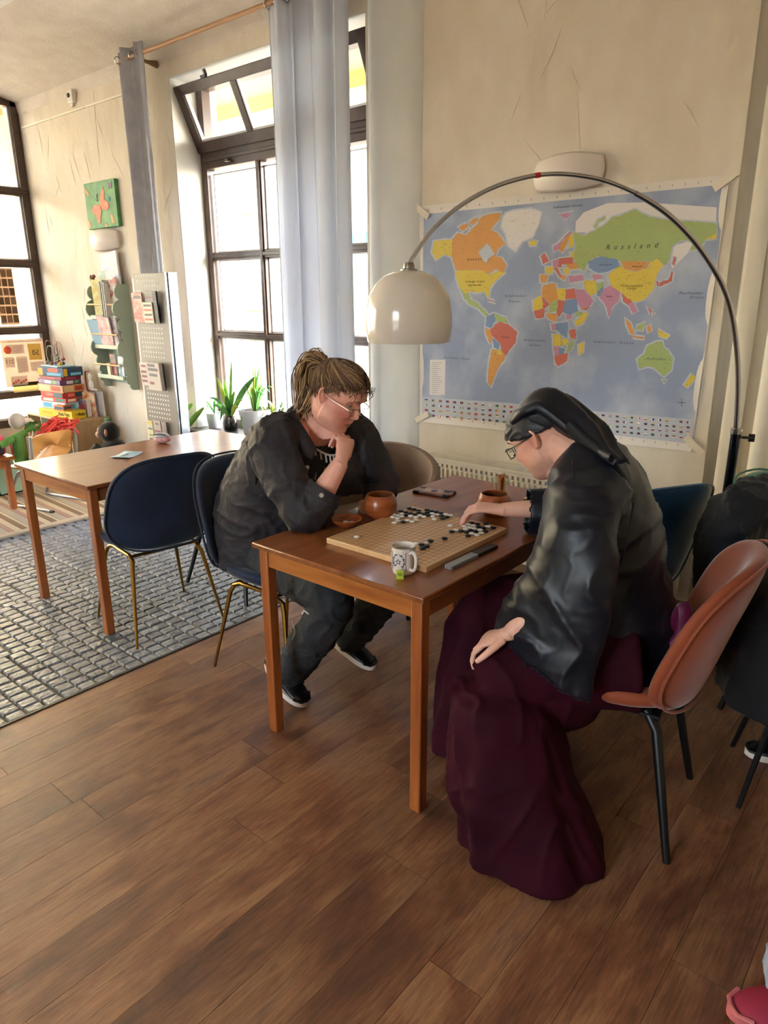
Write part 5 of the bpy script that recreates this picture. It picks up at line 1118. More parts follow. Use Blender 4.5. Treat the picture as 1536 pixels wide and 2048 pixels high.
# crates under
t = thing('toy_crate', 'pale green plastic toy crate under the play table', 'crate', (-6.05, 2.32, 0)); m_cr = M('mint_plastic', '9cc0a8', .4)
cb_ = MB(); obj('crate_body', MB().bx(-.12, .12, -.12, .12, .01, .02).bx(-.12, -.11, -.12, .12, .01, .22).bx(.11, .12, -.12, .12, .01, .22).bx(-.12, .12, -.12, -.11, .01, .22).bx(-.12, .12, .11, .12, .01, .22), m_cr, t); obj('rim', MB().tube([(-.125, -.125, .22), (.125, -.125, .22), (.125, .125, .22), (-.125, .125, .22)], .008, 6, loop=True), m_cr, t)
obj('toy_filling', MB().ball((0, 0, .1), (.1, .1, .09), 12, 8), m_leek, t)
t = thing('folded_newspapers', 'stack of folded newspapers under the window table', 'newspaper', (-4.45, 2.85, 0), .2)
for k in range(7): obj('newspaper', MB().box((rn.uniform(-.01, .01), rn.uniform(-.01, .01), .012+k*.022), (.26, .2, .02), rz=rn.uniform(-.1, .1)), M('newsprint%d' % k, ('c9c2b8', 'b4aca2', 'd2cbc0')[k % 3], .8), t, bevel=.004)

# ================================================================ posters on the far left window
def poster(label, y0, y1, z0, z1, col):
    p = thing('window_poster', label, 'poster', (XL+.03, (y0+y1)/2, z0)); mtp = sheer_mat('poster_'+col, col, .5, .02)
    obj('sheet', MB().bx(XL+.026, XL+.028, y0, y1, z0, z1), mtp, p, world=True, smooth=0); return p
p = poster('backlit poster seen from behind with the number 211 at the bottom left window', 2.98, 3.40, .70, 1.16, 'd8c8bc')
FX = Matrix.Rotation(pi/2, 4, 'Z') @ FY
m_pk = sheer_mat('poster_text', '6a5a58', .5, .0); m_prd = sheer_mat('poster_red', 'e07860', .6, .0); m_pye = sheer_mat('poster_yellow', 'e8d890', .6, .0); m_pw = sheer_mat('poster_white', 'efe6e0', .5, 0); m_pgy = sheer_mat('poster_grey', 'b8aaa8', .5, 0)
xs_ = XL+.0285
def pb(y0, y1, z0, z1, mt, d=0): obj('print_block', MB().bx(xs_+d, xs_+d+.0004, y0, y1, z0, z1), mt, p, world=True, smooth=0)
pb(3.0, 3.38, 1.13, 1.145, m_pw); pb(3.03, 3.20, 1.02, 1.11, m_pw); pb(3.24, 3.37, .95, 1.11, m_pye); pb(3.0, 3.09, .89, .99, m_pw); pb(3.11, 3.22, .83, .99, m_pw); pb(3.03, 3.19, .71, .80, m_pw); pb(3.24, 3.38, .84, .93, m_pw)
obj('pie_print', MB().lathe([(.001, 0), (.038, 0)], n=20, T=Matrix.Translation((xs_+.0006, 3.04, 1.06)) @ FX), m_prd, p, world=True)
text('poster_lettering', '211', .055, m_pk, p, Matrix.Translation((xs_+.0010, 3.045, .945)) @ FX, mirror=True)
text('poster_lettering', '50', .075, m_pk, p, Matrix.Translation((xs_+.0010, 3.31, 1.02)) @ FX, mirror=True)
for k in range(6):
    obj('berry_print', MB().lathe([(.001, 0), (.012, 0)], n=10, T=Matrix.Translation((xs_+.001, 3.05+k*.025, .735+.012*(k % 3))) @ FX), m_prd, p, world=True)
for k in range(8): pb(3.12, 3.21, .845+k*.016, .849+k*.016, m_pgy, .001); pb(3.08+.02*(k % 2), 3.18, 1.03+k*.009, 1.033+k*.009, m_pgy, .001)
poster('blank yellowish sheet below the 211 poster on the window', 3.04, 3.42, .64, .735, 'e0d4a8')
p = poster('brown photo grid poster on the far left window pane', 3.02, 3.20, 1.30, 1.83, 'c8b4a0')
for i in range(3):
    for j in range(6): pb(3.03+i*.057, 3.08+i*.057, 1.32+j*.085, 1.39+j*.085, sheer_mat('photo%d%d' % (i, j), ('9c8470', 'a89078', '8c7460')[(i+j) % 3], .5, 0))

# ================================================================ plants on the sill
SZ = .505
m_leaf = M('leaf_green', '5d9a2e', .45, col2='7fb83e', scale=9); m_leafd = M('leaf_deep', '3f7a34', .45, col2='5a944a', scale=9); m_leafy = M('leaf_yellow', '9ab83e', .5, col2='b8cc5c', scale=9)
m_pot = M('grey_white_pot', 'c4c6cc', .45); m_soil = M('soil', '2a211c', .9, bump=.6, bscale=80)
def leaf(name, base, tip, w_, mt, parent, sag=.05, seg=8, fold=.25, upv=(0, 0, 1)):
    base, tip = V(*base), V(*tip); d = tip-base; side = d.cross(V(*upv)); side = side.normalized() if side.length > 1e-4 else V(1, 0, 0)
    nrm = side.cross(d).normalized(); vs = []; fs = []
    for i in range(seg+1):
        u = i/seg; c = base.lerp(tip, u)+V(0, 0, 1)*sag*sin(pi*u)*1.0; ww = w_*(sin(pi*min(1, u*.92+.08))**.75 if u < 1 else .02)
        vs += [c-side*ww+nrm*ww*fold, c, c+side*ww+nrm*ww*fold]
    for i in range(seg): a = i*3; fs += [(a, a+1, a+4, a+3), (a+1, a+2, a+5, a+4)]
    return obj(name, MB().add(vs, fs), mt, parent, world=True, smooth=80, solid=.0012)
def pot(t_, x, y, r0, r1, h, mt, dots=False):
    obj('pot', MB().lathe([(.001, 0), (r0, 0), (r0+.002, .004), (r1, h-.004), (r1, h), (r1-.006, h), (r1-.008, h-.02), (.001, h-.02)], c=(x, y, SZ), n=36), mt, t_, world=True, smooth=40)
    obj('soil', MB().lathe([(.001, h-.015), (r1-.009, h-.015)], c=(x, y, SZ), n=24), m_soil, t_, world=True)
    if dots:
        b = MB()
        for i in range(11):
            for j in range(34):
                a = 2*pi*(j+.5*(i % 2))/34; z = .015+(h-.03)*i/10; r = r0+(r1-r0)*z/h+.0005
                b.box((x+r*cos(a), y+r*sin(a), SZ+z), (.003, .007, .007), rz=a, R=None)
        obj('pot_relief', b, mt, t_, world=True)['kind'] = 'stuff'
# spider plant in the large textured pot
px_, py_ = -4.36, 3.61
t = thing('spider_plant', 'spider plant in a white textured pot on the window sill', 'plant', (px_, py_, SZ)); pot(t, px_, py_, .095, .135, .20, m_pot, True)
rn = random.Random(21)
for k in range(34):
    a = rn.uniform(0, 2*pi); r = rn.uniform(.06, .26); h = rn.uniform(.05, .20); b0 = (px_+.02*cos(a), py_+.015*sin(a), SZ+.185)
    if k < 10: a = rn.uniform(-.5, 1.0); r = rn.uniform(.0, .12); h = rn.uniform(.25, .40)
    leaf('leaf', b0, (px_+r*cos(a), min(py_+r*.45*sin(a), 3.69), SZ+.19+h), rn.uniform(.005, .011), (m_leaf, m_leafy, m_leafd)[k % 3], t, sag=.10 if k >= 10 else .01)
leaf('leaf', (px_-.02, py_-.1, SZ+.2), (px_-.01, py_-.15, SZ+.04), .007, m_leaf, t, sag=.03)
# broad-leaved plant in front of the glass jar
px_, py_ = -4.62, 3.56
t = thing('broad_leaf_plant', 'broad leaved plant growing from a dark glass jar on the sill', 'plant', (px_, py_, SZ))
obj('jar', MB().lathe([(.001, 0), (.05, 0), (.055, .006), (.056, .09), (.045, .11), (.047, .13), (.044, .13), (.040, .11), (.050, .088), (.050, .01), (.001, .008)], c=(px_, py_, SZ), n=32), glass_mat('jar_glass', (.55, .58, .55, 1), .2), t, world=True, smooth=50)
obj('soil', MB().lathe([(.001, .01), (.048, .012), (.049, .085), (.001, .09)], c=(px_, py_, SZ), n=24), m_soil, t, world=True)
def lp(name, P0, p1, w_, mt, sag=.02, y1=None): q = ony(*p1, y1 or py_); leaf(name, P0, q, w_, mt, t, sag=sag, upv=(.45, -.8, .3))
b0 = (px_, py_, SZ+.10)
for p1, w_, mt, sag, y1 in [((463, 715), .013, m_leaf, .0, 3.60), ((512, 752), .026, m_leafd, .04, 3.60), ((434, 754), .018, m_leafy, .02, 3.55), ((452, 790), .022, m_leafd, .03, 3.5), ((470, 780), .016, m_leaf, .03, 3.55), ((440, 842), .028, m_leafd, .10, 3.44), ((415, 796), .012, m_leafd, .06, 3.5), ((487, 800), .014, m_leaf, .05, 3.5), ((425, 810), .02, m_leafd, .04, 3.5), ((448, 760), .018, m_leaf, .0, 3.6), ((478, 815), .022, m_leafy, .04, 3.5)]:
    lp('leaf', b0, p1, w_, mt, sag, y1)
# bird-of-paradise like plant in the small pot, leaves reaching left
px_, py_ = -4.84, 3.57
t = thing('potted_plant', 'plant in a small pale pot with two long drooping leaves to the left', 'plant', (px_, py_, SZ)); pot(t, px_, py_, .055, .072, .125, m_pot)
for p1, w_, mt, sag, y1, c0 in [((357, 838), .030, m_leaf, .10, 3.40, (385, 808)), ((365, 868), .030, m_leaf, .05, 3.38, (408, 815))]:
    q0 = ony(*c0, 3.42); leaf('stem', (px_+.02, py_-.06, SZ+.12), q0, .005, m_leafd, t, sag=.05); leaf('leaf', q0, ony(*p1, y1), w_*.8, mt, t, sag=.01, fold=.2, upv=(.6, -.75, .2))
for p1 in ((430, 800), (405, 800)): lp('leaf', (px_, py_, SZ+.12), p1, .012, m_leafd, .03, 3.6)
# small trailing plant right of the spider plant
px_, py_ = -4.10, 3.60
t = thing('trailing_plant', 'small trailing plant with light green round leaves behind the ponytailed player', 'plant', (px_, py_, SZ)); pot(t, px_, py_, .06, .075, .10, m_pot)
for k in range(26):
    a = rn.uniform(0, 2*pi); r = rn.uniform(.04, .17); b0 = (px_, py_, SZ+.1); q = (px_+r*cos(a), min(py_+.5*r*sin(a), 3.68), SZ+.09+rn.uniform(0, .2)); q0 = V(*q)
    leaf('leaf', q0+V(-.0, -.0, -.02), q0+V(.035*cos(a), -.01, .02), .015, (m_leafy, m_leaf, M('leaf_pale', '86b08c', .5))[k % 3], t, sag=.0, seg=4)
    obj('stem', MB().tube([b0, q0], .0012, 4), m_leaf, t, world=True)
# ================================================================ people
def fuse(mb, voxel, sm=4, fac=.5):
    me = bpy.data.meshes.new('t'); me.from_pydata([tuple(p) for p in mb.v], [], mb.f)
    b = bmesh.new(); b.from_mesh(me); bmesh.ops.recalc_face_normals(b, faces=b.faces); b.to_mesh(me); b.free()
    o = bpy.data.objects.new('t', me); C.objects.link(o)
    r = o.modifiers.new('r', 'REMESH'); r.mode = 'VOXEL'; r.voxel_size = voxel; r.use_smooth_shade = True
    if sm: s_ = o.modifiers.new('s', 'SMOOTH'); s_.iterations = sm; s_.factor = fac
    dg = bpy.context.evaluated_depsgraph_get(); out = bpy.data.meshes.new_from_object(o.evaluated_get(dg))
    bpy.data.objects.remove(o); bpy.data.meshes.remove(me)
    out.polygons.foreach_set('use_smooth', [True]*len(out.polygons)); return out
def co_of(me): a = np.empty(len(me.vertices)*3); me.vertices.foreach_get('co', a); return a.reshape(-1, 3)
def no_of(me): a = np.empty(len(me.vertices)*3); me.vertices.foreach_get('normal', a); return a.reshape(-1, 3)
def set_co(me, a): me.vertices.foreach_set('co', a.ravel()); me.update()
def folds(me, amp, freq, seed=0, mask=None, stretch=(1, 1, 1), ridge=True, amp2=0):
    a = co_of(me); n = no_of(me); off = Vector((seed*3.1, seed*7.7, seed*1.3)); d = np.empty(len(a))
    for i, p in enumerate(a):
        q = Vector((p[0]*stretch[0]*freq, p[1]*stretch[1]*freq, p[2]*stretch[2]*freq))+off
        w = mnoise.noise_vector(q*.5)*.9; v = mnoise.noise(q+w)
        d[i] = (1-abs(v)*2.2)**3 if ridge and abs(v) < .45 else (0 if ridge else v)
    if mask is not None: d *= mask(a)
    set_co(me, a+n*d[:, None]*amp)
def drop_faces(me, fn):
    b = bmesh.new(); b.from_mesh(me); bmesh.ops.delete(b, geom=[f for f in b.faces if fn(f.calc_center_median(), f.normal)], context='FACES'); b.to_mesh(me); b.free()
def paint(me, fn):
    at = me.color_attributes.new('tint', 'FLOAT_COLOR', 'POINT'); a = co_of(me); c = np.ones((len(a), 4)); c[:, :3] = fn(a); at.data.foreach_set('color', c.ravel())
def skin_mat(name):
    mt = bpy.data.materials.new(name); mt.use_nodes = True; N = mt.node_tree.nodes; L = mt.node_tree.links; b = N['Principled BSDF']
    at = N.new('ShaderNodeVertexColor'); at.layer_name = 'tint'; nz = N.new('ShaderNodeTexNoise'); nz.inputs['Scale'].default_value = 45; nz.inputs['Detail'].default_value = 6
    tc = N.new('ShaderNodeTexCoord'); L.new(tc.outputs['Object'], nz.inputs['Vector'])
    mp = N.new('ShaderNodeMapRange'); mp.inputs['To Min'].default_value = .88; mp.inputs['To Max'].default_value = 1.1; L.new(nz.outputs[0], mp.inputs[0])
    mx = N.new('ShaderNodeVectorMath'); mx.operation = 'SCALE'; L.new(at.outputs[0], mx.inputs[0]); L.new(mp.outputs[0], mx.inputs['Scale']); L.new(mx.outputs[0], b.inputs['Base Color'])
    b.inputs['Roughness'].default_value = .48; b.inputs['Subsurface Weight'].default_value = .12; b.inputs['Subsurface Radius'].default_value = (.012, .005, .003); b.inputs['Subsurface Scale'].default_value = 1
    n2 = N.new('ShaderNodeTexNoise'); n2.inputs['Scale'].default_value = 260; L.new(tc.outputs['Object'], n2.inputs['Vector']); bp = N.new('ShaderNodeBump'); bp.inputs['Strength'].default_value = .12; bp.inputs['Distance'].default_value = .002
    L.new(n2.outputs[0], bp.inputs['Height']); L.new(bp.outputs[0], b.inputs['Normal']); return mt
def interp(x, tab): return np.interp(x, [t[0] for t in tab], [t[1] for t in tab])
def head_mb(mb, Hm, full=0.0, male=False):
    # local: +x face, +y left, +z up, origin between the ears; about 0.235 tall
    zf = [(-.122, .030), (-.116, .058), (-.106, .074), (-.092, .082), (-.080, .081), (-.066, .083), (-.055, .086), (-.045, .086), (-.034, .085), (-.02, .086), (0, .087), (.018, .085), (.030, .089), (.042, .093), (.06, .090), (.08, .077), (.098, .054), (.108, .03), (.114, .004)]
    zb = [(-.122, .0), (-.112, .028), (-.095, .045), (-.07, .065), (-.04, .083), (0, .098), (.03, .103), (.055, .100), (.08, .083), (.098, .056), (.108, .032), (.114, .004)]
    zw = [(-.122, .012), (-.114, .030), (-.10, .043+.012*full), (-.08, .054+.014*full), (-.06, .061+.014*full), (-.03, .068+.008*full), (0, .073), (.03, .0765), (.055, .074), (.08, .062), (.098, .043), (.108, .026), (.114, .004)]
    nz_, na = 70, 96; rs = []
    for i in range(nz_):
        z = -.122+.236*i/(nz_-1); xf, xb, w_ = interp(z, zf), interp(z, zb), interp(z, zw); r = []
        pw_ = .92 if z > -.02 else .86
        for j in range(na):
            a = 2*pi*j/na; c, s_ = cos(a), sin(a)
            x = (xf if c > 0 else xb)*(abs(c)**pw_)*(1 if c > 0 else -1); y = w_*(abs(s_)**.92)*(1 if s_ > 0 else -1)
            if c > 0:
                g = lambda yy, zz, sy, sz: math.exp(-((abs(y)-yy)/sy)**2-((z-zz)/sz)**2)
                x += -.013*g(.031, .020, .015, .011)          # eye sockets
                x += .004*g(.028, .040, .020, .007)           # brow
                x += -.006*g(0, .022, .010, .012)
                nzp = np.interp(z, [-.040, -.034, -.026, -.019, -.010, .0, .012, .024], [0, .006, .020, .0235, .0205, .015, .009, .003])
                nw = np.interp(z, [-.034, -.02, 0, .024], [.0105, .0105, .0075, .006])
                x += nzp*math.exp(-(y/nw)**2)*1.02
                x += .008*g(.013, -.025, .0065, .007)         # nostrils
                x += .0075*g(0, -.0505, .020, .0048)-.0085*g(0, -.0575, .024, .0028)+.0085*g(0, -.0645, .017, .0050)-.004*g(0, -.075, .018, .006)  # lips
                x += .005*g(0, -.095, .018, .012)+(.007+.006*full)*g(.040, -.018, .018, .020)   # chin, cheeks
                y += (1 if y > 0 else -1)*(.003+.007*full)*math.exp(-((z+.05)/.03)**2)*abs(s_)
            r.append(Hm @ V(x, y, z))
        rs.append(r)
    mb.rings(rs)
    for s_ in (-1, 1):                       # ears: rim, bowl and lobe
        mb.ball((0, 0, 0), (.0185, .0085, .029), 14, 10, T=Hm @ Matrix.Translation((-.012, s_*.0765, .003)) @ Matrix.Rotation(s_*radians(-20), 4, 'Z') @ Matrix.Rotation(radians(-10), 4, 'Y'))
        E_ = Hm @ Matrix.Translation((-.004, s_*.073, .002)) @ Matrix.Rotation(s_*radians(-22), 4, 'Z') @ Matrix.Rotation(radians(-8), 4, 'Y')
        P_ = [V(.004, s_*.003, .022), V(-.002, s_*.005, .030), V(-.012, s_*.007, .032), V(-.023, s_*.009, .020), V(-.023, s_*.008, .003), V(-.016, s_*.005, -.012), V(-.009, s_*.003, -.022)]
        mb.tube([E_ @ p for p in smooth_pts(P_, 3)], [.0042]*13+[.0050]*6, 8)
        mb.tube([E_ @ V(-.002, s_*.000, .022), E_ @ V(-.008, s_*.002, .004), E_ @ V(.0, s_*.001, -.014)], [.012, .012, .007], 8, flat=.5)
def eyes(root_, Hm, iris='5a6a50', lid='c08a78', down=.6):
    for s_ in (-1, 1):
        c = Hm @ V(.0625, s_*.031, .018)
        e = obj('eye', MB().ball((0, 0, 0), .0118, 18, 12, T=(Matrix.Translation(c) @ Hm.to_3x3().to_4x4())), M('eye_white', 'e2dcd6', .2), root_, world=True)
        ic = Hm @ V(.0720, s_*.0315, .0115); obj('iris', MB().ball((0, 0, 0), (.0035, .005, .005), 12, 8, T=Matrix.Translation(ic) @ Hm.to_3x3().to_4x4()), M('iris', iris, .2), e, world=True)
        L_ = MB(); Rr = Hm.to_3x3().to_4x4()
        rs = []
        for i in range(9):
            th = radians(88-i*(78*down+20)/8); rs.append([c+Rr.to_3x3() @ V(.0126*cos(th)*cos(ph), .0126*cos(th)*sin(ph)+0, .0126*sin(th)) for ph in [radians(-85+17*k) for k in range(11)]])
        L_.rings(rs, closed=False, caps=False); obj('eyelid', L_, M('eyelid', lid, .5), root_, world=True, solid=.0012)
        L_ = MB().tube([c+Rr.to_3x3() @ V(.0128*cos(th)*cos(ph), .0128*cos(th)*sin(ph), .0128*sin(th)) for th in [radians(88-(78*down+20))] for ph in [radians(-70+14*k) for k in range(11)]], .0007, 5); obj('lashes', L_, M('lash', '2a1c18', .6), root_, world=True)
def brow(root_, Hm, mt):
    for s_ in (-1, 1): obj('eyebrow', MB().tube([Hm @ V(.0905, s_*.014, .036), Hm @ V(.091, s_*.028, .0415), Hm @ V(.082, s_*.044, .039)], [.0015, .0026, .001], 6, flat=1.6), mt, root_, world=True)
def hand_mb(mb, wrist, d, n, side, curls, spread=.05, sc=1.0, thumb=(.6, .3, .2), wr=.026):
    # d: wrist to knuckles, n: back of the hand, side=+1 when the thumb is on n x d
    d = Vector(d).normalized(); n = Vector(n); n = (n-d*n.dot(d)).normalized(); t_ = n.cross(d)*side
    P = lambda a, b, c: wrist+(d*a+t_*b+n*c)*sc
    mb.tube([P(-.01, 0, 0), P(.015, .0, 0), P(.045, .003, .0), P(.075, .001, .001), P(.092, -.001, .0)], [(wr*.86*sc, wr*sc), (.019*sc, .027*sc), (.0155*sc, .036*sc), (.014*sc, .040*sc), (.0105*sc, .039*sc)], 16, upv=n)
    mb.ball(P(.035, .024, -.006), (.018*sc, .018*sc, .016*sc), 12, 8)
    lens = [(.043, .026, .021), (.047, .029, .022), (.043, .027, .021), (.034, .021, .019)]
    tips = []
    for k in range(4):
        off = .0285-.0195*k; base = P(.084-.004*abs(k-1.2), off, .0); dirn = (d+t_*(spread*(1.4-k))).normalized(); ax = t_; p = base; pts = [P(.055, off*.85, .0), base]; up_ = n; rr = [.0088*sc, .0092*sc]
        ang = 0
        for q in range(3):
            ang += curls[k][q]; R_ = Matrix.Rotation(-ang*side, 3, ax); dd = R_ @ dirn
            # choose the rotation sense that bends away from the back of the hand
            if dd.dot(n) > 1e-6 and ang > 0: dd = Matrix.Rotation(ang*side, 3, ax) @ dirn
            p = p+dd*lens[k][q]*sc; pts.append(p.copy()); rr.append((.0086, .0078, .0064)[q]*sc*(.9 if k == 3 else 1))
        mb.tube(pts, rr, 12); mb.ball(pts[-1], rr[-1]*1.02, 10, 6); tips.append(p)
        for q in pts[2:-1]: mb.ball(q, .0085*sc*(.9 if k == 3 else 1), 10, 6)
    a, b, c = thumb; p0 = P(.018, .022, -.004); d1 = (d*.75+t_*a-n*b).normalized(); p1 = p0+d1*.040*sc; d2 = (d*.9+t_*(a-c)-n*(b+.1)).normalized(); p2 = p1+d2*.031*sc; d3 = (d+t_*(a-2*c)-n*(b+.15)).normalized(); p3 = p2+d3*.024*sc
    mb.tube([p0, p1, p2, p3], [.0135*sc, .0115*sc, .0098*sc, .0080*sc], 12); mb.ball(p3, .0082*sc, 10, 6)
    return tips
def limb(mb, pts, rr, n=20): mb.tube(smooth_pts([V(*p) for p in pts], 4), list(np.interp(np.linspace(0, len(rr)-1, (len(rr)-1)*4+1), range(len(rr)), rr)), n)
def body_tint(base, heads=()):
    def f(a):
        c = np.tile(np.array(hx(base)[:3]), (len(a), 1))
        for Hm, red, lip, stub in heads:
            inv = np.array(Hm.inverted()); q = a @ inv[:3, :3].T+inv[:3, 3]; x, y, z = q[:, 0], np.abs(q[:, 1]), q[:, 2]
            inh = (x > -.12) & (x < .13) & (y < .095) & (z > -.135) & (z < .13)
            g = lambda cx, cy, cz, s: np.exp(-((x-cx)**2/(s*1.6)**2+(y-cy)**2/s**2+(z-cz)**2/s**2))*inh
            ch = g(.065, .048, -.02, .026)*red; c = c*(1-ch[:, None])+np.array(hx('c06058')[:3])*ch[:, None]
            no = g(.105, 0, -.022, .012)*.4*red+g(0, .082, 0, .025)*.55; no = np.clip(no, 0, 1); c = c*(1-no[:, None])+np.array(hx('c4685c')[:3])*no[:, None]
            lp = np.exp(-((x-.092)/.016)**2-(y/.021)**2-((z+.058)/.0075)**2)*inh*.95; c = c*(1-lp[:, None])+np.array(hx(lip)[:3])*lp[:, None]
            st = stub*np.exp(-((z+.085)/.035)**2)*inh*(x > -.02); c = c*(1-st[:, None])+np.array(hx('8a6a5c')[:3])*st[:, None]
        return c
    return f
m_skin = skin_mat('skin')
m_jean = M('black_denim', '1a1b1e', .78, col2='2a2c2f', scale=6, bump=.25, bscale=220)
m_white_r = M('sneaker_sole', 'e0d6cc', .5); m_snk = M('sneaker_black', '0e0f11', .35)
def shoe(parent, toe, yaw, pitch, L_=.275, up_=m_snk, sole=m_white_r, w_=.052, side=1):
    T = Matrix.Translation(toe) @ Matrix.Rotation(yaw, 4, 'Z') @ Matrix.Rotation(pitch, 4, 'Y')   # x forward, toe at the origin
    out = []
    for k in range(28):
        a = 2*pi*k/28; x = -L_/2+L_/2*cos(a); y = w_*(.80+.22*cos(a))*sin(a)*(1-.12*sin(a*1)*side); out.append((x, y))
    s_ = obj('shoe_sole', MB().rings([[T @ V(x*(.97 if h in (0,) else 1), y*(.94 if h == 0 else 1), h+.012*max(0, (x+.05)/.05)**2*(1 if x > -.05 else 0)*.6) for x, y in out] for h in (0, .010, .026)]), sole, parent, world=True, smooth=50)
    up = []
    for x, hgt, wd, zc in [(-L_+.012, .05, .030, .05), (-L_+.03, .062, .036, .058), (-L_*.72, .066, .040, .058), (-L_*.5, .05, .043, .046), (-L_*.3, .036, .047, .036), (-L_*.12, .026, .040, .030), (-.012, .014, .022, .024)]:
        up.append([T @ V(x, wd*cos(2*pi*j/20), zc+hgt*.62*sin(2*pi*j/20)*(1 if sin(2*pi*j/20) > 0 else .45)) for j in range(20)])
    u = obj('shoe_upper', MB().rings(up), up_, parent, world=True, smooth=70, sub=1)
    for i in range(5):
        x = -L_*(.34+.065*i); z = .072+.0105*i
        obj('lace', MB().tube([T @ V(x, -.022, z-.008), T @ V(x-.004, 0, z), T @ V(x, .022, z-.008)], .0028, 6), up_, u, world=True)
    obj('toe_cap', MB().tube([T @ V(-.04, -.040, .034), T @ V(-.012, -.022, .032), T @ V(-.006, 0, .032), T @ V(-.012, .022, .032), T @ V(-.04, .040, .034)], .006, 8), sole if sole is not m_white_r else up_, u, world=True)

# ---------------------------------------------------------------- the ponytailed player
wm = thing('person', 'person with blond ponytail in a dark denim jacket, chin resting on hand', 'person', (-2.18, 1.86, 0))
HW = Matrix.Translation((-1.785, 1.868, 1.208)) @ Matrix.Rotation(radians(10), 4, 'Z') @ Matrix.Rotation(radians(31), 4, 'Y') @ Matrix.Rotation(radians(-3), 4, 'X') @ Matrix.Scale(1.06, 4)
b = MB(); head_mb(b, HW, full=1.0)
limb(b, [(-1.93, 1.865, 1.05), (-1.865, 1.867, 1.11), (-1.80, 1.868, 1.165)], [.075, .066, .062])
b.tube([HW @ V(-.01, 0, -.06), HW @ V(.028, 0, -.105), (-1.815, 1.866, 1.07)], [.055, .045, .055], 16)
limb(b, [(-2.20, 1.865, .56), (-2.14, 1.865, .72), (-2.03, 1.865, .90), (-1.97, 1.865, 1.03), (-1.91, 1.865, 1.07)], [.15, .13, .12, .10, .07])
SR, ER, WR_ = V(-1.93, 1.68, 1.045), V(-1.755, 1.675, .805), V(-1.688, 1.775, .992)
SL, EL, WL = V(-1.90, 2.05, 1.035), V(-1.795, 2.125, .80), V(-1.745, 2.035, .785)
limb(b, [(-1.93, 1.80, 1.05), tuple(SR), (-1.84, 1.672, .92), tuple(ER), tuple(ER.lerp(WR_, .35)), tuple(WR_)], [.07, .062, .052, .047, .046, .0285])
limb(b, [(-1.92, 1.93, 1.05), tuple(SL), (-1.84, 2.09, .92), tuple(EL), tuple(EL.lerp(WL, .4)), tuple(WL)], [.07, .062, .052, .044, .040, .028])
k90 = [(1.25, 1.5, .9)]*4
hand_mb(b, WR_, (-.10, .42, .86), (.93, -.20, .12), -1, [(.9, 1.45, .9), (1.0, 1.5, .9), (1.1, 1.5, .9), (1.15, 1.5, .9)], .02, .98, thumb=(.30, .55, .35))
hand_mb(b, WL, (.1, -1, 0), (0, 0, 1), 1, [(1.2, 1.4, .8)]*4, .0, .9)
for hy, ky, ay in ((1.775, 1.69, 1.675), (1.955, 2.03, 2.03)):
    limb(b, [(-2.2, hy, .55), (-1.95, (hy+ky)/2, .535), (-1.68, ky, .50), (-1.78, (ky+ay)/2, .30), (-1.90, ay, .12)], [.10, .09, .062, .056, .036])
me = fuse(b, .0026, 2, .45)
# knit the skin a little: brow and nose bridge stay crisp, tint by position
paint(me, body_tint('ecb09c', [(HW, .85, 'a4504c', 0)])); me.materials.clear(); me.materials.append(m_skin)
obj('body', me, None, wm, world=True)
eyes(wm, HW, down=.92); m_brow_w = M('brow_blond', '8a6448', .8); brow(wm, HW, m_brow_w)
# black top with pale print
b = MB(); 
def torso(pts, ra, rb, n=40, rs_=None):
    pts = smooth_pts([V(*p) for p in pts], 4); k = len(pts); u = np.linspace(0, len(ra)-1, k)
    A_ = np.interp(u, range(len(ra)), ra); B_ = np.interp(u, range(len(rb)), rb)
    return MB().tube(pts, [(float(a), float(c)) for a, c in zip(A_, B_)], n, upv=(1, 0, 0))
TP = [(-2.235, 1.865, .50), (-2.20, 1.865, .66), (-2.11, 1.865, .83), (-2.00, 1.866, .98), (-1.925, 1.866, 1.065), (-1.89, 1.866, 1.12)]
b = torso(TP[:5], [.205, .195, .178, .150, .085], [.225, .22, .21, .185, .11]); me = fuse(b, .008, 4)
folds(me, .004, 16, 4); me.materials.clear(); me.materials.append(M('black_tee', '111214', .7, col2='1a1b1e', scale=20)); tee = obj('top', me, None, wm, world=True)
# jacket
m_jack = M('washed_black_denim', '272326', .66, col2='383235', scale=9, bump=.25, bscale=260, sheen=.03, contrast=(.4, .7))
b = torso(TP, [.235, .212, .192, .170, .122, .088], [.25, .242, .235, .225, .19, .105])
limb(b, [(-1.95, 1.80, 1.03), (-1.945, 1.70, 1.04), (-1.885, 1.665, .96), (-1.80, 1.660, .85), (-1.762, 1.668, .805), (-1.738, 1.700, .855), (-1.722, 1.722, .893)], [.10, .098, .080, .070, .068, .061, .060])
limb(b, [(-1.95, 1.96, 1.02), (-1.915, 2.00, .92), (-1.90, 2.01, .80)], [.09, .10, .10])
limb(b, [(-1.93, 1.94, 1.03), (-1.915, 2.05, 1.035), (-1.85, 2.10, .94), (-1.80, 2.125, .84), (-1.79, 2.125, .812), (-1.765, 2.08, .80), (-1.75, 2.02, .795)], [.10, .095, .078, .066, .060, .052, .044])
me = fuse(b, .0075, 6, .5)
folds(me, .010, 8.5, 1, stretch=(1.2, 1.2, .9)); folds(me, .0045, 20, 2)
a = co_of(me)
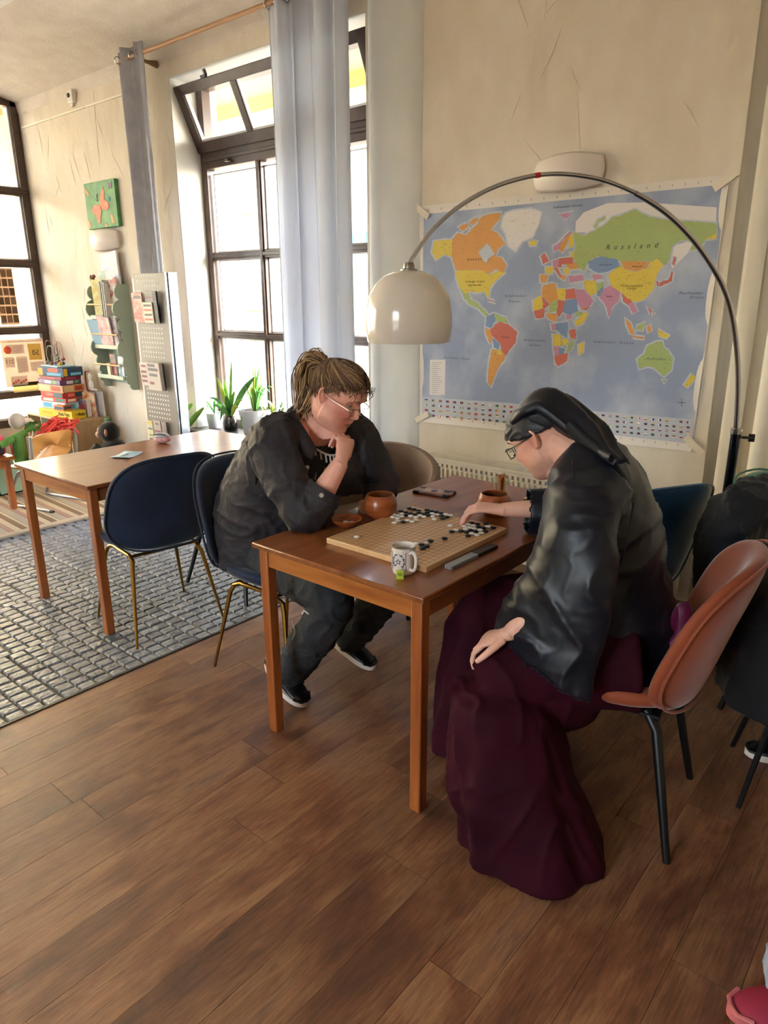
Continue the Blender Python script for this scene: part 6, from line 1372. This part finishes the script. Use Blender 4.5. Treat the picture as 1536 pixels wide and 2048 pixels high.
def jack_open(c, n):
    w_ = np.interp(c.z, [.75, .85, 1.0, 1.08, 1.2], [.015, .045, .085, .10, .12])
    if abs(c.y-1.862) < w_ and n.x > .12 and c.x > -2.02 and c.z > .80: return True
    if (c-V(-1.722, 1.722, .893)).length < .062 and n.dot((WR_-ER).normalized()) > .6: return True     # cuff end
    if c.z > 1.04 and abs(c.y-1.866) < .086 and c.x > -1.95: return True
    return c.z > 1.115 and abs(c.y-1.866) < .10 and n.z > .55
drop_faces(me, jack_open); me.materials.clear(); me.materials.append(m_jack)
jk = obj('jacket', me, None, wm, world=True, solid=.005)
def curve_on(P_, r, name, mt, par, flat=1, n=8): return obj(name, MB().tube(smooth_pts([V(*p) for p in P_], 5), r, n, flat=flat), mt, par, world=True)
# collar, rolled cuff, buttons, pocket flap, seams
cl = MB()
for s_ in (-1, 1):
    P0 = [(-1.975, 1.866+s_*.02, 1.165), (-1.945, 1.866+s_*.075, 1.160), (-1.885, 1.866+s_*.102, 1.125), (-1.835, 1.866+s_*.098, 1.065), (-1.815, 1.866+s_*.085, 1.02)]
    P1 = [(-2.005, 1.866+s_*.02, 1.125), (-1.975, 1.866+s_*.112, 1.115), (-1.905, 1.866+s_*.150, 1.075), (-1.845, 1.866+s_*.150, 1.02), (-1.812, 1.866+s_*.110, .985)]
    p0, p1 = smooth_pts([V(*p) for p in P0], 4), smooth_pts([V(*p) for p in P1], 4)
    obj('collar', MB().rings([p0, [q.lerp(w_, .5)+V(0, 0, .008) for q, w_ in zip(p0, p1)], p1], closed=False, caps=False), m_jack, jk, world=True, solid=.006, smooth=80)
cf = MB(); ax = (WR_-ER).normalized(); c0 = V(-1.722, 1.722, .893); e1 = ax.orthogonal().normalized(); e2 = ax.cross(e1)
obj('rolled_cuff', MB().rings([[c0+ax*h+(e1*cos(2*pi*j/32)+e2*sin(2*pi*j/32))*r for j in range(32)] for h, r in ((-.028, .0655), (-.026, .069), (0, .0675), (.012, .0635), (.012, .0575), (-.02, .056))], caps=False), m_jack, jk, world=True, smooth=60)
m_btn = M('pewter_button', 'c9beb4', .35, metal=.7)
def button(p, n, r=.0085):
    n = V(*n).normalized(); obj('button', MB().tube([V(*p), V(*p)+n*.004], [r, r*.8], 14), m_btn, jk, world=True)
cd = V(0, 0, EYE)-c0; cd = (cd-ax*cd.dot(ax)).normalized(); button(c0-ax*.012+cd*.0685, cd, .0095)
button((-1.838, 1.752, .955), (.75, -.6, .1)); button((-1.815, 1.958, .985), (.9, .1, .1)); button((-1.826, 1.765, .90), (.75, -.6, .1))
curve_on([(-1.99, 1.645, 1.10), (-1.97, 1.615, 1.02), (-1.99, 1.63, .92), (-2.03, 1.66, .85)], .0035, 'armhole_seam', m_jack, jk)
# pale necklace and print seen in the open jacket
m_lace = M('pale_lace', 'cfc8c0', .6)
nk = MB()
for k in range(9): u = k/8; nk.tube([(-1.845+.035*sin(pi*u), 1.80+.125*u, 1.015-.03*sin(pi*u)), (-1.84+.035*sin(pi*u), 1.80+.125*u, .99-.04*sin(pi*u))], .0035, 6)
nk.tube(smooth_pts([V(-1.85, 1.79, 1.025), V(-1.815, 1.84, .99), V(-1.81, 1.90, .99), V(-1.84, 1.94, 1.02)], 5), .004, 6)
obj('lace_trim', nk, m_lace, tee, world=True)
pr_ = MB(); rn = random.Random(4)
for k in range(10): y = 1.80+rn.uniform(0, .1); x = -1.862-.05*((y-1.865)/.1)**2; pr_.tube([(x+.006, y, .93+rn.uniform(-.05, .02)), (x-.012, y+.004, .86+rn.uniform(-.04, .04))], .0022, 5)
obj('shirt_print', pr_, m_lace, tee, world=True)['kind'] = 'stuff'
# jeans
b = MB()
for hy, ky, ay, r_ in ((1.775, 1.685, 1.675, 1), (1.955, 2.035, 2.03, 1)):
    limb(b, [(-2.24, hy, .54), (-2.10, hy, .545), (-1.88, (hy+ky)/2, .54), (-1.68, ky, .515), (-1.68, ky, .44), (-1.78, (ky+ay)/2, .29), (-1.875, ay, .155), (-1.91, ay, .105)], [.13, .128, .108, .088, .080, .078, .068, .064])
b.ball((-2.22, 1.865, .56), (.16, .2, .11), 20, 12)
me = fuse(b, .0075, 4)
folds(me, .008, 13, 9); folds(me, .004, 26, 3, mask=lambda a: (a[:, 2] < .3)*1.0+.3)
me.materials.clear(); me.materials.append(m_jean); jn = obj('jeans', me, None, wm, world=True)
curve_on([(-1.745, 1.61, .44), (-1.735, 1.612, .455), (-1.71, 1.61, .45)], .003, 'torn_thread', m_lace, jn)
curve_on([(-1.80, 1.605, .40), (-1.78, 1.602, .36), (-1.80, 1.604, .32)], .0012, 'loose_thread', m_lace, jn)
shoe(wm, V(-1.795, 1.655, .0), radians(-4), radians(19)); shoe(wm, V(-1.775, 2.045, .0), radians(4), radians(17), side=-1)
# hair
m_hair = M('dark_blond_hair', '5e4632', .5, col2='8c6c4a', scale=5, stretch=(3, 3, 3), bump=.6, bscale=90, contrast=(.35, .7), sheen=.2)
m_hair2 = M('light_blond_hair', '9a7850', .42, col2='b8966a', scale=8, sheen=.2); m_hair3 = M('brown_hair', '4e3a2a', .5, col2='6e5238', scale=8)
def scalp(th, ph, k=1.0):   # th: 0 crown .. around; returns a point on the scalp shell
    return HW @ V((-.004+.102*k*sin(ph)*cos(th)), .082*k*sin(ph)*sin(th), .022+.096*k*cos(ph))
def hairline(th):           # polar angle where hair ends, by azimuth (0 = forehead)
    a = abs((th+pi) % (2*pi)-pi); return float(np.interp(a, [0, .5, 1.0, 1.35, 1.7, 2.2, pi], [.90, .98, 1.22, 1.46, 1.78, 2.10, 2.15]))
rs = []
for i in range(16):
    rs.append([scalp(2*pi*j/64, max(.02, (hairline(2*pi*j/64)-.05+.05*sin(j*2.1)*sin(j*.7))*i/15), 1.05+.02*sin(i*.9+j*.4)+(.03*math.exp(-((i-12)/3)**2)) - (.05 if i == 15 else 0)) for j in range(64)])
hr = obj('hair', MB().rings(rs, caps=False), m_hair, wm, world=True, smooth=80)
root_ = HW @ V(-.098, .0, .066)
rn = random.Random(8)
hs = {0: MB(), 1: MB(), 2: MB()}
for k in range(1100):
    th = rn.uniform(-pi, pi); ph1 = hairline(th)*rn.uniform(.80, 1.0) if k % 3 else hairline(th)*rn.uniform(.3, .9)
    th2 = pi*(.93 if th >= 0 else -.93); ph2 = .62; pts = []; kk = 1.07+rn.uniform(0, .05); wv = rn.uniform(-.10, .10); f_ = rn.uniform(1.5, 4)
    for i in range(8):
        u = i/7; t_ = th+(th2-th)*(u**1.3); p_ = ph1+(ph2-ph1)*u+.25*sin(pi*u)*(0.5-abs(th)/pi)*-1+wv*sin(f_*u*3)*.5
        pts.append(scalp(t_, max(.05, p_), kk+.035*sin(pi*u)))
    pts.append(root_+V(rn.uniform(-.01, .01), rn.uniform(-.012, .012), rn.uniform(-.01, .01)))
    if k % 2 == 0: pts[0] = scalp(th+rn.uniform(-.12, .12), ph1+rn.uniform(.02, .20), 1.045)
    hs[rn.choice((0, 0, 1, 2, 2))].tube(pts, [.0009]+[.0015]*7+[.0012], 4)
# ponytail: over the tie, then down behind the neck
PT = [root_, root_+V(-.030, -.005, .020), root_+V(-.062, -.008, .006), root_+V(-.085, -.01, -.04), root_+V(-.090, -.010, -.095), root_+V(-.080, -.012, -.145), root_+V(-.076, -.014, -.18)]
for k in range(420):
    ox, oy, oz = rn.gauss(0, .016), rn.gauss(0, .017), rn.gauss(0, .012); e = rn.uniform(.72, 1.05); pts = []
    for i, p in enumerate(PT[:int(7*e)+1]):
        s_ = (.35, .9, 1.15, 1.25, 1.3, 1.35, 1.2)[i]; pts.append(p+V(ox*s_*(.6 if i < 3 else 1.0), oy*s_, oz*s_)+V(rn.uniform(-.004, .004), rn.uniform(-.004, .004), 0))
    pts = smooth_pts(pts, 2); hs[rn.choice((0, 1, 1, 2))].tube(pts, [.0024]*(len(pts)-1)+[.0006], 4)
for k in range(150):      # loose nape hair down to the collar
    y = rn.uniform(-.05, .03); p = HW @ V(-.07+rn.uniform(-.03, .02), y-.02, -.01); q = p+V(-.02+rn.uniform(-.03, .02), rn.uniform(-.02, .02), -.06); r = q+V(rn.uniform(-.05, .02), rn.uniform(-.03, .02), rn.uniform(-.05, -.01))
    hs[rn.choice((0, 1, 2))].tube(smooth_pts([p, q, r], 3), [.002]*6+[.0006], 4)
for k in range(40):       # frizz at the forehead
    th = rn.uniform(-.8, .8); p = scalp(th, 1.0, 1.06); q = p+HW.to_3x3() @ V(.015, rn.uniform(-.02, .02), rn.uniform(-.02, .015)); hs[2].tube([p, q, q+HW.to_3x3() @ V(-.002, rn.uniform(-.01, .01), -.012)], .0009, 4)
for k, mt_ in ((0, m_hair), (1, m_hair2), (2, m_hair3)): obj('hair_strands', hs[k], mt_, hr, world=True, smooth=80)['kind'] = 'stuff'
obj('hair_tie', MB().tube([root_+V(-.006+0*k, .017*cos(k*pi/6), .017*sin(k*pi/6)) for k in range(12)], .005, 8, loop=True), m_black, hr, world=True)
# glasses
def glasses(par, Hm, mtr, mta, rimless=True, drop=0):
    g = MB(); hp = lambda x, y, z: Hm @ V(x, y, z+drop)
    for s_ in (-1, 1):
        R_ = [hp(.110-.010*abs(c)-.004*(c > 0), s_*(.033+.026*c), .014+.0165*d_) for c, d_ in [sup(2*pi*k/28, 4) for k in range(28)]]
        if not rimless: obj('rim', MB().tube(R_, .0016, 6, loop=True), mtr, par, world=True)
        else: obj('rim', MB().tube([p for p, (c, d_) in zip(R_, [sup(2*pi*k/28, 4) for k in range(28)]) if d_ > -.2], .0013, 6) if False else MB().tube(R_[0:15], .0013, 6), mtr, par, world=True)
        obj('lens', MB().add(R_, [tuple(range(28))]), m_lens, par, world=True, smooth=0)
        obj('temple', MB().tube([hp(.099, s_*.061, .024), hp(.092, s_*.070, .024), hp(.03, s_*.0825, .022), hp(-.012, s_*.0835, .022), hp(-.03, s_*.082, .006)], [.0022, .0024, .0018, .0016, .0014], 8, flat=.6), mta, par, world=True)
        obj('nose_pad', MB().ball(hp(.104, s_*.009, .004), .0028, 8, 6), mta, par, world=True)
    obj('bridge', MB().tube([hp(.112, -.009, .020), hp(.115, 0, .022), hp(.112, .009, .020)], .0014, 6), mtr, par, world=True)
m_lens = glass_mat('lens_glass', (.97, .98, .97, 1), .2)
gl = thing('eyeglasses', 'thin dark rimmed glasses with pale temples worn by the ponytailed player', 'glasses', (-1.7, 1.87, 1.2))
glasses(gl, HW, M('dark_rim', '3a2622', .3), M('pale_temple', 'd8c0ac', .3, metal=.4), True, -.010)

# ---------------------------------------------------------------- the robed player
mn = thing('person', 'person in black robe and headscarf with maroon skirt reaching over the go board', 'person', (-.66, 1.93, 0))
HM = Matrix.Translation((-1.000, 1.955, 1.135)) @ Matrix.Rotation(radians(180+6), 4, 'Z') @ Matrix.Rotation(radians(36), 4, 'Y') @ Matrix.Scale(1.0, 4)
b = MB(); head_mb(b, HM, full=.35, male=True)
limb(b, [(-.80, 1.945, 1.055), (-.86, 1.95, 1.10), (-.945, 1.955, 1.130)], [.078, .064, .062])
b.tube([HM @ V(-.03, 0, -.05), HM @ V(.01, 0, -.095), (-.885, 1.95, 1.055)], [.056, .046, .058], 16)
limb(b, [(-.68, 1.93, .56), (-.71, 1.93, .74), (-.765, 1.935, .90), (-.80, 1.94, 1.00), (-.84, 1.945, 1.06)], [.08, .08, .09, .09, .07])
sL, eL, wL = V(-.765, 1.775, 1.03), V(-.735, 1.675, .82), V(-.872, 1.590, .655)       # near (left) arm
sR, eR, wR = V(-.80, 2.13, 1.03), V(-.985, 2.225, .850), V(-1.198, 2.078, .838)       # far (right) arm
limb(b, [(-.79, 1.86, 1.05), tuple(sL), tuple(sL.lerp(eL, .5)), tuple(eL), tuple(eL.lerp(wL, .4)), tuple(wL)], [.055, .045, .036, .034, .034, .0235])
limb(b, [(-.80, 2.02, 1.05), tuple(sR), tuple(sR.lerp(eR, .5)), tuple(eR), tuple(eR.lerp(wR, .4)), tuple(wR)], [.055, .045, .038, .036, .036, .0235])
hand_mb(b, wL, (-.74, -.10, -.42), (-.40, -.25, .87), 1, [(.35, .55, .35), (.40, .6, .4), (.45, .6, .4), (.5, .6, .4)], .12, 1.0, thumb=(.85, .1, .25))
hand_mb(b, wR, (-.90, -.38, .02), (-.05, -.10, 1), -1, [(.45, .55, .30), (.85, .30, .15), (.50, .50, .3), (.35, .55, .4)], .10, 1.02, thumb=(.55, .25, .2))
limb(b, [(-.66, 1.83, .55), (-.78, 1.72, .51), (-.90, 1.60, .44), (-.87, 1.57, .26), (-.82, 1.58, .08)], [.08, .065, .045, .045, .04])
limb(b, [(-.70, 2.02, .55), (-.95, 2.02, .54), (-1.18, 1.99, .45), (-1.17, 1.95, .28), (-1.14, 1.92, .08)], [.08, .07, .05, .045, .04])
me = fuse(b, .0027, 2, .45); paint(me, body_tint('e6b29c', [(HM, .25, 'b5736a', .28)])); me.materials.clear(); me.materials.append(m_skin)
obj('body', me, None, mn, world=True); eyes(mn, HM, down=.9); brow(mn, HM, M('brow_dark', '4a3226', .8))
# hakama skirt
m_mar = M('maroon_cloth', '2a0512', .8, col2='360818', scale=4, spec=.15)
def ringloop(c, rx, ry, n=44, rz=0): return [V(c[0]+rx*cos(2*pi*j/n+rz), c[1]+ry*sin(2*pi*j/n+rz), c[2]) for j in range(n)]
b = MB()
limb(b, [(-.62, 1.86, .545), (-.74, 1.78, .53), (-.86, 1.66, .52), (-.94, 1.58, .465)], [.15, .135, .115, .095], 28)
limb(b, [(-.66, 2.0, .545), (-.85, 2.02, .54), (-1.05, 2.01, .53), (-1.22, 1.99, .48)], [.14, .13, .12, .10], 28)
b.rings([ringloop((-.900, 1.600, .50), .085, .085), ringloop((-.900, 1.585, .46), .135, .135), ringloop((-.865, 1.575, .34), .165, .165), ringloop((-.825, 1.565, .20), .185, .185), ringloop((-.785, 1.585, .10), .20, .19), ringloop((-.765, 1.59, .03), .212, .205), ringloop((-.76, 1.59, .004), .218, .212)])
b.rings([ringloop((-1.19, 1.985, .52), .09, .09), ringloop((-1.20, 1.97, .42), .125, .12), ringloop((-1.17, 1.93, .26), .145, .14), ringloop((-1.15, 1.90, .12), .155, .155), ringloop((-1.14, 1.895, .004), .175, .175)])
b.rings([ringloop((-.78, 1.82, .56), .12, .16), ringloop((-.84, 1.80, .45), .19, .21), ringloop((-.86, 1.80, .34), .17, .17)])
me = fuse(b, .0085, 5, .5)
a = co_of(me); n = no_of(me)      # pleats hanging from each knee
def pleat(a, c, ph, N_, amp):
    th = np.arctan2(a[:, 1]-c[1], a[:, 0]-c[0]); w_ = np.clip((.47-a[:, 2])/.4, 0, 1); near = np.exp(-(((a[:, 0]-c[0])**2+(a[:, 1]-c[1])**2)/.34**2)**2)
    return amp*np.sin(th*N_+ph+1.2*np.sin(th*3))*w_*near
d = pleat(a, (-.80, 1.565), .4, 7, .012)*(a[:, 1] < 1.80)+pleat(a, (-1.15, 1.91), 1.2, 6, .012)*(a[:, 0] < -1.0)
a = a+n*d[:, None]; a[:, 2] = np.maximum(a[:, 2], .003); set_co(me, a)
folds(me, .010, 6.5, 12, stretch=(1.3, 1.3, .6), mask=lambda q: np.clip(q[:, 2]/.08, 0, 1)); me.materials.clear(); me.materials.append(m_mar); sk = obj('skirt', me, None, mn, world=True)
obj('waist_knot', MB().tube(smooth_pts([V(-.535, 1.90, .58), V(-.505, 1.92, .64), V(-.515, 1.93, .72), V(-.535, 1.95, .64), V(-.52, 1.97, .58)], 5), [.022]*21, 10, flat=.6), M('magenta_satin', '5c1438', .4, sheen=.3), sk, world=True)
# robe
m_sat = M('black_satin', '0a0d14', .40, col2='10141e', scale=6, spec=.42, sheen=.08); m_sat.node_tree.nodes['Principled BSDF'].inputs['Sheen Tint'].default_value = (.5, .65, 1, 1)  # bluish sheen tint stands for sky reflected in the satin
RP = [(-.650, 1.93, .50), (-.665, 1.93, .62), (-.700, 1.93, .75), (-.750, 1.935, .90), (-.800, 1.94, 1.01), (-.850, 1.948, 1.085), (-.885, 1.95, 1.115)]
b = torso(RP, [.160, .125, .120, .130, .125, .10, .070], [.20, .185, .180, .195, .20, .14, .080])
# near sleeve, wide and hanging
def sleeve(mb, secs, n=36):
    rs = []
    for c, u, ru, v, rv in secs:
        u, v = V(*u).normalized(), V(*v).normalized(); rs.append([V(*c)+u*(ru*cos(2*pi*j/n))+v*(rv*sin(2*pi*j/n)) for j in range(n)])
    mb.rings(rs)
sleeve(b, [((-.77, 1.84, 1.02), (-1, 0, 0), .110, (0, 0, 1), .090), ((-.765, 1.765, 1.005), (-1, 0, 0), .105, (0, -.6, .8), .088), ((-.750, 1.70, .93), (-1, 0, -.15), .105, (0, -1, .3), .072),
    ((-.745, 1.670, .83), (-1, 0, -.1), .125, (0, -1, .15), .064), ((-.765, 1.645, .73), (-1, 0, .10), .143, (0, -1, 0), .056), ((-.785, 1.628, .64), (-1, 0, .25), .156, (0, -1, 0), .050), ((-.785, 1.62, .575), (-1, 0.05, .40), .166, (0, -1, 0), .044)])
sleeve(b, [((-.79, 2.03, 1.02), (-1, 0, 0), .105, (0, 0, 1), .09), ((-.82, 2.12, .99), (-1, 0, .3), .09, (0, .7, .7), .085), ((-.90, 2.20, .90), (-.7, 0, .7), .085, (0, 1, 0), .066), ((-.975, 2.215, .865), (-.3, 0, 1), .080, (-.5, 1, 0), .060), ((-1.05, 2.17, .836), (0, 0, 1), .084, (-.6, .8, 0), .060), ((-1.125, 2.125, .832), (0, 0, 1), .080, (-.6, .8, 0), .056)])
me = fuse(b, .0075, 6, .5)
folds(me, .009, 5.0, 5, stretch=(.8, .8, 1.5)); folds(me, .0022, 13, 6, stretch=(1, 1, 1.6))
ce = V(-.785, 1.62, .575); nE = V(-.40, 0, -1).normalized(); ce2 = V(-1.125, 2.125, .832); n2 = V(-.8, -.6, 0)
def robe_open(c, n):
    if (c-ce).dot(nE) > -.006 and n.dot(nE) > .5 and (c-ce).length < .22: return True
    if (c-ce2).dot(n2) > -.008 and n.dot(n2) > .5 and (c-ce2).length < .1: return True
    return n.dot(V(-.5, 0, .85)) > .75 and (c-V(-.885, 1.95, 1.115)).length < .075
drop_faces(me, robe_open); me.materials.clear(); me.materials.append(m_sat); rb = obj('robe', me, None, mn, world=True, solid=.004)
# overlapping neck band and shoulder seams
for s_ in (-1, 1): curve_on([(-.79, 1.95+s_*.02, 1.155), (-.825, 1.95+s_*.075, 1.145), (-.885, 1.95+s_*.085, 1.09), (-.925, 1.95+s_*.06, 1.00), (-.915, 1.95+s_*.0, .88)], [(.010, .022)]*21, 'neck_band', m_sat, rb)
curve_on([(-.845, 1.845, 1.115), (-.80, 1.76, 1.105), (-.765, 1.70, 1.03), (-.775, 1.655, .93), (-.805, 1.635, .80), (-.84, 1.615, .68)], .0022, 'sleeve_seam', m_sat, rb, n=6)
curve_on([(-.64, 1.80, 1.03), (-.625, 1.745, .95), (-.635, 1.73, .87)], .0035, 'armhole_seam', m_sat, rb, n=6)
# headscarf
b = MB()
def scp(th, ph, k=1.0): return HM @ V(-.003+.104*k*sin(ph)*cos(th), .0835*k*sin(ph)*sin(th), .016+.103*k*cos(ph))
def edge(th): a_ = abs((th+pi) % (2*pi)-pi); return float(np.interp(a_, [0, .6, 1.2, 1.6, 2.2, pi], [1.22, 1.25, 1.45, 1.55, 1.62, 1.60]))
rs = [[scp(2*pi*j/64, max(.02, edge(2*pi*j/64)*i/16), 1.055) for j in range(64)] for i in range(17)]
rs.append([scp(2*pi*j/64, edge(2*pi*j/64), .98) for j in range(64)])
b.rings(rs)
me = fuse(b, .004, 3, .4); folds(me, .0035, 17, 3, stretch=(.7, 1, 1.6)); me.materials.clear(); me.materials.append(m_sat)
m_scarf = M('black_scarf', '15151a', .48, col2='1b1b22', scale=9, sheen=.3); me.materials[0] = m_scarf
sc_ = obj('headscarf', me, None, mn, world=True)
b = MB()       # gathered cloth falling from the crown to the tail tip
Q = [(HM @ V(.03, 0, .080), .070, .030), (HM @ V(-.03, 0, .092), .086, .036), (HM @ V(-.085, 0, .070), .086, .044), (V(-.868, 1.945, 1.190), .070, .040), (V(-.815, 1.925, 1.180), .050, .026), (V(-.755, 1.885, 1.148), .036, .013), (V(-.700, 1.845, 1.128), .026, .007)]
pq = smooth_pts([q[0] for q in Q], 5); ww = np.interp(np.linspace(0, 6, len(pq)), range(7), [q[1] for q in Q]); tt_ = np.interp(np.linspace(0, 6, len(pq)), range(7), [q[2] for q in Q])
rs = []
for i, p in enumerate(pq):
    t_ = (pq[min(i+1, len(pq)-1)]-pq[max(i-1, 0)]).normalized(); s_ = t_.cross(V(0, 0, 1)).normalized(); u_ = s_.cross(t_).normalized(); fo = .15+.4*i/len(pq)
    rs.append([p+s_*(ww[i]*cos(a_))+u_*(tt_[i]*sin(a_)*(1+fo*sin(5*a_+i*.10)))+V(0, 0, -.010*cos(a_)**2*(i/len(pq))) for a_ in [2*pi*j/48 for j in range(48)]])
b.rings(rs)
obj('scarf_tail', b, m_sat, sc_, world=True, smooth=80)
b = MB().tube(smooth_pts([V(-.885, 1.885, 1.20), V(-.83, 1.875, 1.165), V(-.775, 1.86, 1.142), V(-.725, 1.825, 1.135)], 5), [.020]*10+[.012]*6, 12, flat=.45); obj('scarf_tail', b, m_sat, sc_, world=True, smooth=80)
gm = thing('eyeglasses', 'black framed glasses worn by the robed player in the headscarf', 'glasses', (-1.1, 1.95, 1.1))
glasses(gm, HM, M('black_rim', '101012', .3), m_black, False, -.004)

# ---------------------------------------------------------------- coat over the green chair
t = thing('hanging_jacket', 'dark navy jacket draped over the green chair behind the orange one', 'jacket', (-.52, 2.75, .3))
m_coat = M('dark_navy_coat', '0f1218', .75, col2='181c24', scale=8, sheen=.06, bump=.2, bscale=200)
b = MB(); 
sleeve(b, [((-.53, 2.68, .925), (0, 1, 0), .13, (1, 0, 0), .03), ((-.54, 2.67, .91), (0, 1, 0), .17, (1, 0, 0), .055), ((-.55, 2.65, .83), (0, 1, 0), .185, (1, 0, 0), .070), ((-.55, 2.68, .68), (0, 1, 0), .245, (1, 0, 0), .075), ((-.54, 2.74, .50), (0, 1, 0), .25, (1, 0, 0), .08), ((-.53, 2.73, .30), (0, 1, 0), .26, (1, 0, 0), .09)])
limb(b, [(-.50, 2.60, .88), (-.545, 2.52, .86), (-.58, 2.49, .76), (-.575, 2.49, .62), (-.56, 2.50, .46)], [.06, .075, .075, .070, .065])
me = fuse(b, .008, 5); folds(me, .014, 6, 31, stretch=(1.4, 1.4, .7)); folds(me, .005, 16, 32); me.materials.clear(); me.materials.append(m_coat); obj('coat_body', me, None, t, world=True)
obj('sleeve_cuff', MB().tube([(-.561, 2.50, .475), (-.558, 2.50, .448)], [.073, .072], 24), m_coat, t, world=True)
st2 = dup(stool, (-.20, 2.36, 0), .3, 'low dark stool under the black coat at the right edge'); st2.scale = (.72, .72, .95)
t = thing('dark_coat', 'black coat heaped on the low stool at the right edge behind the orange chair', 'coat', (-.25, 2.35, .47))
b = MB(); sleeve(b, [((-.20, 2.30, .83), (0, 1, 0), .15, (1, 0, 0), .05), ((-.22, 2.32, .79), (0, 1, 0), .22, (1, 0, 0), .10), ((-.26, 2.34, .68), (0, 1, 0), .25, (1, 0, 0), .22), ((-.28, 2.36, .5), (0, 1, 0), .25, (1, 0, 0), .22), ((-.26, 2.36, .33), (0, 1, 0), .25, (1, 0, 0), .22)])
me = fuse(b, .009, 4); folds(me, .014, 6, 33); me.materials.clear(); me.materials.append(M('black_wool', '0c0c0f', .8, sheen=.1)); obj('coat_body', me, None, t, world=True)
shp = thing('sneaker', 'black sneaker with a thin white sole standing at the right edge', 'shoe', (-.30, 2.48, 0))
shoe(shp, V(-.385, 2.44, .002), radians(205), 0, sole=m_white_r)
# ---------------------------------------------------------------- neighbour's leg at the lower right corner
lg_ = thing('person', 'person in light blue jeans and red shoes at the lower right corner', 'person', (.3, 1.25, 0))
m_lj = M('light_denim', '8a9cae', .8, col2='a4b4c2', scale=30, bump=.2, bscale=240)
b = MB(); limb(b, [(.55, 1.10, .52), (.30, 1.20, .54), (.06, 1.38, .50), (.01, 1.435, .32), (-.055, 1.49, .12)], [.11, .095, .066, .058, .04]); limb(b, [(.58, .92, .52), (.35, .85, .54), (.12, .82, .50), (.14, .84, .30), (.16, .86, .10)], [.11, .095, .066, .058, .04]); 
limb(b, [(.62, 1.0, .55), (.66, 1.0, .8), (.66, 1.0, 1.05), (.65, 1.0, 1.15), (.64, 1.0, 1.22)], [.15, .15, .15, .08, .06])
HN = Matrix.Translation((.63, 1.0, 1.33)) @ Matrix.Rotation(radians(170), 4, 'Z'); head_mb(b, HN)
for s_ in (-1, 1):
    w0 = V(.32, 1.0+s_*.16, .66); limb(b, [(.65, 1.0+s_*.1, 1.08), (.65, 1.0+s_*.2, 1.05), (.62, 1.0+s_*.24, .80), (.50, 1.0+s_*.22, .72), tuple(w0)], [.06, .06, .045, .042, .028]); hand_mb(b, w0, (-1, 0, -.2), (0, 0, 1), s_, [(.3, .3, .2)]*4)
me = fuse(b, .005, 2); paint(me, body_tint('d8a48e', [(HN, .2, 'b5736a', 0)])); me.materials.clear(); me.materials.append(m_skin); obj('body', me, None, lg_, world=True)
b = MB(); limb(b, [(.60, 1.10, .53), (.30, 1.20, .55), (.06, 1.38, .51), (.00, 1.435, .32), (-.065, 1.49, .10)], [.135, .12, .088, .078, .066]); limb(b, [(.62, .92, .53), (.35, .85, .55), (.12, .82, .51), (.14, .84, .30), (.16, .86, .10)], [.135, .12, .088, .078, .066]); b.ball((.62, 1.0, .56), (.17, .19, .12), 20, 12)
me = fuse(b, .009, 4); folds(me, .009, 9, 41); me.materials.clear(); me.materials.append(m_lj); obj('jeans', me, None, lg_, world=True)
b = torso([(.62, 1.0, .55), (.66, 1.0, .8), (.66, 1.0, 1.02), (.65, 1.0, 1.12)], [.17, .16, .15, .08], [.2, .19, .2, .1])
for s_ in (-1, 1): limb(b, [(.65, 1.0+s_*.1, 1.06), (.65, 1.0+s_*.2, 1.05), (.62, 1.0+s_*.24, .80), (.50, 1.0+s_*.22, .72), (.36, 1.0+s_*.17, .67)], [.08, .075, .06, .056, .044])
me = fuse(b, .01, 4); folds(me, .01, 7, 42); me.materials.clear(); me.materials.append(M('grey_sweater', '7a7d84', .8)); obj('sweater', me, None, lg_, world=True)
rs = [[HN @ V(-.004+.106*sin(ph)*cos(th), .086*sin(ph)*sin(th), .022+.100*cos(ph)) for th in [2*pi*j/40 for j in range(40)]] for ph in [max(.03, 1.35*i/10) for i in range(11)]]
obj('hair', MB().rings(rs, caps=False), m_hair3, lg_, world=True, smooth=80)
m_redshoe = M('red_leather', '9c2c44', .5); shoe(lg_, V(-.165, 1.395, .0), radians(218), 0, up_=m_redshoe, sole=M('coral_sole', 'c46a6a', .5)); shoe(lg_, V(.02, .84, .0), radians(180), 0, up_=m_redshoe, sole=M('coral_sole2', 'c46a6a', .5))
t = thing('plain_stool', 'dark wooden stool out of frame at the right under the seated neighbour', 'stool', (.62, 1.0, 0))
obj('seat', MB().bx(-.19, .19, -.2, .2, .41, .44), m_woodx, t, bevel=.006)
for x in (-.15, .15):
    for y in (-.16, .16): obj('leg', MB().bx(x-.018, x+.018, y-.018, y+.018, 0, .41), m_woodz, t)
